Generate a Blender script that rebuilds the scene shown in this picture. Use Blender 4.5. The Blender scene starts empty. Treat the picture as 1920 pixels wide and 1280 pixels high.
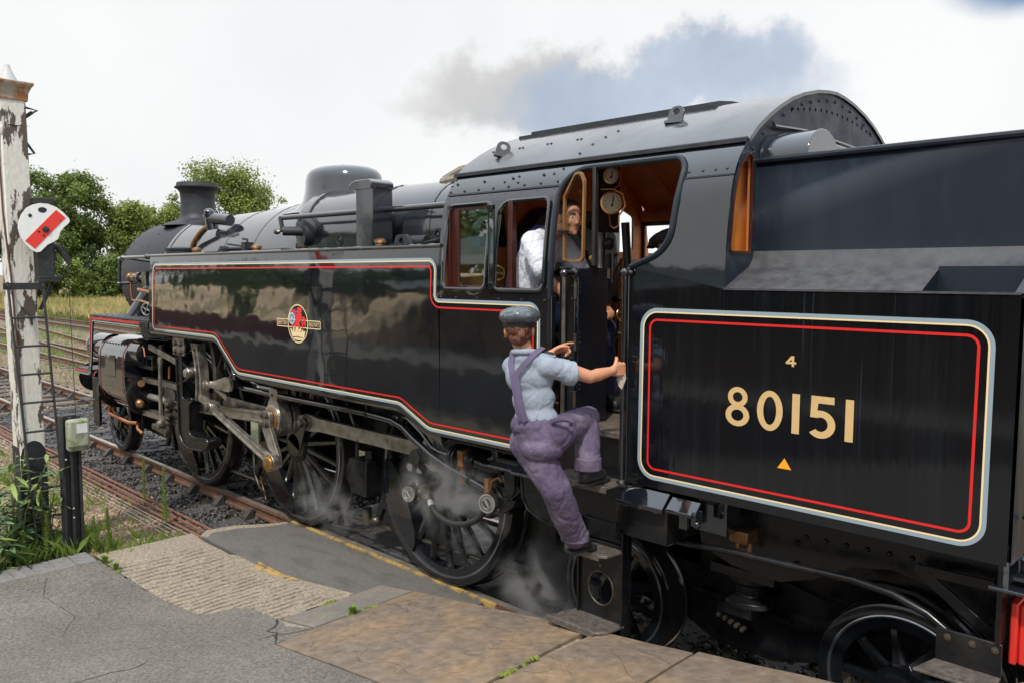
import bpy, bmesh, math, random
import numpy as np
from mathutils import Vector, Matrix
from mathutils.geometry import tessellate_polygon
R = math.radians
rnd = random.Random(7)
SC = bpy.context.scene
COL = SC.collection

# ------------------------------------------------------------------ camera
cam = bpy.data.cameras.new('camera')
cam.sensor_width = 36.0
cam.lens = 1515.77 / 1920 * 36
cam.clip_start = 0.05
cam.clip_end = 2000
camo = bpy.data.objects.new('camera', cam)
COL.objects.link(camo)
cx, cy, cz = 7.5503, -5.2305, 2.6521
fw = Vector((-0.70090666, 0.70856759, -0.08162))
rt = Vector((0.71073857, 0.70344794, 0.00341844))
up = Vector((-0.05983762, 0.05561447, 0.99665766))
camo.matrix_world = Matrix(((rt.x, up.x, -fw.x, cx), (rt.y, up.y, -fw.y, cy), (rt.z, up.z, -fw.z, cz), (0, 0, 0, 1)))
SC.camera = camo

# ------------------------------------------------------------------ light
SUN_EL, SUN_AZ = R(52), R(28)     # azimuth measured from -Y (towards the viewer's side) to +X
sun_dir = Vector((math.sin(SUN_AZ) * math.cos(SUN_EL), -math.cos(SUN_AZ) * math.cos(SUN_EL), math.sin(SUN_EL)))
sl = bpy.data.lights.new('sun', 'SUN')
sl.energy = 3.0
sl.angle = R(3)
sl.color = (1.0, 0.93, 0.82)
so = bpy.data.objects.new('sun', sl)
COL.objects.link(so)
so.rotation_euler = sun_dir.to_track_quat('Z', 'Y').to_euler()

world = bpy.data.worlds.new('World')
SC.world = world
world.use_nodes = True
wn, wl = world.node_tree.nodes, world.node_tree.links
wn.clear()
def N(t, **k):
    n = wn.new(t)
    for a, v in k.items(): setattr(n, a, v)
    return n
sky = N('ShaderNodeTexSky', sky_type='NISHITA', sun_disc=False, sun_elevation=SUN_EL,
        sun_rotation=math.atan2(sun_dir.x, sun_dir.y))
skb = N('ShaderNodeMix', data_type='RGBA', blend_type='MULTIPLY')
skb.inputs[0].default_value = 1
wl.new(sky.outputs[0], skb.inputs[6]); skb.inputs[7].default_value = (0.1, 0.1, 0.1, 1)
tc = N('ShaderNodeTexCoord')
# thick bright overcast with thin places; coordinates are sky directions
nz = N('ShaderNodeTexNoise'); nz.inputs['Scale'].default_value = 2.6; nz.inputs['Detail'].default_value = 7; nz.inputs['Roughness'].default_value = 0.55
wl.new(tc.outputs['Generated'], nz.inputs['Vector'])
cl = N('ShaderNodeValToRGB')
cl.color_ramp.elements[0].position = 0.25; cl.color_ramp.elements[0].color = (0.82, 0.825, 0.835, 1)
cl.color_ramp.elements[1].position = 0.6; cl.color_ramp.elements[1].color = (0.915, 0.915, 0.91, 1)
wl.new(nz.outputs[0], cl.inputs[0])
def blob(direction, size, warp, lo, hi):
    d = N('ShaderNodeVectorMath', operation='SUBTRACT'); d.inputs[1].default_value = direction
    nn = N('ShaderNodeTexNoise'); nn.inputs['Scale'].default_value = 5.5; nn.inputs['Detail'].default_value = 8; nn.inputs['Roughness'].default_value = 0.58
    wl.new(tc.outputs['Generated'], nn.inputs['Vector'])
    sb = N('ShaderNodeVectorMath', operation='SUBTRACT'); sb.inputs[1].default_value = (0.5, 0.5, 0.5)
    wl.new(nn.outputs['Color'], sb.inputs[0])
    sc = N('ShaderNodeVectorMath', operation='SCALE'); sc.inputs['Scale'].default_value = warp
    wl.new(sb.outputs[0], sc.inputs[0])
    ad = N('ShaderNodeVectorMath', operation='ADD')
    wl.new(tc.outputs['Generated'], ad.inputs[0]); wl.new(sc.outputs[0], ad.inputs[1])
    wl.new(ad.outputs[0], d.inputs[0])
    m = N('ShaderNodeVectorMath', operation='MULTIPLY'); m.inputs[1].default_value = size
    wl.new(d.outputs[0], m.inputs[0])
    ln = N('ShaderNodeVectorMath', operation='LENGTH'); wl.new(m.outputs[0], ln.inputs[0])
    mr = N('ShaderNodeMapRange', interpolation_type='SMOOTHSTEP'); mr.inputs[1].default_value = lo; mr.inputs[2].default_value = hi
    mr.inputs[3].default_value = 1; mr.inputs[4].default_value = 0
    wl.new(ln.outputs['Value'], mr.inputs[0])
    return mr
b1 = blob((-0.56, 0.80, 0.205), (4.4, 4.4, 16.5), 0.26, 0.55, 1.02)      # blue-grey gap behind the cab
b2 = blob((-0.215, 0.935, 0.285), (11.0, 11.0, 26.0), 0.04, 0.3, 1.0)       # small deep blue gap, upper right
b3 = blob((-0.65, 0.725, 0.218), (4.0, 4.4, 19.0), 0.26, 0.45, 1.05)      # grey cloud edge left of it
m3 = N('ShaderNodeMix', data_type='RGBA'); wl.new(b3.outputs[0], m3.inputs[0]); wl.new(cl.outputs[0], m3.inputs[6]); m3.inputs[7].default_value = (0.60, 0.595, 0.58, 1)
m1 = N('ShaderNodeMix', data_type='RGBA'); wl.new(b1.outputs[0], m1.inputs[0]); wl.new(m3.outputs[2], m1.inputs[6])
gr = N('ShaderNodeValToRGB'); gr.color_ramp.elements[0].position = 0.35; gr.color_ramp.elements[0].color = (0.33, 0.40, 0.51, 1)
gr.color_ramp.elements[1].position = 0.62; gr.color_ramp.elements[1].color = (0.59, 0.655, 0.755, 1)
wl.new(nz.outputs[0], gr.inputs[0]); wl.new(gr.outputs[0], m1.inputs[7])
m2 = N('ShaderNodeMix', data_type='RGBA'); wl.new(b2.outputs[0], m2.inputs[0]); wl.new(m1.outputs[2], m2.inputs[6]); wl.new(skb.outputs[2], m2.inputs[7])
m4 = N('ShaderNodeMix', data_type='RGBA'); m4.inputs[0].default_value = 0.95
wl.new(skb.outputs[2], m4.inputs[6]); wl.new(m2.outputs[2], m4.inputs[7])
# an overcast sky brightens evenly from horizon to zenith
sx = N('ShaderNodeSeparateXYZ'); wl.new(tc.outputs['Generated'], sx.inputs[0])
ze = N('ShaderNodeMapRange', interpolation_type='SMOOTHSTEP'); ze.inputs[1].default_value = 0.30; ze.inputs[2].default_value = 1.0; ze.inputs[3].default_value = 0; ze.inputs[4].default_value = 1.0
wl.new(sx.outputs[2], ze.inputs[0])
zn = N('ShaderNodeMath', operation='MULTIPLY'); wl.new(ze.outputs[0], zn.inputs[0]); zn.inputs[1].default_value = 1.0
m5 = N('ShaderNodeMix', data_type='RGBA'); wl.new(zn.outputs[0], m5.inputs[0]); wl.new(m4.outputs[2], m5.inputs[6]); m5.inputs[7].default_value = (1.42, 1.58, 1.78, 1)
last = m5.outputs[2]

bg = N('ShaderNodeBackground'); bg.inputs[1].default_value = 1.0
ow = N('ShaderNodeOutputWorld')
wl.new(last, bg.inputs[0]); wl.new(bg.outputs[0], ow.inputs[0])

SC.view_settings.view_transform = 'Standard'
SC.view_settings.look = 'None'
SC.view_settings.exposure = 0.14
SC.view_settings.gamma = 1.0
SC.cycles.use_denoising = True
SC.cycles.max_bounces = 7
SC.cycles.transparent_max_bounces = 12
SC.cycles.volume_bounces = 0
SC.cycles.sample_clamp_indirect = 6

# ------------------------------------------------------------------ mesh helpers
class MB:
    def __init__(self):
        self.v = []; self.f = []
    def add(self, vs, fs):
        o = len(self.v)
        self.v += [tuple(p) for p in vs]
        self.f += [tuple(i + o for i in f) for f in fs]
        return self
    def box(self, x0, x1, y0, y1, z0, z1):
        return self.add([(x0, y0, z0), (x1, y0, z0), (x1, y1, z0), (x0, y1, z0), (x0, y0, z1), (x1, y0, z1), (x1, y1, z1), (x0, y1, z1)],
                        [(0, 3, 2, 1), (4, 5, 6, 7), (0, 1, 5, 4), (1, 2, 6, 5), (2, 3, 7, 6), (3, 0, 4, 7)])
    def obox(self, a, b, w, h, ref=(0, 1, 0)):
        """bar from a to b, width w along ref-ish, height h across"""
        a = Vector(a); b = Vector(b); d = (b - a).normalized()
        r = Vector(ref); r = (r - d * r.dot(d)).normalized(); u = d.cross(r)
        p = []
        for q in (a, b):
            for sx, sy in ((-1, -1), (1, -1), (1, 1), (-1, 1)):
                p.append(q + r * (sx * w / 2) + u * (sy * h / 2))
        return self.add(p, [(0, 3, 2, 1), (4, 5, 6, 7), (0, 1, 5, 4), (1, 2, 6, 5), (2, 3, 7, 6), (3, 0, 4, 7)])
    def prism(self, poly, t0, t1, ax='y', holes=()):
        """poly (a,b) outline (with holes) extruded along ax from t0 to t1"""
        loops = [list(poly)] + [list(h) for h in holes]
        def P(a, b, t): return {'y': (a, t, b), 'x': (t, a, b), 'z': (a, b, t)}[ax]
        flat = [p for l in loops for p in l]
        n = len(flat)
        tri = tessellate_polygon([[Vector((p[0], p[1], 0)) for p in l] for l in loops])
        vs = [P(a, b, t0) for a, b in flat] + [P(a, b, t1) for a, b in flat]
        fs = [tuple(t) for t in tri] + [tuple(i + n for i in reversed(t)) for t in tri]
        o = 0
        for l in loops:
            m = len(l)
            for i in range(m):
                j = (i + 1) % m
                fs.append((o + i, o + j, o + j + n, o + i + n))
            o += m
        return self.add(vs, fs)
    def tube(self, path, r, n=8, caps=True, closed=False):
        P = [Vector(p) for p in path]; m = len(P)
        rs = r if hasattr(r, '__len__') else [r] * m
        ref = None; vs = []
        for i in range(m):
            if closed: t = P[(i + 1) % m] - P[i - 1]
            else: t = P[min(i + 1, m - 1)] - P[max(i - 1, 0)]
            t.normalize()
            if ref is None:
                ref = Vector((0, 0, 1)) if abs(t.z) < 0.9 else Vector((1, 0, 0))
            u = (ref - t * ref.dot(t)); u.normalize(); ref = u; w = t.cross(u)
            for k in range(n):
                a = 2 * math.pi * k / n
                vs.append(P[i] + (u * math.cos(a) + w * math.sin(a)) * rs[i])
        fs = []
        for i in range(m if closed else m - 1):
            j = (i + 1) % m
            for k in range(n):
                l = (k + 1) % n
                fs.append((i * n + k, i * n + l, j * n + l, j * n + k))
        if caps and not closed:
            fs.append(tuple(reversed(range(n)))); fs.append(tuple((m - 1) * n + k for k in range(n)))
        return self.add(vs, fs)
    def cyl(self, a, b, r0, r1=None, n=16):
        return self.tube([a, b], [r0, r0 if r1 is None else r1], n)
    def lathe(self, o, d, prof, n=24, sx=1.0, sy=1.0, ref=None):
        """prof: (along, radius) around axis d through o; closed with caps where radius>0"""
        o = Vector(o); d = Vector(d).normalized()
        r = Vector(ref) if ref else (Vector((0, 0, 1)) if abs(d.z) < 0.9 else Vector((1, 0, 0)))
        u = (r - d * r.dot(d)).normalized(); w = d.cross(u)
        vs = []; fs = []; m = len(prof)
        for (t, q) in prof:
            for k in range(n):
                a = 2 * math.pi * k / n
                vs.append(o + d * t + u * (math.cos(a) * q * sx) + w * (math.sin(a) * q * sy))
        for i in range(m - 1):
            for k in range(n):
                l = (k + 1) % n
                fs.append((i * n + k, i * n + l, (i + 1) * n + l, (i + 1) * n + k))
        fs.append(tuple(reversed(range(n)))); fs.append(tuple((m - 1) * n + k for k in range(n)))
        return self.add(vs, fs)
    def ell(self, c, r, n=12, m=8, M=None):
        vs = []; fs = []
        if not hasattr(r, '__len__'): r = (r, r, r)
        for i in range(m + 1):
            th = math.pi * i / m
            for k in range(n):
                a = 2 * math.pi * k / n
                p = Vector((r[0] * math.sin(th) * math.cos(a), r[1] * math.sin(th) * math.sin(a), r[2] * math.cos(th)))
                if M: p = M @ p
                vs.append(p + Vector(c))
        for i in range(m):
            for k in range(n):
                l = (k + 1) % n
                fs.append((i * n + k, (i + 1) * n + k, (i + 1) * n + l, i * n + l))
        return self.add(vs, fs)
    def rivet(self, c, d=(0, -1, 0), r=0.011, n=6):
        d = Vector(d).normalized()
        return self.lathe(c, d, [(-0.003, r), (r * 0.35, r * 0.9), (r * 0.75, r * 0.45)], n)
    def mesh(self, name, sharp=38):
        me = bpy.data.meshes.new(name)
        me.from_pydata(self.v, [], self.f)
        me.validate()
        bm = bmesh.new(); bm.from_mesh(me)
        bmesh.ops.remove_doubles(bm, verts=bm.verts, dist=1e-5)
        bmesh.ops.recalc_face_normals(bm, faces=bm.faces)
        bm.to_mesh(me); bm.free()
        if sharp:
            me.polygons.foreach_set('use_smooth', [True] * len(me.polygons))
            me.set_sharp_from_angle(angle=R(sharp))
        return me

def put(name, me, mat, parent=None):
    o = bpy.data.objects.new(name, me)
    if mat is not None and not me.materials: me.materials.append(mat)
    COL.objects.link(o)
    if parent: o.parent = parent
    return o
def build(name, mb, mat, parent=None, bevel=0, sharp=38):
    o = put(name, mb.mesh(name, sharp), mat, parent)
    if bevel:
        b = o.modifiers.new('bevel', 'BEVEL'); b.width = bevel; b.segments = 2; b.limit_method = 'ANGLE'; b.angle_limit = R(40)
    return o
def tag(o, label=None, cat=None, group=None, kind=None):
    if label: o['label'] = label
    if cat: o['category'] = cat
    if group: o['group'] = group
    if kind: o['kind'] = kind
    return o
def thing(name, loc, label, cat, group=None, kind=None):
    o = bpy.data.objects.new(name, None); COL.objects.link(o); o.location = loc
    o.empty_display_size = 0.2
    return tag(o, label, cat, group, kind)
def pieces(o, name=None):
    """every loose piece of a mesh becomes an object of its own beside the first"""
    bm = bmesh.new(); bm.from_mesh(o.data); bm.verts.ensure_lookup_table(); seen = {}; groups = []
    for v in bm.verts:
        if v.index in seen: continue
        st_ = [v]; g = set()
        while st_:
            q = st_.pop()
            if q.index in seen: continue
            seen[q.index] = len(groups); g.add(q.index); st_ += [e.other_vert(q) for e in q.link_edges]
        groups.append(g)
    out = [o]
    if len(groups) > 1:
        for k, g in enumerate(groups):
            b2 = bm.copy(); b2.verts.ensure_lookup_table()
            bmesh.ops.delete(b2, geom=[v for v in b2.verts if v.index not in g], context='VERTS')
            me = bpy.data.meshes.new(name or o.name); b2.to_mesh(me); b2.free()
            for m_ in o.data.materials: me.materials.append(m_)
            if k == 0: first = me
            else:
                n_ = bpy.data.objects.new(name or o.name.split('.')[0], me); COL.objects.link(n_); n_.parent = o.parent; n_.location = o.location; out.append(n_)
                for md in o.modifiers:
                    b = n_.modifiers.new(md.name, md.type); b.width = md.width; b.segments = 2; b.limit_method = 'ANGLE'; b.angle_limit = md.angle_limit
        o.data = first
    bm.free()
    if name: o.name = name
    return out
def child_to(o, parent):
    """keep world placement of parts modelled in world coordinates under an Empty that stands at its base"""
    o.parent = parent
    o.location = -Vector(parent.location)
    return o

def fillet(pts, r, n=6, closed=False):
    """round the corners of a 2D polyline; r may be a list"""
    out = []; m = len(pts)
    for i, p in enumerate(pts):
        rr = r[i] if hasattr(r, '__len__') else r
        if (not closed and i in (0, m - 1)) or rr <= 0:
            out.append(tuple(p)); continue
        p = Vector(p); a = Vector(pts[i - 1]) - p; b = Vector(pts[(i + 1) % m]) - p
        la, lb = a.length, b.length; a.normalize(); b.normalize()
        ang = math.acos(max(-1, min(1, a.dot(b))))
        if ang > 3.1: out.append(tuple(p)); continue
        t = min(rr / math.tan(ang / 2), la * 0.49, lb * 0.49); rad = t * math.tan(ang / 2)
        c = p + (a + b).normalized() * (rad / math.sin(ang / 2))
        s = p + a * t - c; e = p + b * t - c
        a0 = math.atan2(s.y, s.x); a1 = math.atan2(e.y, e.x); da = (a1 - a0 + math.pi) % (2 * math.pi) - math.pi
        for k in range(n + 1):
            q = a0 + da * k / n
            out.append((c.x + rad * math.cos(q), c.y + rad * math.sin(q)))
    return out
def circ(cx_, cy_, r, n=24, sy=1.0):
    return [(cx_ + r * math.cos(2 * math.pi * k / n), cy_ + r * sy * math.sin(2 * math.pi * k / n)) for k in range(n)]
PROF = [(-1, 1.332), (2.45, 1.332), (2.6, 1.329), (2.75, 1.321), (2.9, 1.307), (3.0, 1.294), (3.1, 1.277), (3.17, 1.26), (3.25, 1.225), (3.30, 1.195), (3.39, 1.12),
        (3.48, 1.015), (3.565, 0.88), (3.63, 0.755), (3.69, 0.62), (3.74, 0.47), (3.785, 0.28), (3.807, 0.12), (3.815, 0.0)]
def sy(z):
    return float(np.interp(z, [p[0] for p in PROF], [p[1] for p in PROF]))
def side_plate(name, poly, mat, parent, th=0.012, holes=(), off=0.0):
    """plate cut to outline (x,z) following the leaning side profile of the engine"""
    mb = MB().prism(poly, 0.0, th, 'y', holes)
    me = bpy.data.meshes.new(name); me.from_pydata(mb.v, [], mb.f)
    bm = bmesh.new(); bm.from_mesh(me)
    zmin = min(p[1] for p in poly); zmax = max(p[1] for p in poly)
    for z, _ in PROF:
        if zmin < z < zmax:
            bmesh.ops.bisect_plane(bm, geom=bm.verts[:] + bm.edges[:] + bm.faces[:], plane_co=(0, 0, z), plane_no=(0, 0, 1))
    for v in bm.verts: v.co.y += -sy(v.co.z) - off
    bmesh.ops.recalc_face_normals(bm, faces=bm.faces)
    bm.to_mesh(me); bm.free()
    me.polygons.foreach_set('use_smooth', [True] * len(me.polygons)); me.set_sharp_from_angle(angle=R(35))
    return put(name, me, mat, parent)
def ribbon(mb, pts, w, closed=False, off=0.003, shift=0.0):
    """flat painted band w wide along a 2D path on the engine side; shift moves it sideways"""
    m = len(pts); L = []; Rr = []
    for i in range(m):
        p = Vector(pts[i])
        a = Vector(pts[i - 1]) if (closed or i > 0) else None
        b = Vector(pts[(i + 1) % m]) if (closed or i < m - 1) else None
        d1 = (p - a).normalized() if a is not None else None
        d2 = (b - p).normalized() if b is not None else None
        if d1 is None: d1 = d2
        if d2 is None: d2 = d1
        n1 = Vector((-d1.y, d1.x)); n2 = Vector((-d2.y, d2.x)); nn = (n1 + n2)
        nn.normalize(); k = 1 / max(0.4, nn.dot(n1))
        L.append(p + nn * k * (shift + w / 2)); Rr.append(p + nn * k * (shift - w / 2))
    vs = []
    for q in L + Rr:
        vs.append((q.x, -sy(q.y) - off, q.y))
    fs = []
    for i in range(m if closed else m - 1):
        j = (i + 1) % m
        fs.append((i, j, j + m, i + m))
    return mb.add(vs, fs)
def dense(pts, step=0.1, closed=False):
    out = []; m = len(pts)
    for i in range(m if closed else m - 1):
        a = Vector(pts[i]); b = Vector(pts[(i + 1) % m]); k = max(1, int((b - a).length / step))
        for t in range(k): out.append(tuple(a + (b - a) * (t / k)))
    if not closed: out.append(tuple(pts[-1]))
    return out

# ------------------------------------------------------------------ materials
MATS = {}
def mat(name, base, rough=0.5, metal=0.0, var=0.0, vscale=6.0, rvar=0.0, rscale=None, bump=0.0, bscale=40.0, bdet=4, coat=0.0, spec=0.5,
        col2=None, c2scale=3.0, c2lo=0.45, c2hi=0.6, stretch=None, trans=0.0, bdist=0.01, emit=None, wave=None, sss=0):
    m = bpy.data.materials.new(name); m.use_nodes = True
    nt = m.node_tree; n, l = nt.nodes, nt.links
    b = n['Principled BSDF']
    b.inputs['Roughness'].default_value = rough; b.inputs['Metallic'].default_value = metal
    b.inputs['Base Color'].default_value = (*base, 1)
    b.inputs['Coat Weight'].default_value = coat; b.inputs['Coat Roughness'].default_value = 0.04
    b.inputs['Specular IOR Level'].default_value = spec
    t = n.new('ShaderNodeTexCoord'); vec = t.outputs['Object']
    if stretch:
        mp = n.new('ShaderNodeMapping'); mp.inputs['Scale'].default_value = stretch
        l.new(vec, mp.inputs[0]); vec = mp.outputs[0]
    def noise(sc, det=5, rg=0.55):
        q = n.new('ShaderNodeTexNoise'); q.inputs['Scale'].default_value = sc; q.inputs['Detail'].default_value = det; q.inputs['Roughness'].default_value = rg
        l.new(vec, q.inputs['Vector']); return q.outputs[0]
    col = None
    if col2 is not None:
        rp = n.new('ShaderNodeValToRGB'); rp.color_ramp.elements[0].position = c2lo; rp.color_ramp.elements[1].position = c2hi
        rp.color_ramp.elements[0].color = (*base, 1); rp.color_ramp.elements[1].color = (*col2, 1)
        l.new(noise(c2scale, 8, 0.65), rp.inputs[0]); col = rp.outputs[0]
    if var:
        mx = n.new('ShaderNodeMix'); mx.data_type = 'RGBA'; mx.blend_type = 'MULTIPLY'; mx.inputs[0].default_value = 1
        if col: l.new(col, mx.inputs[6])
        else: mx.inputs[6].default_value = (*base, 1)
        mr = n.new('ShaderNodeMapRange'); mr.inputs[1].default_value = 0.3; mr.inputs[2].default_value = 0.7
        mr.inputs[3].default_value = 1 - var; mr.inputs[4].default_value = 1 + var
        l.new(noise(vscale, 8, 0.6), mr.inputs[0]); l.new(mr.outputs[0], mx.inputs[7]); col = mx.outputs[2]
    if col: l.new(col, b.inputs['Base Color'])
    if rvar:
        mr = n.new('ShaderNodeMapRange'); mr.inputs[1].default_value = 0.35; mr.inputs[2].default_value = 0.65
        mr.inputs[3].default_value = max(0.02, rough - rvar); mr.inputs[4].default_value = rough + rvar
        l.new(noise(rscale or vscale, 8, 0.65), mr.inputs[0]); l.new(mr.outputs[0], b.inputs['Roughness'])
    if bump:
        bp = n.new('ShaderNodeBump'); bp.inputs['Strength'].default_value = bump; bp.inputs['Distance'].default_value = bdist
        l.new(noise(bscale, bdet, 0.6), bp.inputs['Height'])
        l.new(bp.outputs[0], b.inputs['Normal']); l.new(bp.outputs[0], b.inputs['Coat Normal'])
    if emit:
        b.inputs['Emission Color'].default_value = (*emit[0], 1); b.inputs['Emission Strength'].default_value = emit[1]
    MATS[name] = m
    return m
def glass(name, tint=(0.9, 0.95, 0.95), refl=1.45, rough=0.02):
    m = bpy.data.materials.new(name); m.use_nodes = True
    nt = m.node_tree; n, l = nt.nodes, nt.links; n.remove(n['Principled BSDF'])
    tr = n.new('ShaderNodeBsdfTransparent'); tr.inputs[0].default_value = (*tint, 1)
    gl = n.new('ShaderNodeBsdfGlossy'); gl.inputs['Roughness'].default_value = rough
    lw = n.new('ShaderNodeLayerWeight'); lw.inputs[0].default_value = 0.5
    pw_ = n.new('ShaderNodeMath'); pw_.operation = 'POWER'; pw_.inputs[1].default_value = 5; l.new(lw.outputs['Facing'], pw_.inputs[0])
    f0 = ((refl - 1) / (refl + 1)) ** 2
    fr = n.new('ShaderNodeMath'); fr.operation = 'MULTIPLY_ADD'; fr.inputs[1].default_value = 1 - f0; fr.inputs[2].default_value = f0; l.new(pw_.outputs[0], fr.inputs[0])
    mx = n.new('ShaderNodeMixShader')
    l.new(fr.outputs[0], mx.inputs[0]); l.new(tr.outputs[0], mx.inputs[1]); l.new(gl.outputs[0], mx.inputs[2])
    l.new(mx.outputs[0], n['Material Output'].inputs[0])
    MATS[name] = m; return m

black = mat('engine_black_gloss', (0.006, 0.0075, 0.0105), 0.06, rvar=0.025, rscale=2.2, bump=0.45, bscale=1.9, bdet=2, bdist=0.012, coat=1.0, var=0.3, vscale=3, spec=0.7)
tankblack = black
bunkblack = mat('bunker_black_gloss', (0.009, 0.013, 0.022), 0.36, rvar=0.08, rscale=3, bump=0.25, bscale=1.5, bdet=2, bdist=0.01, coat=0.0,
                col2=(0.020, 0.027, 0.042), c2scale=0.6, c2lo=0.45, c2hi=0.8, stretch=(5, 5, 0.8), spec=0.35)
shelfm = mat('dusty_black', (0.065, 0.066, 0.072), 0.5, var=.3, vscale=14, rvar=.1, col2=(.045, .047, .055), c2scale=2.2, c2lo=.4, c2hi=.65, bump=.3, bscale=60, bdist=.003)
rearm = mat('rear_wall_black', (0.012, 0.018, 0.030), 0.45, col2=(.035, .05, .072), c2scale=7, c2lo=.5, c2hi=.72, rvar=.1, spec=.35)
boilerblack = mat('boiler_black', (0.015, 0.019, 0.026), 0.13, rvar=0.05, rscale=3, bump=0.3, bscale=2.2, bdist=0.008, coat=0.8, var=0.4, spec=0.9)
roofblack = mat('roof_black', (0.032, 0.034, 0.037), 0.25, rvar=0.15, rscale=2.0, bump=0.35, bscale=1.6, bdist=0.015, var=0.5, vscale=2.5, spec=0.8, coat=0.5)
bunkside = mat('bunker_side_gloss', (0.0045, 0.005, 0.0065), 0.08, rvar=0.04, rscale=3, bump=0.25, bscale=1.5, bdet=2, bdist=0.01, coat=0.3, spec=0.5, col2=(0.011, 0.013, 0.017), c2scale=1.0, c2lo=0.52, c2hi=0.75, stretch=(9, 9, 0.35))
orangep = mat('orange_panel', (0.78, 0.27, 0.045), 0.5, var=.06)
matt = mat('smokebox_matt_black', (0.022, 0.024, 0.03), 0.55, var=0.4, vscale=14, bump=0.3, bscale=60, bdist=0.003, rvar=0.1)
frameb = mat('frame_black', (0.006, 0.0068, 0.0082), 0.30, var=0.6, vscale=5, rvar=0.15, bump=0.35, bscale=25, bdist=0.003, spec=0.4, col2=(.016, .0145, .013), c2scale=6, c2lo=.52, c2hi=.7)
wheelb = mat('wheel_black', (0.007, 0.0082, 0.0105), 0.16, var=0.5, vscale=6, rvar=0.06, bump=0.25, bscale=12, bdist=0.003, coat=0.5)
ringm = mat('tyre_edge_glint', (0.30, 0.32, 0.36), 0.22, metal=0.9, var=0.3)  # tyre edge line, its highlight put into a bright metal colour
tyrem = mat('tyre_steel', (0.035, 0.032, 0.03), 0.35, metal=0.5, var=0.3, rvar=0.1)
steel = mat('bright_steel', (0.40, 0.375, 0.34), 0.36, metal=0.9, var=0.35, vscale=9, rvar=0.12, bump=0.15, bscale=60, bdist=0.002)
oily = mat('oily_steel', (0.13, 0.115, 0.095), 0.4, metal=0.8, var=0.4, vscale=10, rvar=0.12)
silver = mat('cast_alloy', (0.42, 0.42, 0.40), 0.4, metal=0.7, var=0.3, vscale=25)
copper = mat('copper', (0.62, 0.27, 0.13), 0.3, metal=0.95, var=0.3)
brass = mat('brass', (0.62, 0.40, 0.16), 0.3, metal=0.95, var=0.25)
brassdk = mat('tarnished_brass', (0.28, 0.15, 0.07), 0.45, metal=0.8, var=0.4, vscale=20)
lin_grey = mat('lining_grey', (0.25, 0.325, 0.38), 0.3)
lin_cream = mat('lining_cream', (0.80, 0.62, 0.36), 0.3)
lin_red = mat('lining_red', (0.62, 0.022, 0.02), 0.3)
straw = mat('number_straw', (0.60, 0.41, 0.19), 0.35, var=0.06, vscale=30)
amber = mat('amber_paint', (0.85, 0.36, 0.02), 0.35)
blueink = mat('crest_blue', (0.08, 0.24, 0.62), 0.35)
crestblk = mat('crest_black', (0.006, 0.006, 0.007), 0.2)
crestsil = mat('crest_silver', (0.50, 0.57, 0.72), 0.35)
crestred = mat('crest_red', (0.70, 0.035, 0.04), 0.35)
bufred = mat('buffer_red', (0.62, 0.03, 0.022), 0.3, var=0.15, bump=0.15, bscale=20, bdist=0.003, coat=0.2)
cabbrown = mat('cab_brown', (0.74, 0.26, 0.07), 0.45, var=0.2, vscale=5)
cabdark = mat('cab_dark', (0.02, 0.018, 0.016), 0.45, var=0.4)
woodm = mat('varnished_wood', (0.24, 0.125, 0.045), 0.3, var=0.3, vscale=6, stretch=(8, 8, 1))
woodred = mat('red_brown_wood', (0.05, 0.013, 0.009), 0.3, var=0.3, vscale=6)
gaugeface = mat('gauge_face', (0.62, 0.55, 0.38), 0.3)
gaugewhite = mat('gauge_white', (0.75, 0.74, 0.70), 0.3)
winglass = glass('window_glass', (0.72, 0.82, 0.80), 2.7)
clearglass = glass('clear_glass', (0.97, 0.98, 0.98), 1.25)
floorm = mat('cab_floor', (0.10, 0.075, 0.06), 0.7, var=0.5, vscale=12, bump=0.3)
treadm = mat('worn_step', (0.14, 0.12, 0.105), 0.5, metal=0.4, var=0.5, vscale=30, bump=0.8, bscale=90, bdist=0.006)
rubber = mat('rubber_hose', (0.02, 0.02, 0.02), 0.4)

# water runs below the bunker ledge
nt_ = bunkside.node_tree; n_, l_ = nt_.nodes, nt_.links
b_ = n_['Principled BSDF']; t_ = n_.new('ShaderNodeTexCoord'); mp_ = n_.new('ShaderNodeMapping'); mp_.inputs['Scale'].default_value = (26, 0, .35); l_.new(t_.outputs['Object'], mp_.inputs[0])
q_ = n_.new('ShaderNodeTexNoise'); q_.inputs['Scale'].default_value = 1; q_.inputs['Detail'].default_value = 3; l_.new(mp_.outputs[0], q_.inputs['Vector'])
r_ = n_.new('ShaderNodeMapRange'); r_.inputs[1].default_value = .62; r_.inputs[2].default_value = .72; l_.new(q_.outputs[0], r_.inputs[0])
sx_ = n_.new('ShaderNodeSeparateXYZ'); l_.new(t_.outputs['Object'], sx_.inputs[0])
mz_ = n_.new('ShaderNodeMapRange'); mz_.inputs[1].default_value = 1.75; mz_.inputs[2].default_value = 2.58; l_.new(sx_.outputs[2], mz_.inputs[0])
mx_ = n_.new('ShaderNodeMapRange'); mx_.inputs[1].default_value = 5.25; mx_.inputs[2].default_value = 5.35; l_.new(sx_.outputs[0], mx_.inputs[0])
my_ = n_.new('ShaderNodeMapRange'); my_.inputs[1].default_value = 6.35; my_.inputs[2].default_value = 6.15; l_.new(sx_.outputs[0], my_.inputs[0])
pr_ = r_.outputs[0]
for k_ in (mz_, mx_, my_):
    m_ = n_.new('ShaderNodeMath'); m_.operation = 'MULTIPLY'; l_.new(pr_, m_.inputs[0]); l_.new(k_.outputs[0], m_.inputs[1]); pr_ = m_.outputs[0]
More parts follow.
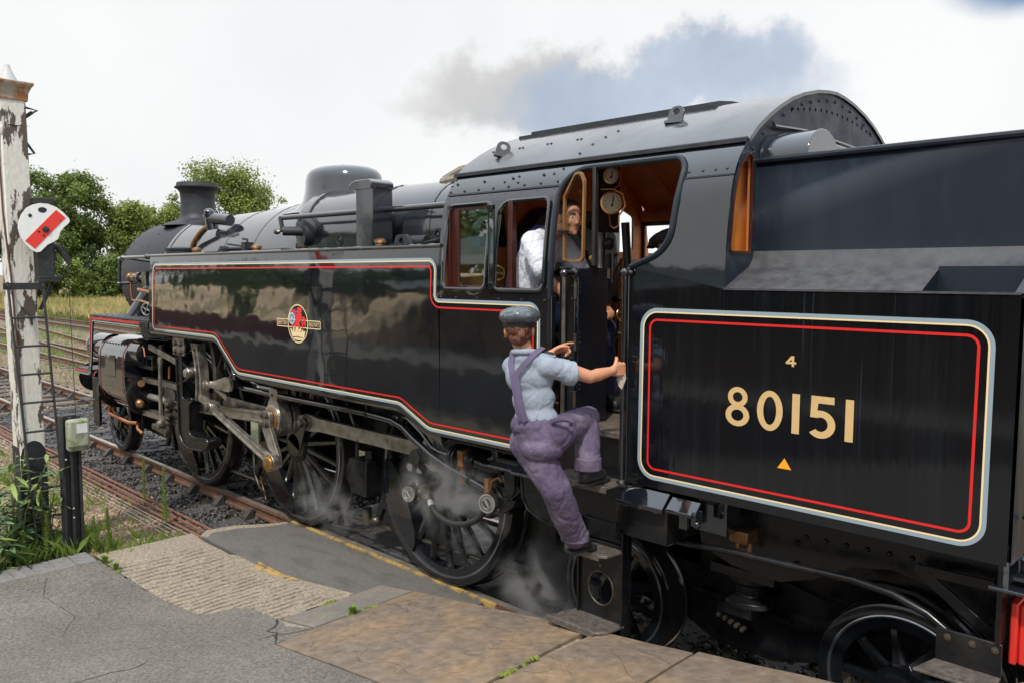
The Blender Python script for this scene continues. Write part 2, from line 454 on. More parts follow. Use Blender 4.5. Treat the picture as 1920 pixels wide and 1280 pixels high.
mm_ = n_.new('ShaderNodeMix'); mm_.data_type = 'RGBA'; l_.new(pr_, mm_.inputs[0]); l_.new(b_.inputs['Base Color'].links[0].from_socket, mm_.inputs[6]); mm_.inputs[7].default_value = (.075, .095, .13, 1); l_.new(mm_.outputs[2], b_.inputs['Base Color'])

# setting
asph = mat('tarmac', (0.122, 0.110, 0.094), 0.85, var=0.55, vscale=48, bump=0.8, bscale=75, bdist=0.008, col2=(0.172, 0.156, 0.134), c2scale=1.1, c2lo=0.4, c2hi=0.7)
conc = mat('weathered_concrete', (0.27, 0.225, 0.17), 0.9, var=0.5, vscale=42, bump=0.7, bscale=90, bdist=0.008, col2=(0.25, 0.21, 0.17), c2scale=3.0, c2lo=0.45, c2hi=0.75)
stone = mat('york_stone', (0.165, 0.128, 0.098), 0.7, var=0.3, vscale=14, bump=0.5, bscale=9, bdet=8, bdist=0.012, col2=(0.25, 0.168, 0.098), c2scale=2.4, c2lo=0.42, c2hi=0.68)
stonegrey = mat('grey_stone', (0.15, 0.138, 0.122), 0.75, var=0.18, vscale=25, bump=0.4, bscale=30, bdist=0.006, col2=(0.20, 0.17, 0.135), c2scale=2.5)
brickm = mat('blue_grey_brick', (0.19, 0.185, 0.18), 0.75, var=0.25, vscale=22, bump=0.4, bscale=60, bdist=0.004)
crossm = mat('crossing_asphalt', (0.125, 0.117, 0.108), 0.75, var=0.25, vscale=20, bump=0.5, bscale=35, bdist=0.008, col2=(0.085, 0.08, 0.075), c2scale=2.5, c2lo=0.5, c2hi=0.68, stretch=(1, 3, 1))
yellow = mat('worn_yellow_paint', (0.42, 0.28, 0.085), 0.7, col2=(0.17, 0.13, 0.085), c2scale=9, c2lo=0.47, c2hi=0.6, bump=0.4, bscale=50)
earth = mat('ground_dirt', (0.20, 0.15, 0.105), 0.95, var=0.4, vscale=25, bump=1.0, bscale=40, bdist=0.03, col2=(0.11, 0.12, 0.05), c2scale=0.8, c2lo=0.48, c2hi=0.62)
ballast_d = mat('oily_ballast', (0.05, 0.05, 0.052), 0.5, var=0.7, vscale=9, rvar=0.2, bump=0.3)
ballast_l = mat('brown_ballast', (0.30, 0.21, 0.145), 0.85, var=0.55, vscale=7, bump=0.3)
railrust = mat('rail_rust', (0.13, 0.065, 0.04), 0.7, var=0.4, vscale=12, bump=0.4, bscale=50, bdist=0.004)
railtop = mat('rail_top', (0.45, 0.40, 0.36), 0.35, metal=0.7, var=0.3)
sleeperm = mat('sleeper_timber', (0.075, 0.068, 0.065), 0.8, var=0.4, vscale=10, stretch=(6, 1, 6), bump=0.5)
chairm = mat('chair_iron', (0.05, 0.045, 0.042), 0.6, var=0.4)
rodm = mat('rusty_rod', (0.17, 0.075, 0.05), 0.75, var=0.4, vscale=16)
wirem = mat('signal_wire', (0.36, 0.33, 0.30), 0.5, metal=0.5)
postm = mat('peeling_white_paint', (0.62, 0.60, 0.55), 0.7, col2=(0.085, 0.068, 0.052), c2scale=2.6, c2lo=0.535, c2hi=0.55, stretch=(2.4, 2.4, 0.8), bump=0.5, bscale=20, var=0.1, vscale=14)
postblack = mat('post_black_paint', (0.016, 0.018, 0.022), 0.5, var=0.3)
ironb = mat('black_iron', (0.022, 0.023, 0.025), 0.55, var=0.4, vscale=18, bump=0.3)
rustcap = mat('rusty_cap', (0.34, 0.30, 0.24), 0.8, col2=(0.30, 0.13, 0.05), c2scale=9, c2lo=0.45, c2hi=0.55)
discw = mat('disc_white', (0.80, 0.81, 0.80), 0.4, var=0.04, vscale=20)
discr = mat('disc_red', (0.75, 0.045, 0.03), 0.4)
relaym = mat('mossy_grey_box', (0.30, 0.31, 0.24), 0.7, col2=(0.14, 0.17, 0.06), c2scale=12, c2lo=0.5, c2hi=0.62)
leafg = mat('leaf_green', (0.145, 0.20, 0.05), 0.55, var=0.45, vscale=0.5, spec=0.3)
leafg2 = mat('leaf_green_light', (0.20, 0.255, 0.06), 0.55, var=0.4, vscale=0.6, spec=0.3)
leafd = mat('leaf_green_dark', (0.09, 0.145, 0.042), 0.55, var=0.4, vscale=0.5, spec=0.3)
buddl = mat('buddleia_leaf', (0.085, 0.155, 0.06), 0.5, var=0.45, vscale=8)
weedg = mat('weed_green', (0.19, 0.28, 0.05), 0.6, var=0.4, vscale=6)
grassd = mat('dry_grass', (0.50, 0.40, 0.18), 0.8, var=0.35, vscale=0.6, col2=(0.28, 0.29, 0.09), c2scale=0.12, c2lo=0.45, c2hi=0.6)
grassg = mat('green_verge_grass', (0.17, 0.19, 0.055), 0.8, var=0.4, vscale=1.0)
bark = mat('bark', (0.09, 0.07, 0.05), 0.9, var=0.4, vscale=6)
moss = mat('moss', (0.13, 0.16, 0.025), 0.9, var=0.5, vscale=30)

# leaves let some light through
def translucent(m, k=.35):
    nt = m.node_tree; n, l = nt.nodes, nt.links; b = n['Principled BSDF']
    t = n.new('ShaderNodeBsdfTranslucent'); mx = n.new('ShaderNodeMixShader'); mx.inputs[0].default_value = k
    src = b.inputs['Base Color'].links
    if src: l.new(src[0].from_socket, t.inputs[0])
    else: t.inputs[0].default_value = b.inputs['Base Color'].default_value
    l.new(b.outputs[0], mx.inputs[1]); l.new(t.outputs[0], mx.inputs[2]); l.new(mx.outputs[0], n['Material Output'].inputs[0])
for m_ in (leafg, leafg2, leafd, weedg, grassd, grassg): translucent(m_)

# york stone: thin layers that have flaked off leave stepped contours
def add_flakes(m, scale, dist):
    nt = m.node_tree; n, l = nt.nodes, nt.links
    b = n['Principled BSDF']; t = n.new('ShaderNodeTexCoord')
    q = n.new('ShaderNodeTexNoise'); q.inputs['Scale'].default_value = scale; q.inputs['Detail'].default_value = 5; q.inputs['Distortion'].default_value = 0.6
    l.new(t.outputs['Object'], q.inputs['Vector'])
    rp = n.new('ShaderNodeValToRGB'); e = rp.color_ramp.elements
    rp.color_ramp.interpolation = 'LINEAR'
    e[0].position = 0.44; e[0].color = (0, 0, 0, 1); e[1].position = 0.446; e[1].color = (0.5, 0.5, 0.5, 1)
    for p, c in ((0.55, 0.5), (0.556, 1.0)):
        z = e.new(p); z.color = (c, c, c, 1)
    l.new(q.outputs[0], rp.inputs[0])
    bp = n.new('ShaderNodeBump'); bp.inputs['Strength'].default_value = 0.9; bp.inputs['Distance'].default_value = dist
    l.new(rp.outputs[0], bp.inputs['Height'])
    old = b.inputs['Normal'].links[0].from_socket if b.inputs['Normal'].links else None
    if old: l.new(old, bp.inputs['Normal'])
    l.new(bp.outputs[0], b.inputs['Normal'])
add_flakes(stone, 1.3, 0.012)

# ------------------------------------------------------------------ ground
def smooth(a, b, x):
    t = min(1, max(0, (x - a) / (b - a))); return t * t * (3 - 2 * t)
def ground_z(x, y):
    z = -0.21
    if -13 < x < 3 and y < -1.35:
        k = smooth(-1.35, -1.75, y) * smooth(-13, -8, x)
        z += 0.09 * k + 0.06 * k * smooth(-2.0, -2.7, y)
    if abs(y) > 14: z -= 0.1 * smooth(14, 40, abs(y))
    return z
xs = np.unique(np.concatenate([np.linspace(-1500, -130, 8), np.linspace(-130, -16, 30), np.arange(-16, 8, 0.3), np.linspace(8, 60, 12), np.linspace(60, 1500, 6)]))
ys = np.unique(np.concatenate([np.linspace(-1500, -40, 8), np.linspace(-40, -8, 10), np.arange(-8, 3, 0.25), np.linspace(3, 60, 30), np.linspace(60, 1500, 8)]))
gv = []; gf = []
for i, x in enumerate(xs):
    for j, y in enumerate(ys):
        jit = rnd.uniform(-0.012, 0.012) if (-16 < x < 8 and -8 < y < 3) else 0
        gv.append((x, y, ground_z(x, y) + jit))
ny = len(ys)
for i in range(len(xs) - 1):
    for j in range(ny - 1):
        gf.append((i * ny + j, (i + 1) * ny + j, (i + 1) * ny + j + 1, i * ny + j + 1))
ground = build('ground', MB().add(gv, gf), earth)
tag(ground, 'brown gravelly ground with weeds beside the tracks', kind='structure')

# ------------------------------------------------------------------ railway tracks
RAILP = [(-0.035, -0.004), (-0.030, 0), (0.030, 0), (0.035, -0.004), (0.035, -0.038), (0.010, -0.052), (0.010, -0.112), (0.030, -0.122), (0.030, -0.148), (-0.030, -0.148), (-0.030, -0.122), (-0.010, -0.112), (-0.010, -0.052), (-0.035, -0.038)]
def rail_mb(path):
    mb = MB(); n = len(RAILP); vs = []; fs = []
    for i, p in enumerate(path):
        a = Vector(path[max(0, i - 1)]); b = Vector(path[min(len(path) - 1, i + 1)])
        d = (b - a).normalized(); nn = Vector((-d.y, d.x))
        for (u, z) in RAILP: vs.append((p[0] + nn.x * u, p[1] + nn.y * u, z))
    for i in range(len(path) - 1):
        for k in range(n):
            l = (k + 1) % n
            fs.append((i * n + k, i * n + l, (i + 1) * n + l, (i + 1) * n + k))
    return mb.add(vs, fs)
def shiny_top(o):
    o.data.materials.append(railtop)
    for p in o.data.polygons:
        if p.normal.z > 0.8 and p.center.z > -0.006: p.material_index = 1
def offset_path(path, d):
    out = []
    for i, p in enumerate(path):
        a = Vector(path[max(0, i - 1)]); b = Vector(path[min(len(path) - 1, i + 1)])
        t = (b - a).normalized(); out.append((p[0] - t.y * d, p[1] + t.x * d))
    return out
sleeper_me = None; chair_me = None
def track(path, s0, s1, spacing, dz, label, chairs=True):
    global sleeper_me, chair_me
    t = thing('railway_track', (path[0][0], path[0][1], dz), label, None, kind='structure')
    del_cat = t.keys()
    for s in (-0.7525, 0.7525):
        o = build('rail', rail_mb(offset_path(path, s)), railrust, t); shiny_top(o)
        o.location = (-path[0][0], -path[0][1], 0)
    if sleeper_me is None:
        sleeper_me = MB().box(-0.125, 0.125, -1.28, 1.28, -0.30, -0.165).mesh('sleeper'); sleeper_me.materials.append(sleeperm)
        c = MB().box(-0.06, 0.06, -0.16, 0.16, -0.165, -0.14)
        c.prism([(-0.15, -0.14), (-0.045, -0.14), (-0.04, -0.05), (-0.075, -0.06), (-0.13, -0.125)], -0.05, 0.05, 'x')
        c.prism([(0.15, -0.14), (0.045, -0.14), (0.04, -0.06), (0.06, -0.065), (0.12, -0.125)], -0.05, 0.05, 'x')
        c.box(-0.035, 0.035, -0.045, -0.036, -0.12, -0.05)
        chair_me = c.mesh('chair'); chair_me.materials.append(chairm)
    L = [0]
    for i in range(1, len(path)): L.append(L[-1] + (Vector(path[i]) - Vector(path[i - 1])).length)
    x = s1
    while x > s0:
        i = max(k for k in range(len(path) - 1) if path[k][0] <= x or k == 0)
        a, b = Vector(path[i]), Vector(path[i + 1]); q = (x - a.x) / (b.x - a.x); p = a + (b - a) * q; ang = math.atan2(b.y - a.y, b.x - a.x)
        o = put('sleeper', sleeper_me, None, t); o.location = (p.x - path[0][0], p.y - path[0][1], 0); o.rotation_euler.z = ang + rnd.uniform(-0.01, 0.01)
        if chairs:
            for s in (-0.7525, 0.7525):
                c = put('rail_chair', chair_me, None, t)
                c.location = (p.x - path[0][0] - math.sin(ang) * s, p.y - path[0][1] + math.cos(ang) * s, 0)
                c.rotation_euler.z = ang + (0 if s < 0 else math.pi)
        x -= spacing
    return t
track([(-400, 0), (-60, 0), (90, 0)], -30, 7.0 - 0.52, 0.7567, 0, 'rusty rails on dark sleepers under the black engine')
track([(-400, 3.75), (-60, 3.75), (90, 3.75)], -48, -14, 0.76, -0.03, 'second line of rails, next beyond the engine', False)
track([(-400, 10.5), (-60, 8.2), (-38, 6.15), (-27, 5.05), (-15, 4.15), (0, 3.76)], -60, -16, 0.76, -0.055, 'curving siding rails that join the second line', False)
track([(-400, 9.4), (-60, 9.4), (90, 9.4)], -60, -25, 0.76, -0.03, 'farthest line of rails beside the dry grass', False)

# ballast stones: nobody could count them
def stones(name, spots, m, label, smin, smax):
    base = []
    for k in range(6):
        b = bmesh.new(); bmesh.ops.create_icosphere(b, subdivisions=1, radius=1)
        for v in b.verts: v.co *= rnd.uniform(0.65, 1.15)
        base.append((np.array([v.co[:] for v in b.verts]), np.array([[v.index for v in f.verts] for f in b.faces]))); b.free()
    V = []; F = []; o = 0
    for (x, y, z) in spots:
        bv, bf = base[rnd.randrange(6)]
        s = rnd.uniform(smin, smax)
        A = np.array(Matrix.Rotation(rnd.uniform(0, 6.28), 3, Vector((rnd.uniform(-1, 1), rnd.uniform(-1, 1), rnd.uniform(-1, 1))).normalized()))
        V.append((bv * np.array([1, rnd.uniform(0.6, 1), rnd.uniform(0.5, 0.8)]) * s) @ A.T + np.array([x, y, z])); F.append(bf + o); o += len(bv)
    V = np.concatenate(V); F = np.concatenate(F)
    me = bpy.data.meshes.new(name); me.from_pydata(V.tolist(), [], F.tolist())
    ob = put(name, me, m); tag(ob, label, kind='stuff'); return ob
sp = []
while len(sp) < 15000:
    x = rnd.uniform(-11, 7.2); y = rnd.uniform(-1.42, 1.0)
    if -0.4 < x < 2.75 and y < -0.6: continue
    sp.append((x, y, -0.185 + rnd.uniform(-0.012, 0.026)))
stones('ballast', sp, ballast_d, 'dark oily stones around the near track', 0.018, 0.042)
sp = []
while len(sp) < 7500:
    x = -0.4 - abs(rnd.gauss(0, 4.5)); y = rnd.uniform(-2.9, -1.15)
    if x < -12: continue
    if y > -1.38 and rnd.random() < 0.7: continue
    sp.append((x, y, ground_z(x, y) + rnd.uniform(-0.012, 0.008)))
while len(sp) < 15000:
    x = rnd.uniform(-30, -9); y = rnd.uniform(-2, 6)
    if abs(y - 0.7525) < .1 or abs(y + .7525) < .1: continue
    sp.append((x, y, -0.20 + rnd.uniform(-0.01, 0.015)))
stones('gravel', sp, ballast_l, 'loose brown stones beside the rails', 0.015, 0.04)

# ------------------------------------------------------------------ platform ramp
def zr(x):
    t = x - 1.04
    return min(0.885, 0.136 * (t + math.sqrt(t * t + 0.15)) / 2)
def ramp_slab(name, poly, zoff, thick, m, parent=None, bevel=0.0, step=0.25, sharp=38):
    mb = MB().prism(poly, -thick, 0.0, 'z')
    me = bpy.data.meshes.new(name); me.from_pydata(mb.v, [], mb.f)
    bm = bmesh.new(); bm.from_mesh(me)
    x0 = min(p[0] for p in poly); x1 = max(p[0] for p in poly)
    x = x0 + step
    while x < min(x1, 9) - 0.02:
        bmesh.ops.bisect_plane(bm, geom=bm.verts[:] + bm.edges[:] + bm.faces[:], plane_co=(x, 0, 0), plane_no=(1, 0, 0)); x += step
    for v in bm.verts: v.co.z += zr(v.co.x) + zoff
    bmesh.ops.recalc_face_normals(bm, faces=bm.faces)
    bm.to_mesh(me); bm.free()
    if sharp:
        me.polygons.foreach_set('use_smooth', [True] * len(me.polygons)); me.set_sharp_from_angle(angle=R(sharp))
    o = put(name, me, m, parent)
    if bevel:
        b = o.modifiers.new('bevel', 'BEVEL'); b.width = bevel; b.segments = 2; b.limit_method = 'ANGLE'; b.angle_limit = R(50)
    return o
def rough_edge(pts, amp, step=0.06):
    out = []
    for i in range(len(pts) - 1):
        a = Vector(pts[i]); b = Vector(pts[i + 1]); k = max(1, int((b - a).length / step))
        for t in range(k):
            q = a + (b - a) * (t / k)
            out.append((q.x + (rnd.uniform(-amp, amp) if t else 0), q.y + (rnd.uniform(-amp, amp) if t else 0)))
    return out + [pts[-1]]
plat = thing('platform', (3, -3, 0), 'grey tarmac station platform sloping down to the rails, edged with flagstones', None, kind='structure')
def pl(o): return child_to(o, plat)
edge = rough_edge([(-0.31, -2.72), (0.8, -2.705), (1.74, -2.70), (1.83, -2.61), (1.84, -2.47), (1.96, -2.405), (2.41, -2.415), (2.62, -2.47), (2.84, -2.385), (2.885, -2.70)], 0.012)
pl(ramp_slab('tarmac', edge + [(5, -2.695), (9, -2.695), (40, -2.695), (40, -8.0), (-0.31, -8.0)], 0.004, 0.4, asph, plat, 0.0))
def crack(pts, w):
    P = [V_2(p) for p in dense(rough_edge(pts, .012, .07), .05)]; L = []; Q = []
    for i, p in enumerate(P):
        d = (P[min(i + 1, len(P) - 1)] - P[max(i - 1, 0)]).normalized(); n = Vector((-d.y, d.x)); k = w * rnd.uniform(.3, 1.0) * (.3 if i in (0, len(P) - 1) else 1)
        L.append(p + n * k); Q.append(p - n * k)
    m = len(P); vs = [(q.x, q.y, zr(q.x) + .0062) for q in L + Q]
    return vs, [(i, i + 1, m + i + 1, m + i) for i in range(m - 1)]
V_2 = lambda p: Vector((p[0], p[1]))
ck = MB()
for pts, w in (([(2.25, -4.1), (2.373, -3.714), (2.392, -3.551), (2.458, -3.432), (2.424, -3.335)], .007), ([(2.41, -2.42), (2.52, -2.48), (2.60, -2.60), (2.70, -2.58), (2.885, -2.70)], .012), ([(2.84, -2.385), (2.80, -2.52), (2.72, -2.60), (2.70, -2.72)], .008), ([(-.2, -3.2), (.3, -3.35), (.9, -3.3), (1.3, -3.5)], .004), ([(3.3, -3.1), (3.9, -3.4), (4.4, -3.3), (5.0, -3.6)], .005)):
    ck.add(*crack(pts, w))
ckm = mat('crack_dirt', (.03, .028, .024), .95)
for o in pieces(build('tarmac_crack', ck, ckm, plat)): pl(o)
# flagstones along the edge
def quad(x0, x1, y0, y1, a=0.012):
    q = [(x0, y0), (x1, y0), (x1, y1), (x0, y1)]
    q = [(p[0] + rnd.uniform(-a, a), p[1] + rnd.uniform(-a, a)) for p in q]
    return rough_edge(q + [q[0]], 0.005, 0.11)[:-1]
def flag(poly, dz, m): pl(ramp_slab('flagstone', poly, dz, 0.085, m, plat, 0.009, 0.35))
flag([(2.432, -2.385), (2.80, -2.35), (2.775, -1.475), (2.40, -1.50)], 0.0, stonegrey)
flag(rough_edge([(2.885, -2.69), (2.845, -2.45), (2.80, -1.475), (3.6, -1.46), (4.49, -1.447), (4.51, -2.0), (4.535, -2.685), (3.6, -2.675), (2.885, -2.69)], 0.006, 0.12)[:-1], 0.002, stone)
xa = 4.55
for k, w in enumerate((0.70, 1.42, 1.05, 1.3, 1.2)):
    flag(quad(xa, xa + w - 0.03, -2.67, -1.44 + 0.01 * k, 0.006), [0.0, 0.006, -0.002, 0.003, 0][k], stone); xa += w
pl(ramp_slab('mortar_bed', [(2.41, -2.66), (9.6, -2.66), (9.6, -1.56), (2.41, -1.56)], -0.02, 0.03, conc, plat))
pl(ramp_slab('platform_wall', [(2.5, -2.66), (9.6, -2.66), (9.6, -1.575), (2.5, -1.575)], -0.09, 1.0, brickm, plat))
mo = MB()
for (x0, y0, x1, y1, w, n) in ((4.52, -1.95, 4.532, -2.25, 0.022, 30), (2.80, -2.1, 2.815, -1.85, 0.02, 20), (2.43, -2.05, 2.42, -1.93, 0.02, 12), (0.1, -2.69, 0.14, -2.70, 0.04, 10), (0.02, -2.7, -0.2, -2.68, 0.05, 14)):
    for k in range(n):
        q = rnd.random(); x = x0 + (x1 - x0) * q + rnd.uniform(-w, w); y = y0 + (y1 - y0) * q + rnd.uniform(-w, w) * .6
        mo.ell((x, y, zr(x) + 0.002), (rnd.uniform(.008, .022), rnd.uniform(.008, .02), rnd.uniform(.006, .014)), 6, 4)
o = pl(build('moss_tufts', mo, moss, plat)); o['kind'] = 'stuff'
# grooved concrete ramp
gx = []; x = -0.50
while x < 2.415:
    gx.append(x); x += 0.008
gy = np.linspace(-2.70, -1.80, 20)
mb = MB(); vs = []; fs = []
for i, x in enumerate(gx):
    for j, y in enumerate(gy):
        wob = 0.012 * math.sin(y * 7 + x * 3) + 0.01 * math.sin(y * 19 + x * 11)
        ph = ((x + wob + 0.05) / 0.098) % 1.0
        d = (-0.045 * (1 if ph < .16 else max(0, 1 - (ph - .16) / .16)) * (0.35 + 0.65 * (math.sin(x * 31 + y * 9) * math.sin(y * 13 - x * 7) > -.35)) + 0.003 * (1 - ph)) if x > -0.12 else 0
        depth = smooth(-0.12, 0.1, x) * (0.7 + 0.3 * math.sin(x * 5 + y * 4) ** 2)
        if y > -1.93: depth *= 0.35
        yy_ = y + (0.03 * smooth(0, -0.5, x) * (j / 19) if x < 0 else 0)
        xx_ = x
        if i == 0: xx_ += (0.17 * (j / 19) ** 2)
        vs.append((xx_, yy_, zr(x) + d * depth + rnd.uniform(-0.0015, 0.0015)))
n = len(gy)
for i in range(len(gx) - 1):
    for j in range(n - 1): fs.append((i * n + j, (i + 1) * n + j, (i + 1) * n + j + 1, i * n + j + 1))
# front faces towards the crossing and the end
b0 = len(vs)
for i, x in enumerate(gx): vs.append((vs[i * n + n - 1][0], vs[i * n + n - 1][1] + 0.02, -0.12))
for i in range(len(gx) - 1): fs.append((i * n + n - 1, (i + 1) * n + n - 1, b0 + i + 1, b0 + i))
b1 = len(vs)
for j in range(n): vs.append((vs[j][0] - 0.03, vs[j][1], -0.25))
for j in range(n - 1): fs.append((j, j + 1, b1 + j + 1, b1 + j))
pl(build('grooved_ramp', mb.add(vs, fs), conc, plat, sharp=12))
pl(ramp_slab('yellow_patch', rough_edge([(.86, -1.812), (1.3, -1.818), (1.64, -1.80), (1.64, -1.757), (.90, -1.757), (.86, -1.812)], .006, .06)[:-1], .006, .02, yellow, plat))
pl(ramp_slab('kerb_strip', rough_edge([(-0.30, -1.795), (0.4, -1.795), (0.45, -1.755), (2.40, -1.755), (2.40, -1.80), (1.0, -1.81), (-0.30, -1.81), (-0.30, -1.795)], 0.006, 0.1)[:-1], 0.001, 0.15, conc, plat))
# blue bricks at the platform end
bme = None
y = -2.735
for k in range(22):
    w = 0.158
    mbk = [(-0.655, y - w), (-0.33, y - w), (-0.33, y), (-0.655, y)]
    o = pl(ramp_slab('edging_brick', mbk, rnd.uniform(-0.004, 0.006), 0.07, brickm, plat, 0.008)); o.rotation_euler.z = 0
    y -= w + 0.008
pl(ramp_slab('mortar', [(-0.66, -8), (-0.31, -8), (-0.31, -2.73), (-0.66, -2.73)], -0.012, 0.2, conc, plat))
# foot crossing beside the rail
cpoly = rough_edge([(-0.34, -1.735), (-0.47, -1.62), (-0.415, -1.35), (-0.22, -1.06), (-0.14, -0.852), (2.9, -0.852), (2.9, -1.735), (-0.34, -1.735)], 0.006, 0.15)[:-1]
cross = thing('foot_crossing', (1.2, -1.3, 0), 'dark asphalt crossing between platform ramp and rail with yellow edge', None, kind='structure')
child_to(build('asphalt_slab', MB().prism(cpoly, -0.22, 0.0, 'z'), crossm, cross, 0.02), cross)
child_to(build('concrete_edge', MB().prism(rough_edge([(-.36, -1.735), (-.49, -1.62), (-.435, -1.34), (-.24, -1.045), (-.15, -.86), (-.10, -.90), (-.16, -1.09), (-.33, -1.36), (-.37, -1.6), (-.26, -1.70), (-.36, -1.735)], .008, .09)[:-1], -.2, .006, 'z'), conc, cross, .01), cross)
child_to(build('rail_boards', MB().box(-0.1, 2.7, -0.64, 0.64, -0.2, -0.012), ballast_d, cross, 0.01), cross)  # dark ballast colour on the boards stands in for shade under the engine
yb = MB()
x = -0.15
while x < 2.78:
    w = rnd.uniform(0.3, 0.5); yb.prism([(x, -0.832 + rnd.uniform(-.008, .006)), (x + w - 0.012, -0.832 + rnd.uniform(-.008, .006)), (x + w - 0.012, -0.792), (x, -0.792)], -0.1, 0.006 + rnd.uniform(-.003, .003), 'z'); x += w
child_to(build('yellow_edge', yb, yellow, cross, 0.004), cross)
child_to(build('yellow_patch', MB().prism(rough_edge([(0.86, -1.742), (0.95, -1.70), (1.3, -1.69), (1.62, -1.705), (1.6, -1.742), (0.86, -1.742)], 0.008, 0.07)[:-1], 0.0, 0.005, 'z').box(0.88, 1.58, -1.762, -1.747, -0.05, 0.05), yellow, cross), cross)

# point rods and signal wires on their stools
def rods(y0, r, m, z, lab, x0=-40, x1=-0.42):
    o = build('point_rod' if r > .01 else 'signal_wire', MB().tube([(x0, y0, z), (-12, y0, z), (-4, y0 + 0.01, z + 0.004), (x1, y0, z)], r, 8), m)
    return o
stool = thing('rod_run', (-4, -1.6, -0.12), 'rusty point rodding laid beside the near rail', 'point rods')
for yv, zv in ((-1.47, -0.075), (-1.555, -0.075), (-1.64, -0.085), (-1.70, -0.10)):
    child_to(build('rod', MB().tube([(-40, yv - 0.05, zv), (-4, yv, zv), (-0.40, yv, zv)], 0.0165, 8), rodm, stool), stool)
for xv in (-3.5, -1.45, -6.2):
    child_to(build('rod_stool', MB().box(xv - 0.02, xv + 0.02, -1.78, -1.40, -0.13, -0.098), rodm, stool), stool)
wires = thing('wire_run', (-4, -1.85, -0.1), 'thin pale signal wires running beside the rusty rods', 'signal wires')
for yv, zv in ((-1.765, -0.05), (-1.80, -0.06), (-1.86, -0.065), (-1.93, -0.05)):
    child_to(build('wire', MB().tube([(-40, yv - 0.1, zv), (-3, yv, zv), (-0.40, yv + 0.02, zv)], 0.0042, 5), wirem, wires), wires)

# ------------------------------------------------------------------ trees, grass
def leaf_cloud(name, lobes, n, size, m, parent, seed, asp=0.6):
    """leaf-sized faces spread through the outer part of many overlapping lobes"""
    g = np.random.default_rng(seed)
    w = np.array([l[3] ** 2 for l in lobes]); w /= w.sum()
    idx = g.choice(len(lobes), n, p=w)
    L = np.array(lobes)[idx]
    d = g.normal(size=(n, 3)); d /= np.linalg.norm(d, axis=1)[:, None]
    rad = np.abs(g.normal(0.72, 0.36, n))[:, None]
    c = L[:, :3] + d * rad * L[:, 3:4] * np.array([1, 1, 0.85])
    nrm = d * 0.6 + g.normal(size=(n, 3)) * 0.6 + np.array([0, 0, 0.5]); nrm /= np.linalg.norm(nrm, axis=1)[:, None]
    t = np.cross(nrm, g.normal(size=(n, 3))); t /= np.linalg.norm(t, axis=1)[:, None]; b = np.cross(nrm, t)
    s = size * (0.6 + 0.8 * g.random(n))[:, None]
    V = np.stack([c - t * s, c - b * s * asp + nrm * s * .15, c + t * s, c + b * s * asp + nrm * s * .15], 1).reshape(-1, 3)
    F = np.arange(n * 4).reshape(n, 4)
    me = bpy.data.meshes.new(name); me.from_pydata(V.tolist(), [], F.tolist())
    return put(name, me, m, parent)
V_ = lambda *a: Vector(a)
def tree(x, y, h, r, m, label, group, seed, n=9000, size=0.22, trunk=0.25, low=0.25, nl=26, cat='tree', name='tree'):
    g = random.Random(seed)
    t = thing(name, (x, y, -0.3), label, cat, group)
    lobes = []
    zc, rz = h * (1 + low) / 2, h * (1 - low) / 2
    big = [(g.uniform(-.45, .45) * r, g.uniform(-.45, .45) * r, zc + g.uniform(-.6, .55) * rz, r * g.uniform(.45, .7)) for k in range(7)]
    for k in range(nl * 2):
        B_ = big[k % 7]; d = V_(g.gauss(0, 1), g.gauss(0, 1), g.gauss(0, 1)).normalized() * B_[3] * g.uniform(.55, 1.05)
        lr = r * g.uniform(.12, .34); p = V_(B_[0] + d.x, B_[1] + d.y, min(h - lr, B_[2] + d.z * rz / r * .8))
        lobes.append((p.x, p.y, max(p.z, .04 * h), lr))
    leaf_cloud('crown', lobes, int(n * 1.7), size * .72, m, t, seed)
    mb = MB(); top = h * 0.8
    mb.tube([(0, 0, -0.1), (g.uniform(-.1, .1), 0, h * .3), (g.uniform(-.3, .3), g.uniform(-.3, .3), top)], [trunk, trunk * .8, trunk * .2], 8)
    build('trunk', mb, bark, t)
    bb = MB()
    for l in lobes[:14]:
        z0 = max(0.15 * h, l[2] * 0.55); bb.tube([(0, 0, z0), (l[0] * .5, l[1] * .5, (z0 + l[2]) / 2 + .1), (l[0], l[1], l[2])], [trunk * .35, trunk * .22, trunk * .06], 5)
    build('branches', bb, bark, t)
    return t
GT = 'trees beyond the field'
tree(-75, 18.3, 13.7, 4.1, leafg, 'tallest leafy tree of the left group, behind the signal post', GT, 11, 14000, 0.21)
tree(-74, 24.3, 11.3, 3.5, leafg2, 'rounded bright green tree between the tall tree and the smokebox', GT, 12, 10000, 0.2)
tree(-76, 28.6, 11.2, 3.3, leafg2, 'loose light green tree just left of the chimney', GT, 13, 8000, 0.2)
tree(-78, 37.4, 16.6, 6.0, leafg2, 'open airy tree rising behind the chimney and boiler', GT, 14, 10500, 0.21, low=0.3)
tree(-80, 42.0, 13.4, 3.0, leafg2, 'small sparse tree at the right end of the tree line', GT, 15, 3500, 0.2)
tree(-79, 13.2, 12.0, 3.2, leafd, 'dark tree at the left edge of the tree line', GT, 16, 7000, 0.22)
tree(-80, 21.4, 9.0, 3.2, leafd, 'dark tree filling the gap behind the two green trees', GT, 17, 7000, 0.24)
tree(-81, 32.5, 10.8, 3.6, leafd, 'dark tree behind the engine smokebox', GT, 18, 6000, 0.24)
bl = ['round pale bush below the tall tree', 'large grey green bush at the edge of the field', 'dense dark green bush left of the smokebox', 'bright bush beside the engine front', 'low leafy bush behind the signal ladder', 'tall shrub in shade under the trees', 'low shrub half hidden by the smokebox', 'spreading shrub hidden mostly by the smokebox']
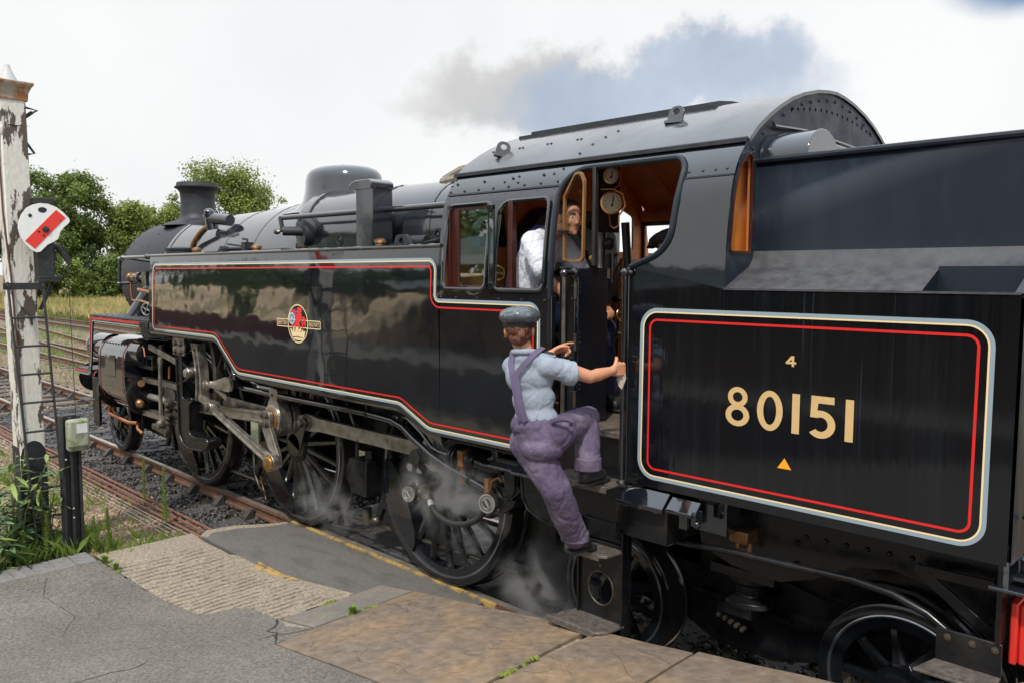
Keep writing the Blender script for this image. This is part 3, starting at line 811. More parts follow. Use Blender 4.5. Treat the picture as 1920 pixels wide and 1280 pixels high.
for k, (x, y, h, r, m) in enumerate([(-69, 18.2, 4.3, 1.9, leafg2), (-68, 20.9, 4.9, 2.0, leafg), (-67, 23.2, 5.6, 2.2, leafd), (-66, 25.3, 4.2, 1.7, leafg2), (-68, 15.7, 4.6, 2.0, leafg), (-72, 20.0, 6.6, 2.2, leafd), (-70, 27.5, 5.4, 2.2, leafg), (-71, 31, 5.0, 2.4, leafd)]):
    tree(x, y, h, r, m, bl[k], 'bushes along the field edge', 40 + k, 5000, 0.17, 0.08, 0.08, 20, 'bush', 'bush')

def blades(name, n, area, hmin, hmax, w, m, label, seed, zf=None, lean=0.35):
    g = np.random.default_rng(seed)
    x = g.uniform(area[0], area[1], n); y = g.uniform(area[2], area[3], n)
    # tufts
    tx = g.uniform(area[0], area[1], n // 25); ty = g.uniform(area[2], area[3], n // 25); k = g.integers(0, n // 25, n)
    mask = g.random(n) < 0.6
    sc = min(1.0, (area[3] - area[2]) * .05)
    x = np.where(mask, tx[k] + g.normal(size=n) * sc * .6, x); y = np.where(mask, ty[k] + g.normal(size=n) * sc * .6, y)
    z = np.array([zf(a, b) for a, b in zip(x, y)]) if zf else np.full(n, -0.26)
    h = g.uniform(hmin, hmax, n); a = g.uniform(0, 6.28, n)
    dx, dy = np.cos(a) * w, np.sin(a) * w; lx, ly = g.normal(size=n) * lean * h, g.normal(size=n) * lean * h
    V = np.stack([np.stack([x - dx, y - dy, z], 1), np.stack([x + dx, y + dy, z], 1), np.stack([x + lx * .35 + dx * .7, y + ly * .35 + dy * .7, z + h * .6], 1), np.stack([x + lx, y + ly, z + h], 1)], 1).reshape(-1, 3)
    F = np.arange(n * 4).reshape(n, 4)
    me = bpy.data.meshes.new(name); me.from_pydata(V.tolist(), [], F.tolist())
    o = put(name, me, m); tag(o, label, kind='stuff'); return o
blades('dry_grass', 42000, (-100, -40, 11.5, 34), 0.5, 1.15, 0.03, grassd, 'tall straw coloured grass in the field', 3, lean=0.22)
blades('verge_grass', 9000, (-60, -24, 10.2, 13), 0.2, 0.5, 0.02, grassg, 'green verge grass at the field edge', 4)
blades('track_weeds', 5000, (-40, -9, 1.3, 9), 0.06, 0.28, 0.012, weedg, 'small weeds between the far tracks', 5)
blades('weeds', 950, (-6.5, -0.7, -2.6, -1.7), 0.04, 0.15, 0.005, weedg, 'low weeds growing through the gravel by the rods', 6, ground_z)

# ================================================================== the engine
LO = thing('steam_locomotive', (0, 0, 0), 'large glossy black tank engine lined in red and numbered 80151', 'locomotive')
def part(name, mb, m, parent=None, bevel=0, sharp=38): return build(name, mb, m, parent or LO, bevel, sharp)

# ---- side tanks (outer plate follows the stepped bottom edge)
TB = fillet([(-2.56, 1.957), (-0.80, 1.962), (-0.33, 1.615), (2.42, 1.605), (2.78, 1.442), (4.04, 1.446)], [0, .25, .28, .25, .25, 0], 7)
tank_poly = [p for p in TB if p[0] <= 2.935] + [(2.935, 1.444), (2.935, 2.862), (-2.50, 2.862)]
tank = side_plate('side_tank', tank_poly, black, LO, 0.014)
mb = MB()
q = dense([p for p in TB if p[0] <= 2.935] + [(2.935, 1.444)], 0.3)
mb.tube([(p[0], -1.280, p[1]) for p in q], 0.0495, 12)
part('tank_bottom', mb, black, tank)
mb = MB().tube([(-2.51, -1.312, 2.868), (2.93, -1.312, 2.868)], 0.016, 8)
part('tank_top_bead', mb, black, tank)
mb = MB()
mb.add([(-2.50, -1.30, 2.855), (2.935, -1.30, 2.855), (2.935, -0.55, 2.855), (-2.50, -0.55, 2.855)], [(0, 1, 2, 3)])
mb.prism([(-1.31, 1.96), (-0.95, 1.96), (-0.95, 2.86), (-1.30, 2.86)], -2.53, -2.515, 'x')
mb.add([(-2.5, -0.7, 1.95), (-2.5, -0.7, 2.855), (2.935, -0.7, 2.855), (2.935, -0.7, 1.45)], [(0, 1, 2, 3)])
mb.add([(-2.55, -1.28, 1.94), (-0.8, -1.28, 1.94), (-0.8, -0.7, 1.94), (-2.55, -0.7, 1.94)], [(0, 1, 2, 3)])
mb.add([(-0.3, -1.28, 1.59), (2.4, -1.28, 1.59), (2.4, -0.7, 1.59), (-0.3, -0.7, 1.59)], [(0, 1, 2, 3)])
mb.add([(-0.8, -1.28, 1.94), (-0.3, -1.28, 1.59), (-0.3, -0.7, 1.59), (-0.8, -0.7, 1.94)], [(0, 1, 2, 3)])
mb.add([(2.4, -1.28, 1.59), (2.8, -1.28, 1.42), (4.6, -1.28, 1.42), (4.6, -0.7, 1.42), (2.8, -0.7, 1.42), (2.4, -0.7, 1.59)], [(0, 5, 4, 1), (1, 4, 3, 2)])
part('tank_body', mb, frameb, tank)
# far side tank, hidden but closing the engine
part('far_tank', MB().box(-2.5, 2.93, 0.72, 1.31, 1.6, 2.85), black)

# ---- lining on tank and cab
WL = fillet([(-2.395, 2.768), (2.885, 2.768), (2.885, 2.463), (3.945, 2.463), (3.945, 1.478), (2.80, 1.478), (2.44, 1.635), (-0.30, 1.635), (-0.77, 1.980), (-2.445, 1.980)],
            [.09, .09, .045, .09, .06, .25, .25, .25, .25, .07], 7, True)
RL = fillet([(-2.345, 2.714), (2.832, 2.714), (2.832, 2.409), (3.892, 2.409), (3.892, 1.529), (2.815, 1.529), (2.455, 1.684), (-0.285, 1.684), (-0.755, 2.030), (-2.392, 2.030)],
            [.045, .045, .1, .045, .045, .25, .25, .25, .25, .045], 7, True)
def lining(name, wl, rl):
    a = part(name, ribbon(MB(), dense(wl, .15, True), 0.0185, True, 0.003, 0.0015), lin_grey)
    part('cream_line', ribbon(MB(), dense(wl, .15, True), 0.0085, True, 0.0034, -0.0125), lin_cream, a)
    part('red_line', ribbon(MB(), dense(rl, .15, True), 0.0125, True, 0.003), lin_red, a)
    return a
lining('tank_lining', WL, RL)
WB = fillet([(4.768, 2.455), (6.590, 2.455), (6.590, 1.472), (4.760, 1.472)], .105, 8, True)
RB = fillet([(4.825, 2.398), (6.537, 2.398), (6.534, 1.526), (4.822, 1.526)], .05, 7, True)
lining('bunker_lining', WB, RB)

# ---- cab side with its two window openings and the arch over the doorway
W1 = fillet([(2.985, 3.155), (3.440, 3.155), (3.435, 2.552), (2.975, 2.552)], .055, 5, True)
W2 = fillet([(3.522, 3.155), (3.985, 3.155), (3.985, 2.552), (3.512, 2.552)], [.1, .055, .055, .055], 6, True)
ARCH = fillet([(4.045, 2.5), (4.045, 3.335), (4.975, 3.335), (4.935, 2.80), (4.672, 2.702)], [0, .17, .10, .20, 0], 10)
arch_cut = [p for p in ARCH if p[0] <= 4.9 and p[1] > 2.9]
cab_poly = [(2.935, 1.444), (4.045, 1.446)] + [p for p in ARCH if (p[1] > 3.0 or p[0] < 4.1) and not (p[0] > 4.80 and p[1] < 3.33) and not (p[0] > 4.88)] + [(4.90, 3.335), (4.90, 3.395), (2.905, 3.395)]
cab = side_plate('cab_side', cab_poly, black, LO, 0.012, [W1, W2])
rear_poly = [(4.672, 1.412), (6.685, 1.412), (6.685, 2.582), (5.293, 2.582), (5.293, 3.395), (4.902, 3.395), (4.902, 3.336)] + [p for p in ARCH if p[0] > 4.905 and p[1] > 2.9] + [p for p in ARCH if p[1] <= 2.9 and p[0] > 4.6]
bside = side_plate('bunker_side', [(4.672, 1.412), (5.288, 1.412), (6.685, 1.412), (6.685, 2.582), (5.293, 2.582)] + [p for p in rear_poly if 4.66 < p[0] < 5.0 and 2.57 < p[1] < 2.75][-1:], bunkside, LO, 0.012)
cabr = side_plate('cab_rear_side', [(5.293, 2.582), (5.293, 3.395), (4.902, 3.395), (4.902, 3.336)] + [p for p in ARCH if p[0] > 4.905 and p[1] > 2.9] + [p for p in ARCH if p[1] <= 2.9 and p[0] > 4.6], black, LO, 0.012)
def bead(pts, r, off, closed=False, n=8):
    return MB().tube([(p[0], -sy(p[1]) - off, p[1]) for p in dense(pts, .12, closed)], r, n, closed=closed)
part('window_bead', bead(W1, 0.016, 0.004, True), black, cab)
part('window_bead', bead(W2, 0.016, 0.004, True), black, cab)
part('door_bead', bead(ARCH, 0.018, 0.004), bunkblack, cab)
part('cab_edge', MB().box(4.030, 4.062, -1.343, -1.30, 1.44, 2.52).box(4.660, 4.676, -1.345, -1.25, 1.41, 2.70), black, cab, 0.004)
# rivets, strips
mb = MB()
for x in (3.118, 3.339, 3.562, 3.783, 3.992, 2.93 + .02): mb.rivet((x, -1.333, 2.486))
for k in range(8):
    x = 2.935 + k * 0.152; mb.rivet((x, -sy(3.258) - .001, 3.262), (0, -1, .3)); mb.rivet((x - .005, -sy(3.225), 3.212), (0, -1, .25))
for k in range(5): mb.rivet((2.97 + k * .29, -sy(3.315) - .001, 3.322), (0, -1, .6))
for x in (5.0, 5.09, 5.17, 5.24): mb.rivet((x, -sy(3.24) - .001, 3.235), (0, -1, .4))
for k in range(6): mb.rivet((2.915, -sy(3.31 + k * .05) - .0, 3.31 + k * .05), (0, -1, .8))
for x, z in ((3.48, 3.30), (3.60, 3.33), (3.62, 3.285), (3.93, 3.32), (3.99, 3.35)): mb.rivet((x, -sy(z) - .001, z), (0, -1, .6))
part('cab_rivets', mb, black, cab)
mb = MB()
mb.add([(2.92, -sy(3.245) - .006, 3.245), (4.035, -sy(3.240) - .006, 3.240), (4.035, -sy(3.228) - .008, 3.228), (2.92, -sy(3.233) - .008, 3.233)], [(0, 1, 2, 3)])
mb.add([(4.985, -sy(3.205) - .004, 3.205), (5.29, -sy(3.205) - .004, 3.205), (5.29, -sy(3.195) - .005, 3.195), (4.985, -sy(3.195) - .005, 3.195)], [(0, 1, 2, 3)])
pieces(part('seam_strip', mb, frameb, cab))

# ---- cab front, roof and rear
prof_up = [(p[1], p[0]) for p in PROF if p[0] >= 3.39]           # (half width, z)
mb = MB(); vs = []; fs = []
sec = [(-w, z + .012) for w, z in prof_up] + [(w, z + .012) for w, z in reversed(prof_up[:-1])]
xs_ = [2.885, 3.2, 3.7, 4.2, 4.7, 5.305]
for x in xs_:
    for (y, z) in sec: vs.append((x, y, z))
n = len(sec)
for i in range(len(xs_) - 1):
    for k in range(n - 1): fs.append((i * n + k, i * n + k + 1, (i + 1) * n + k + 1, (i + 1) * n + k))
o = len(vs)
for x in (2.885, 5.305):
    for (y, z) in sec: vs.append((x, y * .985, z - .02))
e = (len(xs_) - 1) * n
for k in range(n - 1):
    fs.append((k, k + 1, o + k + 1, o + k)); fs.append((e + k, e + k + 1, o + n + k + 1, o + n + k)); 
roof = part('cab_roof', mb.add(vs, fs), roofblack)
vs = []; fs = []
for x in (2.9, 5.29):
    for (y, z) in sec: vs.append((x, y * .98, z - .022))
for k in range(n - 1): fs.append((k, k + 1, n + k + 1, n + k))
ceil = part('roof_lining', MB().add(vs, fs), cabbrown, roof)
mb = MB().tube([(2.88, -1.128, 3.402), (5.30, -1.128, 3.402)], 0.012, 6).box(2.88, 5.30, -1.142, -1.115, 3.384, 3.398)
part('gutter', mb, matt, roof)
# ventilator plates on the crown, ribs and lifting lugs
vs = []; fs = []
cr = [(-w, z) for w, z in prof_up if w < 0.5] + [(w, z) for w, z in reversed(prof_up[:-1]) if w < 0.5]
for x in (3.05, 4.62):
    for h in (0.015, 0.045):
        for (y, z) in cr: vs.append((x, y, z + h))
n2 = len(cr)
for k in range(n2 - 1):
    fs.append((n2 + k, n2 + k + 1, 3 * n2 + k + 1, 3 * n2 + k)); fs.append((k, k + 1, n2 + k + 1, n2 + k)); fs.append((2 * n2 + k, 2 * n2 + k + 1, 3 * n2 + k + 1, 3 * n2 + k))
fs.append((0, n2, 3 * n2, 2 * n2)); fs.append((n2 - 1, 2 * n2 - 1, 4 * n2 - 1, 3 * n2 - 1))
part('roof_ventilator', MB().add(vs, fs), matt, roof)
part('vent_runner', MB().box(3.0, 4.75, -0.56, -0.52, 3.70, 3.745), matt, roof)
for (x, y, tw) in ((4.61, -0.80, 0.1), (3.20, -0.95, 0.9)):
    z = float(np.interp(-abs(y), [-p[0] for p in prof_up], [p[1] for p in prof_up])) if False else [zz for zz in [float(np.interp(abs(y), [p[0] for p in reversed(prof_up)], [p[1] for p in reversed(prof_up)]))]][0] + .012
    lug = MB().prism(fillet([(-.055, 0), (.055, 0), (.05, .115), (-.05, .115)], [0, 0, .045, .045], 5, True), -.008, .008, 'y', [circ(0, .075, .024, 12)])
    lug.box(-.06, .06, -.03, .01, -.012, .008)
    M = Matrix.Translation((x, y, z - .004)) @ Matrix.Rotation(R(-18), 4, 'X') @ Matrix.Rotation(tw, 4, 'Z')
    lug.v = [tuple(M @ Vector(p)) for p in lug.v]
    part('lifting_lug', lug, roofblack, roof, 0.002)
mb = MB()
for x in (3.02, 3.30, 3.58, 3.86):
    for d in (0, .035):
        mb.rivet((x + d, -.86, float(np.interp(.86, [p[0] for p in reversed(prof_up)], [p[1] for p in reversed(prof_up)])) + .012), (0, -.6, 1), .012)
for t in range(4):
    w = 1.06 - .085 * t; mb.rivet((4.05 + .04 * t, -w, float(np.interp(w, [p[0] for p in reversed(prof_up)], [p[1] for p in reversed(prof_up)])) + .012), (0, -.7, 1), .012)
part('roof_rivets', mb, roofblack, roof)
# rear cab wall
hz = 3.30
def prof_w(z): return sy(z)
def prof_w(z): return sy(z) - .015
rear = [(-prof_w(z), z) for z in np.linspace(1.42, 3.3, 14)] + [(-w, z - .004) for w, z in prof_up] + [(w, z - .004) for w, z in reversed(prof_up[:-1])] + [(prof_w(z), z) for z in np.linspace(3.3, 1.42, 14)]
holes = [circ(y, 3.625 + (.065 * (1 - (y / .62) ** 2)), .013, 8) for y in np.linspace(-.60, .60, 16)]
rw = fillet([(-1.283, 2.775), (-1.250, 3.06), (-1.195, 3.235), (-1.10, 3.335), (-1.045, 3.32), (-1.045, 2.775)], [.02, .05, .06, .06, .03, .02], 4, True)
rwf = [(-p[0], p[1]) for p in reversed(rw)]
part('cab_rear_wall', MB().prism(rear, 5.278, 5.292, 'x', holes + [rw, rwf]), rearm)
part('rear_window_frame', MB().prism(rw, 5.288, 5.300, 'x', [[(p[0] * .93 - .083 + .0, 3.055 + (p[1] - 3.055) * .955) for p in rw]]), woodred)
gp = part('rear_window_pane', MB().prism(rw, 5.284, 5.286, 'x'), clearglass)
mb = MB()
for a in np.linspace(-1, 1, 19):
    w = 1.1 * abs(a); z = float(np.interp(w, [p[0] for p in reversed(prof_up)], [p[1] for p in reversed(prof_up)])) - .05
    mb.rivet((5.293, 1.1 * a * .96, z), (1, 0, 0), .012)
part('rear_wall_rivets', mb, rearm)
part('orange_panel', MB().box(5.205, 5.22, -1.19, -.80, 2.70, 3.30), orangep)
part('inner_rear_wall', MB().prism(rear, 5.262, 5.275, 'x', [rw, rwf]), cabbrown)
# front wall with the far spectacle window
sp = fillet([(.62, 2.87), (1.05, 2.87), (1.05, 3.2), (.70, 3.32)], .04, 4, True)
fwall = [(-sy(z) + .016, z) for z in np.linspace(1.44, 3.3, 12)] + [(-w, z - .01) for w, z in prof_up] + [(w, z - .01) for w, z in reversed(prof_up[:-1])] + [(sy(z) - .012, z) for z in np.linspace(3.3, 1.44, 12)]
part('cab_front', MB().prism(fwall, 2.925, 2.937, 'x', [sp, [(-p[0], p[1]) for p in reversed(sp)]]), black)
part('cab_front_lining', MB().prism(fwall, 2.94, 2.95, 'x', [sp, [(-p[0], p[1]) for p in reversed(sp)]]), cabbrown)
# far cab side
W1f = [(2.985, 2.78), (3.44, 2.78), (3.44, 3.12), (2.985, 3.12)]; W2f = [(3.52, 2.78), (3.985, 2.78), (3.985, 3.12), (3.52, 3.12)]
fp_ = [(2.95, 1.45), (4.05, 1.45), (4.05, 3.30), (2.95, 3.30)]
far = MB().prism(fp_, 1.20, 1.212, 'y', [W1f, W2f]).prism([(4.05, 3.05), (5.26, 3.05), (5.26, 3.32), (4.05, 3.32)], 1.20, 1.212, 'y').prism([(4.62, 1.45), (5.26, 1.45), (5.26, 3.05), (4.62, 3.05)], 1.20, 1.212, 'y')
far.prism([(1.20, 3.285), (1.212, 3.285), (1.125, 3.40), (1.10, 3.39)], 2.95, 5.26, 'x')
part('far_cab_side', far, cabbrown)
part('far_window_frame', MB().prism([(2.955, 2.75), (4.03, 2.75), (4.03, 3.15), (2.955, 3.15)], 1.18, 1.2, 'y', [W1f, W2f]), woodred)
part('far_side_outer', MB().box(4.62, 6.68, 1.22, 1.332, 1.42, 2.58).box(2.94, 4.05, 1.29, 1.31, 1.45, 2.76), bunkblack)
mb = MB()
for x in (3.35, 3.95, 4.5):
    mb.tube([(x, -1.1 + .0, 3.36), (x, -.6, 3.66), (x, 0, 3.77), (x, .6, 3.66), (x, 1.12, 3.34)], 0.016, 6)
mb.box(2.96, 5.2, 1.13, 1.19, 3.16, 3.24)
part('roof_ribs', mb, cabbrown, roof)
part('cab_floor', MB().box(2.95, 5.26, -1.31, 1.25, 1.66, 1.70), floorm)
part('floor_sill', MB().box(4.06, 4.66, -1.338, -1.312, 1.665, 1.703), treadm, None, .004)
part('sill_riser', MB().box(4.05, 4.67, -1.30, -1.285, 1.40, 1.665), frameb)
part('floor_support', MB().box(2.95, 5.28, -1.26, 1.26, 1.40, 1.65), frameb)

# windows: red-brown sliding frames and panes
part('sliding_frame', MB().prism([(3.0, 2.55), (3.46, 2.55), (3.46, 3.15), (3.0, 3.15)], -1.265, -1.245, 'y', [[(3.075, 2.575), (3.44, 2.575), (3.44, 3.118), (3.075, 3.118)]]).box(2.975, 3.0, -1.29, -1.24, 2.55, 3.16), woodred, cab, .003)
part('window_pane', MB().box(3.07, 3.445, -1.257, -1.253, 2.57, 3.12), winglass, cab)
part('sliding_frame', MB().box(3.60, 3.645, -1.285, -1.24, 2.55, 3.155), woodred, cab, .003)
w3 = MB().prism([(3.475, 2.58), (3.535, 2.58), (3.535, 3.10), (3.475, 3.10)], -1.352, -1.342, 'y', [[(3.485, 2.60), (3.525, 2.60), (3.525, 3.08), (3.485, 3.08)]])
part('draught_glass_frame', w3.box(3.482, 3.53, -1.36, -1.34, 2.555, 2.60).box(3.482, 3.53, -1.37, -1.335, 3.085, 3.13), black, cab, .002)
part('draught_glass', MB().box(3.485, 3.525, -1.349, -1.346, 2.6, 3.08), winglass, cab)

# glazed side screen just inside the doorway, in its varnished frame
SS = fillet([(4.055, 2.738), (4.225, 2.738), (4.232, 3.25), (4.20, 3.315), (4.15, 3.30), (4.055, 3.16)], [.01, .03, .05, .03, .03, .02], 4, True)
SSi = [(4.142 + (p[0] - 4.142) * .86, 3.02 + (p[1] - 3.02) * .945) for p in SS]
scr = part('side_screen', MB().prism(SS, -1.232, -1.208, 'y', [SSi]), woodm, None, .003)
part('screen_pane', MB().prism(SSi, -1.222, -1.219, 'y'), clearglass, scr)
part('screen_hinge', MB().box(4.03, 4.085, -1.25, -1.20, 2.735, 2.748).box(4.03, 4.085, -1.25, -1.20, 2.93, 2.943), ironb, scr)
# cab doors, folded open
d1 = part('cab_door', MB().box(4.058, 4.190, -1.262, -1.246, 1.72, 2.705), black, None, .004)
mb = MB()
for z in (2.58, 2.50, 2.20, 2.12, 1.9):
    for x in (4.165,): mb.rivet((x, -1.263, z), (0, -1, 0), .008)
part('door_rivets', mb, black, d1)
dd_ = MB().box(0, .205, -.008, .008, 1.72, 2.70)
M = Matrix.Translation((4.195, -1.245, 0)) @ Matrix.Rotation(R(62), 4, 'Z')
dd_.v = [tuple(M @ Vector(p)) for p in dd_.v]
d2 = part('cab_door', dd_, black, None, .004)
mb = MB()
for z in (2.60, 2.57, 2.54, 2.28, 2.25, 2.22, 1.95, 1.92): 
    p = M @ Vector((.02, -.009, z)); mb.rivet(p, M.to_3x3() @ Vector((0, -1, 0)), .007)
part('door_rivets', mb, black, d2)
part('door_hinge', MB().cyl((4.194, -1.262, 2.50), (4.194, -1.262, 2.61), .011, n=8).cyl((4.194, -1.262, 2.17), (4.194, -1.262, 2.28), .011, n=8).cyl((4.194, -1.262, 1.80), (4.194, -1.262, 1.91), .011, n=8), oily, d1)
# the two handrails of the doorway
h1 = part('handrail', MB().tube([(4.180, -1.362, 1.50), (4.186, -1.362, 2.66)], 0.0145, 10), oily)
part('handrail_knob', MB().ell((4.187, -1.362, 2.665), .027).cyl((4.187, -1.36, 2.665), (4.187, -1.26, 2.665), .018).lathe((4.187, -1.262, 2.665), (0, -1, 0), [(-.002, .034), (.012, .032), (.02, .02)], 14), black, h1)
h2 = part('handrail', MB().tube([(4.652, -1.362, 1.40), (4.658, -1.362, 2.665)], 0.0155, 10), black)
part('handrail_knob', MB().ell((4.658, -1.362, 2.67), .027).ell((4.652, -1.362, 1.405), .03).cyl((4.658, -1.36, 2.67), (4.685, -1.33, 2.67), .016), black, h2)

# ---- things in the cab
back = [(-.66, 1.72), (.66, 1.72), (.70, 2.6), (.62, 3.0), (.40, 3.2), (-.40, 3.2), (-.62, 3.0), (-.70, 2.6)]
bh = part('boiler_backhead', MB().prism(back, 2.955, 3.10, 'x'), cabdark, None, .05)
mb = MB(); g_ = random.Random(5)
for k in range(26):
    y = g_.uniform(-.62, .55); z = g_.uniform(1.9, 3.1); x = 3.11
    mb.tube([(x, y, z), (x + .08, y + g_.uniform(-.05, .05), z), (x + .1, y + g_.uniform(-.2, .2), z + g_.uniform(-.35, .35))], g_.uniform(.008, .02), 6)
    mb.ell((x + .05, y, z), g_.uniform(.02, .05), 8, 6)
part('backhead_fittings', mb, cabdark, bh)
mb = MB()
for k in range(7):
    y = g_.uniform(-.6, .5); z = g_.uniform(2.2, 3.1); mb.tube([(3.11, y, z), (3.18, y, z), (3.2, y + g_.uniform(-.3, .3), z + g_.uniform(-.4, .4)), (3.13, y + .1, z - .5)], .010, 6)
mb.tube([(3.66, -.98, 2.52), (3.665, -.98, 2.62), (3.63, -.98, 2.70), (3.56, -.98, 2.74)], .009, 6).tube([(3.70, -.98, 2.52), (3.705, -.98, 2.64), (3.66, -.98, 2.72)], .008, 6)
mb.tube([(3.62, -.9, 3.14), (3.75, -.9, 3.15), (3.80, -.9, 3.19)], .008, 6)
pieces(part('copper_pipe', mb, copper, bh))
def wheel_handle(c, d, r, t=.007, m=brass, parent=None):
    d = Vector(d).normalized(); u = d.orthogonal().normalized(); w = d.cross(u); c = Vector(c)
    mb = MB().tube([c + u * math.cos(a) * r + w * math.sin(a) * r for a in np.linspace(0, 2 * math.pi, 21)[:-1]], t, 6, closed=True)
    for k in range(4):
        a = k * math.pi / 2 + .4; mb.cyl(c, c + (u * math.cos(a) + w * math.sin(a)) * r, t * .7, n=5)
    mb.cyl(c - d * .12, c + d * .02, t * 1.3, n=6)
    return part('hand_wheel', mb, m, parent or LO)
wheel_handle((3.27, -1.05, 2.665), (0.4, -1, 0), .052)
wheel_handle((4.06, -.5, 2.58), (1, -.2, 0), .052); wheel_handle((3.99, -.5, 2.37), (1, -.2, .1), .045)
part('brass_lever', MB().tube([(3.98, -.52, 2.235), (4.12, -.52, 2.225)], .014, 8).ell((4.12, -.52, 2.225), .02, 8, 6).tube([(3.02, -1.1, 2.72), (3.13, -1.1, 2.745), (3.09, -1.1, 2.70)], .008, 6), brass, bh)
# gauges on their dark board
gb_ = part('gauge_board', MB().box(4.02, 4.05, -.90, -.62, 2.95, 3.42).box(4.262, 4.288, -1.19, -1.155, 2.71, 3.33), cabdark, None, .004); pieces(gb_)
def gauge(c, r, face, rim):
    d = Vector((.78, -.62, 0.05)).normalized()
    g = part('pressure_gauge', MB().lathe(c, d, [(-.055, r * .92), (.0, r), (.012, r), (.014, r * .86)], 24), rim)
    part('dial', MB().lathe(Vector(c) + d * .0145, d, [(0, r * .85), (.001, r * .85)], 24), face, g)
    u = Vector((0, 0, 1)); w = d.cross(u).normalized(); p = Vector(c) + d * .018
    tick = MB()
    for k in range(15):
        a = R(-130 + k * 260 / 14); q = u * math.cos(a) - w * math.sin(a)
        tick.obox(p + q * r * .60, p + q * r * .74, .003, .002, d.cross(q))
    tick.obox(p - (u * .25 + w * .05) * r, p + (u * .55 + w * -.12) * r, .006, .002, w); tick.ell(p - u * r * .22, .008, 6, 4)
    part('pointer', tick, crestblk, g)
    return g
gauge((4.115, -.80, 3.142), .079, gaugeface, copper)
gauge((4.105, -.80, 3.325), .056, gaugewhite, brass)
mb = MB()
mb.tube([(4.00, -.86, 3.20), (4.05, -.83, 3.235), (4.13, -.80, 3.235), (4.19, -.77, 3.2), (4.205, -.76, 3.12), (4.17, -.78, 3.06)], .007, 6)
mb.tube([(4.10, -.80, 3.06), (4.105, -.80, 2.99), (4.135, -.79, 2.97), (4.165, -.78, 2.99), (4.165, -.78, 3.06)], .006, 6)
mb.tube([(4.03, -.86, 3.36), (4.08, -.82, 3.395), (4.14, -.79, 3.385), (4.17, -.77, 3.33), (4.16, -.77, 3.26), (4.12, -.8, 3.23)], .006, 6)
part('gauge_pipes', mb, copper)
mb = MB().tube([(4.10, -.62, 3.02), (4.11, -.60, 2.75), (4.13, -.60, 2.55), (4.10, -.60, 1.72)], .03, 8)
mb.cyl((3.98, -.72, 2.72), (3.98, -.72, 2.95), .028, n=8).cyl((4.03, -.72, 2.60), (4.03, -.72, 2.80), .034, n=8).ell((4.05, -.74, 2.87), .045, 8, 6)
mb.box(3.90, 3.97, -.75, -.6, 2.45, 2.72)
part('brake_column', mb, cabdark)
part('valve_glass', MB().cyl((3.985, -.75, 2.70), (3.985, -.75, 2.98), .02, n=8).cyl((4.045, -.75, 2.63), (4.045, -.75, 2.70), .022, n=8), silver)
part('brass_cock', MB().lathe((3.96, -.80, 2.765), (.6, -.8, 0), [(-.03, .012), (0, .03), (.012, .03), (.016, .02)], 10), brass)
part('drivers_seat', MB().box(3.30, 3.66, -1.15, -.68, 2.24, 2.30).cyl((3.48, -.9, 1.7), (3.48, -.9, 2.24), .04, n=8), woodm, None, .01)
part('orange_shelf', MB().box(2.96, 3.0, .55, 1.15, 2.72, 2.80), woodm)

# ---- bunker above and behind
mb = MB()
sh = [(-1.332, 2.582), (-1.07, 2.70), (-1.03, 2.735), (-1.006, 2.79), (-1.0, 2.86), (-1.0, 3.285)]
def strip(x0, x1, s):
    vs = [(x, y, z) for x in (x0, x1) for y, z in s]; n = len(s)
    return vs, [(k, k + 1, n + k + 1, n + k) for k in range(n - 1)]
shl = sh[:4]
sm_ = MB().add(*strip(5.293, 6.29, shl)).add(*strip(6.66, 6.70, shl))
sm_.add(*strip(6.29, 6.66, [(-1.10, 2.70), (-1.07, 2.70), (-1.03, 2.735), (-1.006, 2.79)]))
sm_.box(5.293, 6.685, -1.336, -1.326, 2.576, 2.586)
up_ = sh[3:]
mb.add(*strip(5.293, 6.70, up_))
mb.add(*strip(6.29, 6.66, [(-1.326, 2.560), (-1.11, 2.560), (-1.10, 2.70)]))
mb.add([(6.29, -1.332, 2.572), (6.29, -1.332, 2.582), (6.29, -1.07, 2.70), (6.29, -1.07, 2.572)], [(0, 1, 2, 3)])
mb.add([(6.66, -1.332, 2.572), (6.66, -1.332, 2.582), (6.66, -1.07, 2.70), (6.66, -1.07, 2.572)], [(0, 1, 2, 3)])
mb.add([(5.293, -1.0, 3.285), (6.9, -1.0, 3.285), (6.9, -.97, 3.285), (5.293, -.97, 3.285)], [(0, 1, 2, 3)])
mb.add([(6.70, -1.332, 2.582), (6.70, -1.0, 2.86), (6.70, -1.0, 3.285), (6.70, 1.33, 3.285), (6.70, 1.33, 1.42), (6.70, -1.332, 1.42)], [(0, 1, 2, 3, 4, 5)])
mb.add([(5.293, 1.0, 3.285), (6.7, 1.0, 3.285), (6.7, 1.33, 2.58), (5.293, 1.33, 2.58)], [(0, 1, 2, 3)])
mb.add([(5.6, -.97, 3.1), (6.7, -.97, 3.1), (6.7, 1, 3.1), (5.6, 1, 3.1)], [(0, 1, 2, 3)])
mb.add([(4.68, -1.29, 1.42), (6.7, -1.29, 1.42), (6.7, 1.3, 1.42), (4.68, 1.3, 1.42)], [(0, 1, 2, 3)])
bk = part('bunker', mb, bunkblack)
part('bunker_shelf', sm_, shelfm, bk)
part('bunker_bead', MB().tube([(5.293, -1.004, 3.292), (6.9, -1.004, 3.292)], .018, 8), bunkblack, bk)
part('bunker_bottom', MB().tube([(4.672, -1.286, 1.455), (6.685, -1.286, 1.455)], .0455, 12), bunkblack, bk)
part('under_bunker_block', MB().box(4.75, 6.65, -.6, .6, .62, 1.41), frameb, bk)  # dark block added to shut out bright ground, in the water tank's place
part('coal', MB().box(5.7, 6.68, -.9, .9, 3.0, 3.12), ballast_d, bk)
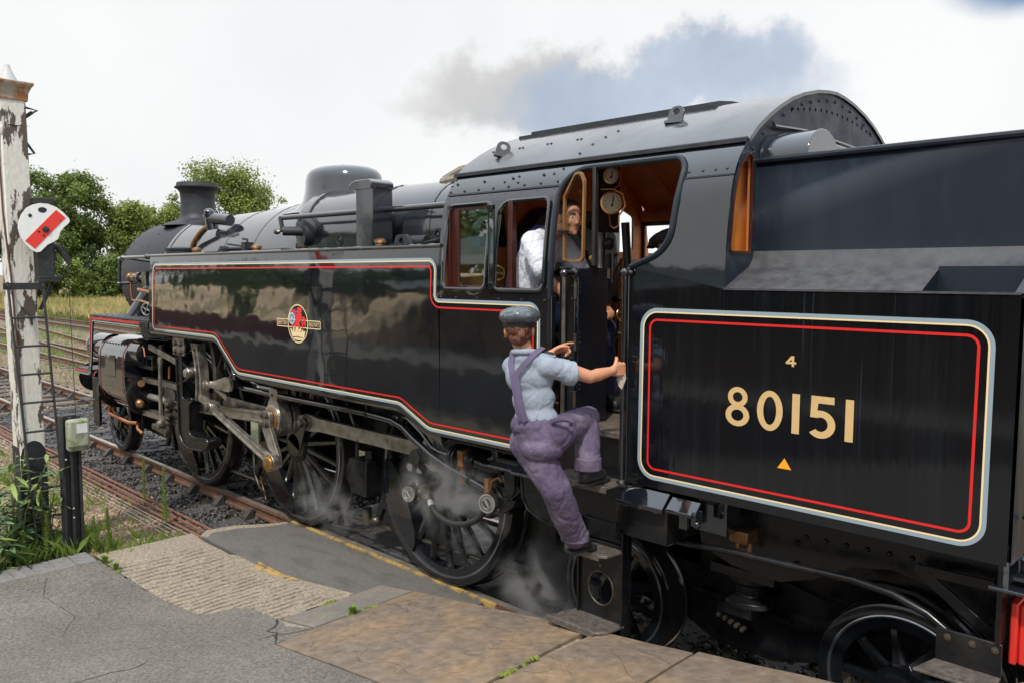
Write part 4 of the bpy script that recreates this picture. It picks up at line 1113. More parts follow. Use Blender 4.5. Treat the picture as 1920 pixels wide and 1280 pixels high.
# round-topped housing and pipe behind the cab
hs = [(-1.0, 3.27)] + [(-.80 + .20 * math.cos(a), 3.30 + .16 * math.sin(a) * 1.0) for a in np.linspace(math.pi, 0, 14)] + [(-.60, 3.27)]
part('rear_housing', MB().prism(hs, 5.30, 5.585, 'x'), boilerblack, None, .012)
part('rear_pipe', MB().tube([(5.34, -.58, 3.47), (5.36, 1.0, 3.42)], .03, 10).cyl((5.34, -.1, 3.46), (5.34, -.1, 3.30), .02, n=8).tube([(5.31, -.85, 3.5), (5.33, -.5, 3.515), (5.33, 1.0, 3.47)], .014, 8).box(5.295, 5.36, -.2, .0, 3.41, 3.44), boilerblack)

# ---- boiler, firebox, smokebox
ZB = 2.60
def ring(x, r, n=48, zc=ZB): return [(x, r * math.sin(a), zc + r * math.cos(a)) for a in np.linspace(0, 2 * math.pi, n + 1)[:-1]]
def loft(rings):
    mb = MB(); n = len(rings[0]); vs = [p for r in rings for p in r]; fs = []
    for i in range(len(rings) - 1):
        for k in range(n):
            l = (k + 1) % n; fs.append((i * n + k, i * n + l, (i + 1) * n + l, (i + 1) * n + k))
    fs.append(tuple(range(n))); fs.append(tuple((len(rings) - 1) * n + k for k in reversed(range(n))))
    return mb.add(vs, fs)
part('boiler_barrel', loft([ring(-3.42, .80), ring(-3.40, .838), ring(-2.2, .848), ring(-1.2, .868), ring(-.55, .905), ring(.25, .915)]), boilerblack)
mb = MB()
for x, r in ((-3.33, .845), (-2.55, .850), (-1.72, .861), (-.95, .888)):
    mb.lathe((x, 0, ZB), (1, 0, 0), [(0, r - .01), (.001, r), (.049, r + .001), (.05, r - .01)], 48)
pieces(part('boiler_band', mb, boilerblack))
sbx = part('smokebox', loft([ring(-4.97, .70), ring(-4.95, .80), ring(-4.90, .812), ring(-3.42, .812), ring(-3.40, .80)]), matt)
mb = MB()
for k in range(44):
    a = 2 * math.pi * k / 44; q = Vector((0, math.sin(a), math.cos(a)))
    mb.rivet(Vector((-4.90, 0, ZB)) + q * .812, q, .016); mb.rivet(Vector((-3.50, 0, ZB)) + q * .812, q, .013)
for k in range(9):
    a = R(-75 + k * 17); q = Vector((0, math.sin(a), math.cos(a))); mb.rivet(Vector((-4.15, 0, ZB)) + q * .812, q, .012)
part('smokebox_rivets', mb, matt, sbx)
part('smokebox_door', MB().lathe((-4.97, 0, ZB), (-1, 0, 0), [(0, .68), (.03, .67), (.10, .45), (.13, .2), (.135, .05)], 40), matt, sbx)
part('smokebox_saddle', MB().box(-4.75, -3.45, -.62, .62, 1.45, 2.15), matt, sbx, .03)
# firebox: flat-topped with round shoulders
def fb(x, w, top, rs=.42, low=1.75):
    pts = []
    for a in np.linspace(0, math.pi / 2, 9): pts.append((w - rs + rs * math.sin(a), top - rs + rs * math.cos(a)))
    for z in np.linspace(top - rs - .05, low, 6): pts.append((w, z))
    pts = [(-y, z) for y, z in reversed(pts)] + pts
    return [(x, y, z) for y, z in pts]
part('firebox', loft([fb(.06, .79, 3.42), fb(.09, .855, 3.50), fb(.15, .865, 3.515), fb(2.94, .85, 3.46)]), boilerblack)
mb = MB()
for x, w, t in ((.28, .869, 3.519), (1.40, .862, 3.494), (2.2, .858, 3.478)):
    a = fb(x, w, t); b = fb(x + .045, w, t - .001); c0 = fb(x, w - .012, t - .012); c1 = fb(x + .045, w - .012, t - .013)
    L = loft([c0, a, b, c1]); mb.add(L.v, L.f)
pieces(part('firebox_band', mb, boilerblack))
mb = MB()
for x, z in ((.905, 2.98), (2.36, 2.98)):
    mb.lathe((x, -.862, z), (0, -1, 0), [(-.01, .055), (.006, .055), (.008, .035), (-.02, .03)], 16); mb.ell((x, -.862, z), (.018, .012, .022), 8, 6)
pieces(part('washout_plug', mb, matt))
# chimney
ch = part('chimney', MB().lathe((-4.06, 0, 3.36), (0, 0, 1), [(-.02, .50), (.03, .40), (.06, .30), (.10, .256), (.16, .242), (.34, .236), (.46, .245), (.505, .275), (.525, .315), (.54, .32), (.545, .295), (.60, .285), (.605, .22), (.3, .2)], 40), matt)
part('chimney_saddle', MB().lathe((-4.06, 0, 3.33), (0, 0, 1), [(0, .52), (.035, .46), (.06, .3)], 32, 1, .8, (1, 0, 0)), matt, ch)
# dome: long oval
part('dome', MB().lathe((-.30, 0, 3.36), (0, 0, 1), [(-.05, .80), (.0, .66), (.06, .57), (.12, .525), (.22, .50), (.34, .490), (.40, .475), (.445, .435), (.475, .36), (.492, .25), (.50, .12), (.502, .01)], 48, 1.0, .80, (1, 0, 0)), boilerblack)
part('dome_knob', MB().ell((-.30, 0, 3.866), .02, 8, 6), matt)
# clack valve with its pipe on the boiler flank
tf = part('clack_valve', MB().cyl((-2.20, -.66, 3.20), (-2.20, -.70, 3.42), .075, .06).ell((-2.20, -.70, 3.42), (.06, .06, .04), 10, 6).cyl((-2.2, -.68, 3.34), (-1.85, -.60, 3.30), .07).lathe((-2.2, -.685, 3.36), (0, -.1, 1), [(0, .085), (.025, .085)], 10), boilerblack)
part('feed_pipe', MB().tube([(-2.22, -.70, 3.24), (-2.33, -.74, 3.18), (-2.46, -.78, 3.06), (-2.55, -.82, 2.86)], .034, 10), brassdk, tf)
# regulator rod, its bracket and crank
part('regulator_rod', MB().tube([(.02, -.98, 3.222), (2.93, -.98, 3.205)], .026, 10), boilerblack)
rc = part('regulator_crank', MB().lathe((.34, -.86, 3.08), (-.35, -1, 0), [(-.1, .15), (.0, .15), (.05, .135), (.06, .06)], 24).cyl((.34, -.86, 3.08), (.20, -1.06, 3.08), .045).obox((.15, -1.03, 3.08), (.05, -1.0, 3.225), .035, .03), matt)
part('mounting_flange', MB().prism(circ(.30, 3.09, .20, 24, .9), -.862, -.84, 'y'), boilerblack, rc)
part('nut', MB().ell((.16, -1.10, 3.075), (.05, .03, .03), 8, 6), oily, rc)
# tall rectangular tank vent
vt = MB().box(1.555, 1.80, -1.12, -.90, 2.85, 3.40)
vt.prism(fillet([(-.0, 3.36), (-.0, 3.455), (.36, 3.455), (.36, 3.40), (.28, 3.36)], [.0, .03, .03, 0, 0], 3, True) if False else [(1.46, 3.385), (1.46, 3.425), (1.50, 3.455), (1.56, 3.468), (1.76, 3.468), (1.805, 3.44), (1.805, 3.385)], -1.13, -.89, 'y')
part('tank_vent', vt, boilerblack, None, .012)
# fittings along the tank top
mb = MB()
mb.box(-2.83, -2.1, -1.2, -.9, 2.86, 2.89)
lid = MB().lathe((-2.3, -1.02, 2.86), (0, 0, 1), [(0, .21), (.075, .21), (.08, .225), (.10, .225), (.105, .18), (.12, .03)], 24, 1.0, .8, (1, 0, 0))
part('tank_filler', lid, matt)
part('filler_lid', MB().lathe((-.85, -1.02, 2.86), (0, 0, 1), [(0, .2), (.05, .2), (.055, .22), (.075, .22), (.08, .05)], 24, 1, .8, (1, 0, 0)).obox((-1.0, -1.05, 2.98), (-.45, -1.05, 2.93), .03, .02).box(-.60, -.52, -1.1, -1.0, 2.86, 2.99).tube([(-.56, -1.05, 2.99), (-.56, -1.05, 3.02), (-.66, -1.05, 3.03)], .012, 6), matt)
part('lifting_eye', MB().prism([(-1.36, 2.855), (-.98, 2.855), (-1.06, 2.96), (-1.22, 2.965)], -1.04, -1.02, 'y', [circ(-1.15, 2.915, .028, 12)]), matt, None, .003)
part('lifting_eye', MB().prism(fillet([(2.0, 2.855), (2.30, 2.855), (2.20, 2.985), (2.07, 2.985)], [0, 0, .04, .04], 4, True), -1.07, -1.04, 'y', [circ(2.135, 2.925, .034, 14)]).cyl((2.18, -1.0, 2.93), (2.36, -.98, 2.93), .045, n=10), matt, None, .003)
mb = MB()
for x in (-1.73, -.30, 1.86): mb.lathe((x, -1.08, 2.86), (0, 0, 1), [(0, .06), (.03, .06), (.032, .045), (.06, .045), (.062, .055), (.085, .05), (.1, .02)], 12)
pieces(part('tank_plug', mb, brassdk))
mb = MB().tube([(-2.1, -.95, 2.89), (-1.4, -.95, 2.90), (-.2, -.98, 2.90), (.2, -1.0, 2.90), (.35, -1.0, 2.86)], .018, 8)
mb.tube([(1.9, -1.0, 2.90), (2.2, -1.02, 2.895), (2.5, -1.0, 2.93), (2.75, -.96, 3.02), (2.88, -.95, 3.1)], .010, 6)
pieces(part('tank_top_pipe', mb, matt))
part('lagged_pipe', MB().tube([(2.80, -.95, 2.86), (2.79, -.95, 2.95), (2.83, -.93, 3.07), (2.92, -.92, 3.12)], .03, 8).tube([(1.95, -.42, 3.50), (2.2, -.45, 3.56), (2.5, -.45, 3.57), (2.93, -.45, 3.55)], .045, 8).tube([(2.0, -.5, 3.47), (2.3, -.52, 3.49), (2.93, -.52, 3.48)], .04, 8), mat('lagging', (.23, .20, .16), .9, var=.3, vscale=30, bump=.8, bscale=50))
part('safety_valve', MB().lathe((2.25, -.25, 3.45), (0, 0, 1), [(0, .14), (.1, .13), (.16, .11), (.18, .09)], 16), matt)
part('safety_valve', MB().lathe((2.55, -.25, 3.45), (0, 0, 1), [(0, .14), (.1, .13), (.16, .11), (.18, .09)], 16), matt)

# ---- front end
hr = part('front_handrail', MB().tube([(-2.55, -1.30, 2.86), (-3.45, -1.28, 2.86), (-3.70, -1.25, 2.855), (-3.80, -1.2, 2.81), (-3.84, -1.2, 2.72), (-3.86, -1.2, 2.52)], .020, 10), boilerblack)
part('handrail_knob', MB().ell((-2.63, -1.30, 2.86), .035).ell((-3.50, -1.275, 2.86), .035).ell((-3.86, -1.2, 2.515), .035).cyl((-3.50, -1.27, 2.86), (-3.5, -.78, 2.8), .017, n=8).cyl((-3.86, -1.2, 2.515), (-3.86, -.8, 2.55), .02, n=8), boilerblack, hr)
part('steam_pipe', MB().tube([(-3.62, -.74, 2.62), (-3.66, -.80, 2.5), (-3.85, -1.02, 2.06)], .115, 20).lathe((-3.84, -1.01, 2.08), (.3, .35, -.9), [(0, .15), (.03, .15)], 16), boilerblack)
ej = part('ejector', MB().cyl((-3.02, -1.12, 2.60), (-3.62, -1.12, 2.60), .05).lathe((-3.3, -1.12, 2.6), (-1, 0, 0), [(0, .075), (.04, .075)], 12).lathe((-3.08, -1.12, 2.6), (-1, 0, 0), [(0, .08), (.06, .08)], 10).box(-3.1, -2.95, -1.2, -1.05, 2.5, 2.68), boilerblack)
part('ejector_pipe', MB().tube([(-3.66, -1.12, 2.62), (-3.68, -1.12, 2.45), (-3.64, -1.12, 2.30), (-3.3, -1.14, 2.30), (-2.9, -1.15, 2.27)], .014, 8).tube([(-3.35, -1.14, 2.45), (-2.9, -1.15, 2.42)], .028, 8), copper, ej)
part('ejector_collar', MB().lathe((-3.62, -1.12, 2.60), (-1, 0, 0), [(0, .055), (.01, .066), (.05, .066), (.06, .03)], 12).lathe((-3.42, -1.12, 2.60), (-1, 0, 0), [(0, .055), (.02, .07), (.05, .055)], 12), brassdk, ej)
wheel_handle((-3.02, -1.18, 2.20), (.5, -1, 0), .075, .009, silver)
fpz = 2.070
fpl = part('front_footplate', MB().box(-4.70, -2.66, -1.30, 1.30, fpz - .012, fpz + .012), mat('footplate', (.05, .052, .056), .5, var=.4, vscale=20, bump=.3), None, .004)
mb = MB()
for k in range(9): mb.rivet((-4.55 + k * .22, -1.22, fpz + .012), (0, 0, 1), .012)
part('footplate_rivets', mb, matt, fpl)
DROP = [(-4.73, 2.058), (-4.85, 1.36), (-4.92, 1.285), (-5.46, 1.275), (-5.46, 1.195), (-4.90, 1.205), (-4.80, 1.25), (-4.76, 1.35), (-4.645, 1.985), (-2.92, 1.985), (-2.92, 2.058)]
val = part('valance', MB().prism(DROP, -1.305, -1.285, 'y'), black)
part('valance_red', MB().prism([(-4.70, 2.045), (-4.70, 2.020), (-2.93, 2.020), (-2.93, 2.045)], -1.3085, -1.306, 'y').prism([(-4.725, 2.03), (-4.70, 2.03), (-4.815, 1.37), (-4.84, 1.37)], -1.3085, -1.306, 'y').prism([(-4.93, 1.268), (-5.44, 1.258), (-5.44, 1.238), (-4.92, 1.246)], -1.3085, -1.306, 'y'), lin_red, val)
part('valance_grey', MB().prism([(-4.655, 2.0), (-4.655, 1.986), (-2.93, 1.986), (-2.93, 2.0)], -1.3085, -1.306, 'y').prism([(-4.668, 1.99), (-4.648, 1.985), (-4.762, 1.345), (-4.785, 1.345)], -1.3085, -1.306, 'y').prism([(-4.80, 1.26), (-4.90, 1.213), (-5.45, 1.203), (-5.45, 1.217), (-4.91, 1.226), (-4.815, 1.27)], -1.3085, -1.306, 'y'), lin_grey, val)
part('valance_end', MB().box(-2.94, -2.66, -1.31, -1.0, 1.975, 2.055), frameb, val, .006)
part('front_plate', MB().box(-5.46, -4.9, -1.28, 1.28, 1.265, 1.28), fpl.data.materials[0])
part('front_buffer_beam', MB().box(-5.50, -5.46, -1.0, 1.0, .95, 1.26), frameb)
def buffer(x, y, d, z=1.06):
    b = part('buffer', MB().lathe((x, y, z), (d, 0, 0), [(0, .17), (.03, .17), (.05, .12), (.30, .105), (.31, .08), (.46, .075)], 20), frameb)
    part('buffer_head', MB().lathe((x + d * .46, y, z), (d, 0, 0), [(0, .08), (.01, .23), (.03, .23), (.05, .19), (.06, .05)], 28), frameb, b)
    return b
buffer(-5.5, -.87, -1); buffer(-5.5, .87, -1)
part('buffer_flange', MB().lathe((-5.505, -.87, 1.06), (-1, 0, 0), [(0, .18), (.02, .18)], 20), bufred)
fs_ = part('front_step', MB().box(-4.68, -4.66, -1.31, -1.22, .55, 1.2).box(-4.70, -4.46, -1.32, -1.30, .54, 1.2), frameb, None, .003)
part('tread', MB().box(-4.95, -4.60, -1.42, -1.18, .87, .89).box(-4.92, -4.60, -1.42, -1.18, .52, .54), treadm, fs_, .003)
# cylinder and steam chest under one lagging plate
csec = [(-.72, 1.80), (-1.02, 1.80), (-1.16, 1.775), (-1.26, 1.71), (-1.315, 1.62), (-1.33, 1.5), (-1.335, 1.25), (-1.325, 1.10), (-1.28, .98), (-1.2, .885), (-1.10, .82), (-.98, .79), (-.72, .79)]
cy_ = part('cylinder_casing', MB().prism(csec, -4.40, -3.42, 'x'), black, None, .006)
mb = MB()
for x in (-4.34, -3.50):
    n0 = len(csec)
    for k in range(2, n0 - 3):
        a, b = csec[k], csec[k + 1]
        mb.add([(x, a[0] - .003, a[1] - (.003 if a[1] < 1 else -.003)), (x + .03, a[0] - .003, a[1] - (.003 if a[1] < 1 else -.003)), (x + .03, b[0] - .003, b[1] - (.003 if b[1] < 1 else -.003)), (x, b[0] - .003, b[1] - (.003 if b[1] < 1 else -.003))], [(0, 1, 2, 3)])
part('casing_red_lines', mb, mat('dull_red_line', (.16, .025, .02), .4), cy_)
mb = MB()
for k in range(9): mb.rivet((-4.33 + k * .105, -1.262, 1.715), (0, -1, .7), .011)
for z in (1.6, 1.45, 1.3, 1.15):
    mb.rivet((-4.385, -1.333, z)); mb.rivet((-3.435, -1.333, z))
for x in (-4.08, -3.95, -3.82, -3.76):
    mb.rivet((x, -1.336, 1.52)); mb.rivet((x, -1.336, 1.29))
mb.box(-4.10, -3.74, -1.3375, -1.333, 1.275, 1.535)
part('casing_rivets', mb, black, cy_)
part('valve_chest', MB().lathe((-4.98, -1.10, 1.62), (1, 0, 0), [(0, .15), (.005, .185), (.30, .19), (.58, .19)], 28), black, cy_)
part('valve_chest', MB().lathe((-3.42, -1.10, 1.62), (1, 0, 0), [(0, .19), (.30, .19), (.305, .15), (.31, .05)], 28), black, cy_)
part('chest_rim', MB().lathe((-4.985, -1.10, 1.62), (1, 0, 0), [(0, .17), (.001, .196), (.035, .198), (.036, .18)], 28), silver, cy_)
part('cylinder_end', MB().lathe((-3.42, -1.06, 1.05), (1, 0, 0), [(0, .27), (.04, .27), (.05, .24), (.06, .1), (.16, .085), (.17, .03)], 28), frameb, cy_)
part('cylinder_end', MB().lathe((-4.40, -1.06, 1.05), (-1, 0, 0), [(0, .28), (.1, .27), (.14, .15)], 28), frameb, cy_)
mb = MB()
for k in range(12):
    a = 2 * math.pi * k / 12; mb.lathe((-3.38, -1.06 + .225 * math.cos(a), 1.05 + .225 * math.sin(a)), (1, 0, 0), [(0, .022), (.03, .022)], 6)
part('cover_nuts', mb, frameb, cy_)
part('relief_valve', MB().cyl((-3.36, -1.15, 1.22), (-3.22, -1.2, 1.235), .045, n=8), brassdk, cy_)
part('relief_valve', MB().lathe((-3.30, -1.2, .97), (1, -.3, 0), [(-.1, .05), (.05, .05), (.1, .055), (.12, .03)], 10), brassdk, cy_)
part('drain_pipe', MB().tube([(-4.32, -1.22, .80), (-4.2, -1.28, .74), (-3.9, -1.30, .73), (-3.45, -1.28, .70), (-3.35, -1.22, .70)], .022, 8).tube([(-4.3, -1.2, .78), (-3.9, -1.26, .70), (-3.5, -1.25, .67)], .016, 8).tube([(-3.4, -1.2, .69), (-3.25, -1.25, .64), (-3.1, -1.25, .60)], .02, 8), copper, cy_)

# ------------------------------------------------------------------ wheels and motion
def revolve(mb, o, d, loop, n=48, a0=0, a1=2 * math.pi, ref=(0, 0, 1)):
    o = Vector(o); d = Vector(d).normalized(); u = Vector(ref); u = (u - d * u.dot(d)).normalized(); w = d.cross(u)
    full = abs(a1 - a0 - 2 * math.pi) < 1e-6; m = len(loop); k1 = n if full else n + 1; vs = []; fs = []
    for k in range(k1):
        a = a0 + (a1 - a0) * k / n
        for t, q in loop: vs.append(o + d * t + u * (math.cos(a) * q) + w * (math.sin(a) * q))
    for k in range(n):
        l = (k + 1) % k1
        for i in range(m):
            j = (i + 1) % m; fs.append((k * m + i, k * m + j, l * m + j, l * m + i))
    if not full: fs.append(tuple(range(m))); fs.append(tuple(n * m + i for i in reversed(range(m))))
    return mb.add(vs, fs)
YF = -0.82
wheel_cache = {}
def wheel(name, x, r, spokes, side=-1, weight=None, crank=None):
    key = (name, weight)
    if key not in wheel_cache:
        tw = 0.075 if r > .6 else .07
        ri = r - tw
        c = MB(); revolve(c, (0, YF, 0), (0, 1, 0), [(.012, ri - .002), (.012, ri - .07), (.10, ri - .075), (.10, ri - .002)], 56)
        hub = .19 if r > .6 else .135
        hy = -.05 if r > .6 else -.06
        c.lathe((0, YF, 0), (0, 1, 0), [(hy, .05), (hy, hub * .62), (hy + .02, hub * .72), (hy + .03, hub), (.13, hub * 1.05)], 28)
        for k in range(spokes):
            a = 2 * math.pi * (k + .5) / spokes; ca, sa = math.cos(a), math.sin(a)
            p0 = Vector((ca * hub * .8, YF + .03, sa * hub * .8)); p1 = Vector((ca * (ri - .06), YF + .05, sa * (ri - .06)))
            b = (.036, .026) if r > .6 else (.036, .028)
            c.tube([p0, p0.lerp(p1, .3), p0.lerp(p1, .93), p1], [b[0] * 1.25, b[0], b[1], b[1] * 1.8], 6, False)
            if r > .6:
                q = p1 - (p1 - p0).normalized() * .005; c.ell(q, (.045, .03, .045), 6, 4)
        if crank:
            c.cyl((crank[0], YF + .08, crank[1]), (crank[0], -.92, crank[1]), .13, .125, 20)
            c.obox((0, YF - .0, 0), (crank[0], YF - .0, crank[1]), .10, .26, (0, 1, 0))
            c.cyl((crank[0], -.92, crank[1]), (crank[0], -1.22, crank[1]), .065, n=14)
        t = MB(); revolve(t, (0, YF, 0), (0, 1, 0), [(0, ri), (0, r - .012), (.006, r - .004), (.135, r + .003), (.145, r + .022), (.158, r + .028), (.17, r + .015), (.172, ri), (.12, ri)], 72)
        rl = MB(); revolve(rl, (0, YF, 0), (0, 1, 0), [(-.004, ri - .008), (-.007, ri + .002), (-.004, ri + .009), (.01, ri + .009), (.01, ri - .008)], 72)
        w = None
        if weight:
            w = MB(); a0, a1 = R(weight[0]), R(weight[1]); K = 18; out = []; inn = []
            for k in range(K + 1):
                a = a0 + (a1 - a0) * k / K; s = math.sin(math.pi * k / K)
                out.append(((ri - .006) * math.cos(a), (ri - .006) * math.sin(a)))
                rr = (ri - .09) - (.19 * s ** .55); inn.append((rr * math.cos(a), rr * math.sin(a)))
            w.prism(out + inn[::-1], YF - .012, YF + .11, 'y')
        wheel_cache[key] = (c.mesh(name), t.mesh('tyre'), rl.mesh('tyre_glint_ring'), w.mesh('balance_weight') if w else None)
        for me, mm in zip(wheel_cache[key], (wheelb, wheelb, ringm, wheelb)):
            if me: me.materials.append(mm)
        tm = wheel_cache[key][1]; tm.materials.append(tyrem)
        for p in tm.polygons:
            if abs(p.normal.y) < .6 and Vector((p.center.x, 0, p.center.z)).length > r - .01: p.material_index = 1
    a = wheel_cache[key]
    o = put(name, a[0], None, LO); o.location = (x, 0, r)
    if side > 0: o.rotation_euler.z = math.pi
    for nm, me in (('tyre', a[1]), ('tyre_glint_ring', a[2]), ('balance_weight', a[3])):
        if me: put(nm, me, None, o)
    return o
CR_ = (.143, .326)
XD = (-2.329, 0.0, 2.336)
for x, wt in zip(XD, ((186, 262), (172, 262), (172, 240))):
    wheel('driving_wheel', x, .8636, 19, -1, wt, CR_)
    wheel('driving_wheel', x, .8636, 19, 1, wt, CR_)
for x in (-5.111, 4.2104, 6.109):
    wheel('carrying_wheel', x, .457, 9 if x < 0 else 8, -1); wheel('carrying_wheel', x, .457, 9, 1)
mb = MB()
for x, r in [(x, .8636) for x in XD] + [(x, .457) for x in (-5.111, 4.2104, 6.109)]: mb.cyl((x, -.8, r), (x, .8, r), .09)
part('axles', mb, frameb)
# frames
mb = MB()
fr = fillet([(-4.95, .78), (-4.6, .72), (-3.3, .75), (-3.1, .98), (-2.75, .6), (-1.9, .6), (-1.6, 1.0), (-.5, 1.0), (-.35, .6), (.4, .6), (.6, 1.0), (1.8, 1.0), (2.0, .6), (2.75, .6), (2.95, 1.0), (3.6, 1.0), (4.0, 1.1), (6.7, 1.1), (6.7, 1.42), (3, 1.42), (2.7, 1.58), (-.4, 1.60), (-.8, 1.94), (-4.6, 1.94), (-4.95, 1.2)], .08, 3, True)
mb.prism(fr, -.6, -.57, 'y'); mb.prism([(-4.95, .45), (6.7, .45), (6.7, 1.42), (-4.6, 1.94), (-4.95, 1.5)], .57, .6, 'y')
part('main_frame', mb, frameb, None)
part('under_boiler', MB().box(-3.2, 2.6, -.52, .52, 1.15, 1.9).box(2.75, 3.9, -.56, .56, .62, 1.42).box(-4.9, -3.3, -.55, .55, .9, 1.6), frameb)
mb = MB().prism([(2.86, .55), (3.22, .30), (3.05, .28), (3.7, .42), (3.9, .7), (3.9, 1.2), (2.86, 1.2)] if False else [(2.95, .7), (2.98, .33), (3.24, .33), (3.26, .46), (3.45, .44), (3.52, .55), (3.52, .8), (3.6, 1.0), (2.95, 1.0)], -.66, .5, 'y')
part('ash_pan', mb, frameb, None, .01)
# brake gear and boxes between the wheels
bx = part('side_box', MB().prism([(1.11, .83), (1.17, .93), (1.44, .93), (1.44, .60), (1.2, .61), (1.11, .74)], -.96, -.70, 'y').cyl((1.35, -.85, .93), (1.35, -.85, 1.02), .05, n=10), frameb, None, .004)
part('side_box', MB().box(-.76, -.49, -.80, -.6, .62, .98), frameb, None, .006)
for x0 in (1.50, -.84, -3.34):
    h = MB().prism(fillet([(x0 - .02, 1.05), (x0 + .06, 1.05), (x0 + .05, .62), (x0 + .16, .30), (x0 + .10, .28), (x0 + .0, .52), (x0 - .12, .30), (x0 - .17, .32), (x0 - .04, .62)], .03, 3, True), -.80, -.755, 'y')
    h.lathe((x0 + .01, -.80, .60), (0, -1, 0), [(0, .035), (.02, .035), (.03, .015)], 8)
    part('brake_hanger', h, frameb, None, .003)
mb = MB()
mb.tube([(-3.3, -.74, .28), (-1.0, -.74, .27), (1.4, -.74, .27), (3.2, -.74, .3)], .018, 8)
mb.cyl((.72, -.9, .25), (.72, -.7, .25), .045, n=10).cyl((1.15, -.75, .25), (1.15, -.75, .40), .05, n=10).tube([(.65, -.82, .145), (.9, -.82, .16), (1.25, -.8, .20), (1.38, -.8, .32)], .014, 6)
mb.obox((.80, -.82, .15), (.92, -.8, .45), .015, .015).ell((1.36, -.8, .33), .05, 8, 6)
mb.tube([(-1.05, -.78, .62), (-1.0, -.8, .38), (-.85, -.82, .24), (-.72, -.82, .2)], .012, 6).tube([(-3.05, -.8, .35), (-2.9, -.82, .22), (-2.75, -.82, .18)], .012, 6)
part('brake_rigging', mb, oily)
part('sand_pipe', MB().tube([(-.98, -.74, .55), (-.95, -.76, .36), (-.86, -.77, .22), (-.80, -.77, .10)], .009, 6), brassdk)
# pony truck
part('pony_frame', MB().prism([(-5.7, .55), (-4.3, .62), (-3.5, .42), (-3.5, .3), (-4.4, .34), (-5.7, .4)], -.60, -.56, 'y').box(-4.7, -3.2, -.3, .3, .35, .6), frameb)

# ---- rods
YC = -0.99
def eye(mb, x, z, y0, y1, r): return mb.lathe((x, y0, z), (0, y1 - y0, 0), [(0, r * .92), (.006, r), (abs(y1 - y0) - .006, r), (abs(y1 - y0), r * .92)], 24)
pins = [x + CR_[0] for x in XD]; pz = .8636 + CR_[1]
mb = MB()
mb.prism(fillet([(pins[1] + .18, pz + .055), (.42, pz + .06), (.52, pz + .085), (.62, pz + .075), (.75, pz + .062), (pins[2] - .1, pz + .062), (pins[2] - .1, pz - .062), (.75, pz - .062), (.62, pz - .075), (.52, pz - .085), (.42, pz - .06), (pins[1] + .18, pz - .055)], .04, 3, True), -1.015, -.965, 'y')
eye(mb, pins[2], pz, -1.03, -.95, .15); eye(mb, pins[1], pz, -1.03, -.95, .17)
cr2 = part('coupling_rod', mb, steel, None, .003)
part('knuckle_pin', eye(MB(), .515, pz, -1.035, -.96, .078).lathe((.515, -1.035, pz), (0, -1, 0), [(0, .055), (.03, .055), (.032, .035), (.075, .035), (.08, .02)], 10).lathe((pins[2], -1.03, pz), (0, -1, 0), [(0, .09), (.05, .085), (.06, .06)], 18), oily, cr2)
mb = MB().prism([(pins[0], pz + .06), (pins[1], pz + .06), (pins[1], pz - .06), (pins[0], pz - .06)], -1.005, -.965, 'y')
eye(mb, pins[0], pz, -1.02, -.95, .14); eye(mb, pins[1], pz, -1.02, -.95, .16)
part('coupling_rod', mb, steel, None, .003)
# connecting rod, fluted
XC, ZC = -2.42, 1.05
a = Vector((XC, ZC)); b = Vector((pins[1], pz)); d = (b - a).normalized(); nn = Vector((-d.y, d.x))
def rodpoly(h0, h1, s0, s1): return [tuple(a + d * s0 + nn * h0), tuple(b - d * s1 + nn * h1), tuple(b - d * s1 - nn * h1), tuple(a + d * s0 - nn * h0)]
L_ = (b - a).length
mb = MB().prism(rodpoly(.046, .06, 0, .12), -1.135, -1.115, 'y')
for sgn in (1, -1):
    p0 = a + nn * sgn * .048; p1 = b - d * .12 + nn * sgn * .060
    q = [tuple(p0 - nn * sgn * .02), tuple(p1 - nn * sgn * .024), tuple(p1), tuple(p0)]
    mb.prism(q if sgn > 0 else q[::-1], -1.155, -1.095, 'y')
eye(mb, b.x, b.y, -1.20, -1.05, .155); eye(mb, a.x, a.y, -1.16, -1.08, .09)
con = part('connecting_rod', mb, steel, None, .002)
mb = MB().prism(fillet([(b.x - .07, b.y + .32), (b.x + .10, b.y + .32), (b.x + .09, b.y + .2), (b.x + .15, b.y + .08), (b.x + .15, b.y - .1), (b.x + .05, b.y - .17), (b.x - .1, b.y - .15), (b.x - .13, b.y), (b.x - .1, b.y + .15), (b.x - .05, b.y + .22)], .03, 3, True), -1.18, -1.06, 'y')
part('big_end_strap', mb, steel, con, .004)
part('big_end_bush', eye(MB(), b.x, b.y, -1.215, -1.19, .125), brassdk, con)
# return crank and eccentric rod
E1 = Vector((.345, .805)); E0 = Vector((-.96, 1.20))
mb = MB().prism(fillet([(b.x - .085, b.y + .10), (b.x + .085, b.y + .10), (b.x + .085, b.y - .06), (E1.x + .05, E1.y + .05), (E1.x + .02, E1.y - .07), (E1.x - .07, E1.y - .02), (b.x - .07, b.y - .10)], .045, 4, True), -1.262, -1.222, 'y')
rcr = part('return_crank', mb, steel, None, .004)
mb = MB()
for dx, dz in ((-.035, .05), (.035, .05), (-.035, -.04), (.035, -.04)): mb.lathe((b.x + dx, -1.262, b.y + dz), (0, -1, 0), [(0, .026), (.03, .026), (.035, .012)], 8)
part('crank_bolts', mb, oily, rcr)
d = (E1 - E0).normalized(); nn = Vector((-d.y, d.x))
mb = MB().prism([tuple(E0 + nn * .035), tuple(E1 - d * .05 + nn * .045), tuple(E1 - d * .05 - nn * .045), tuple(E0 - nn * .035)], -1.315, -1.295, 'y')
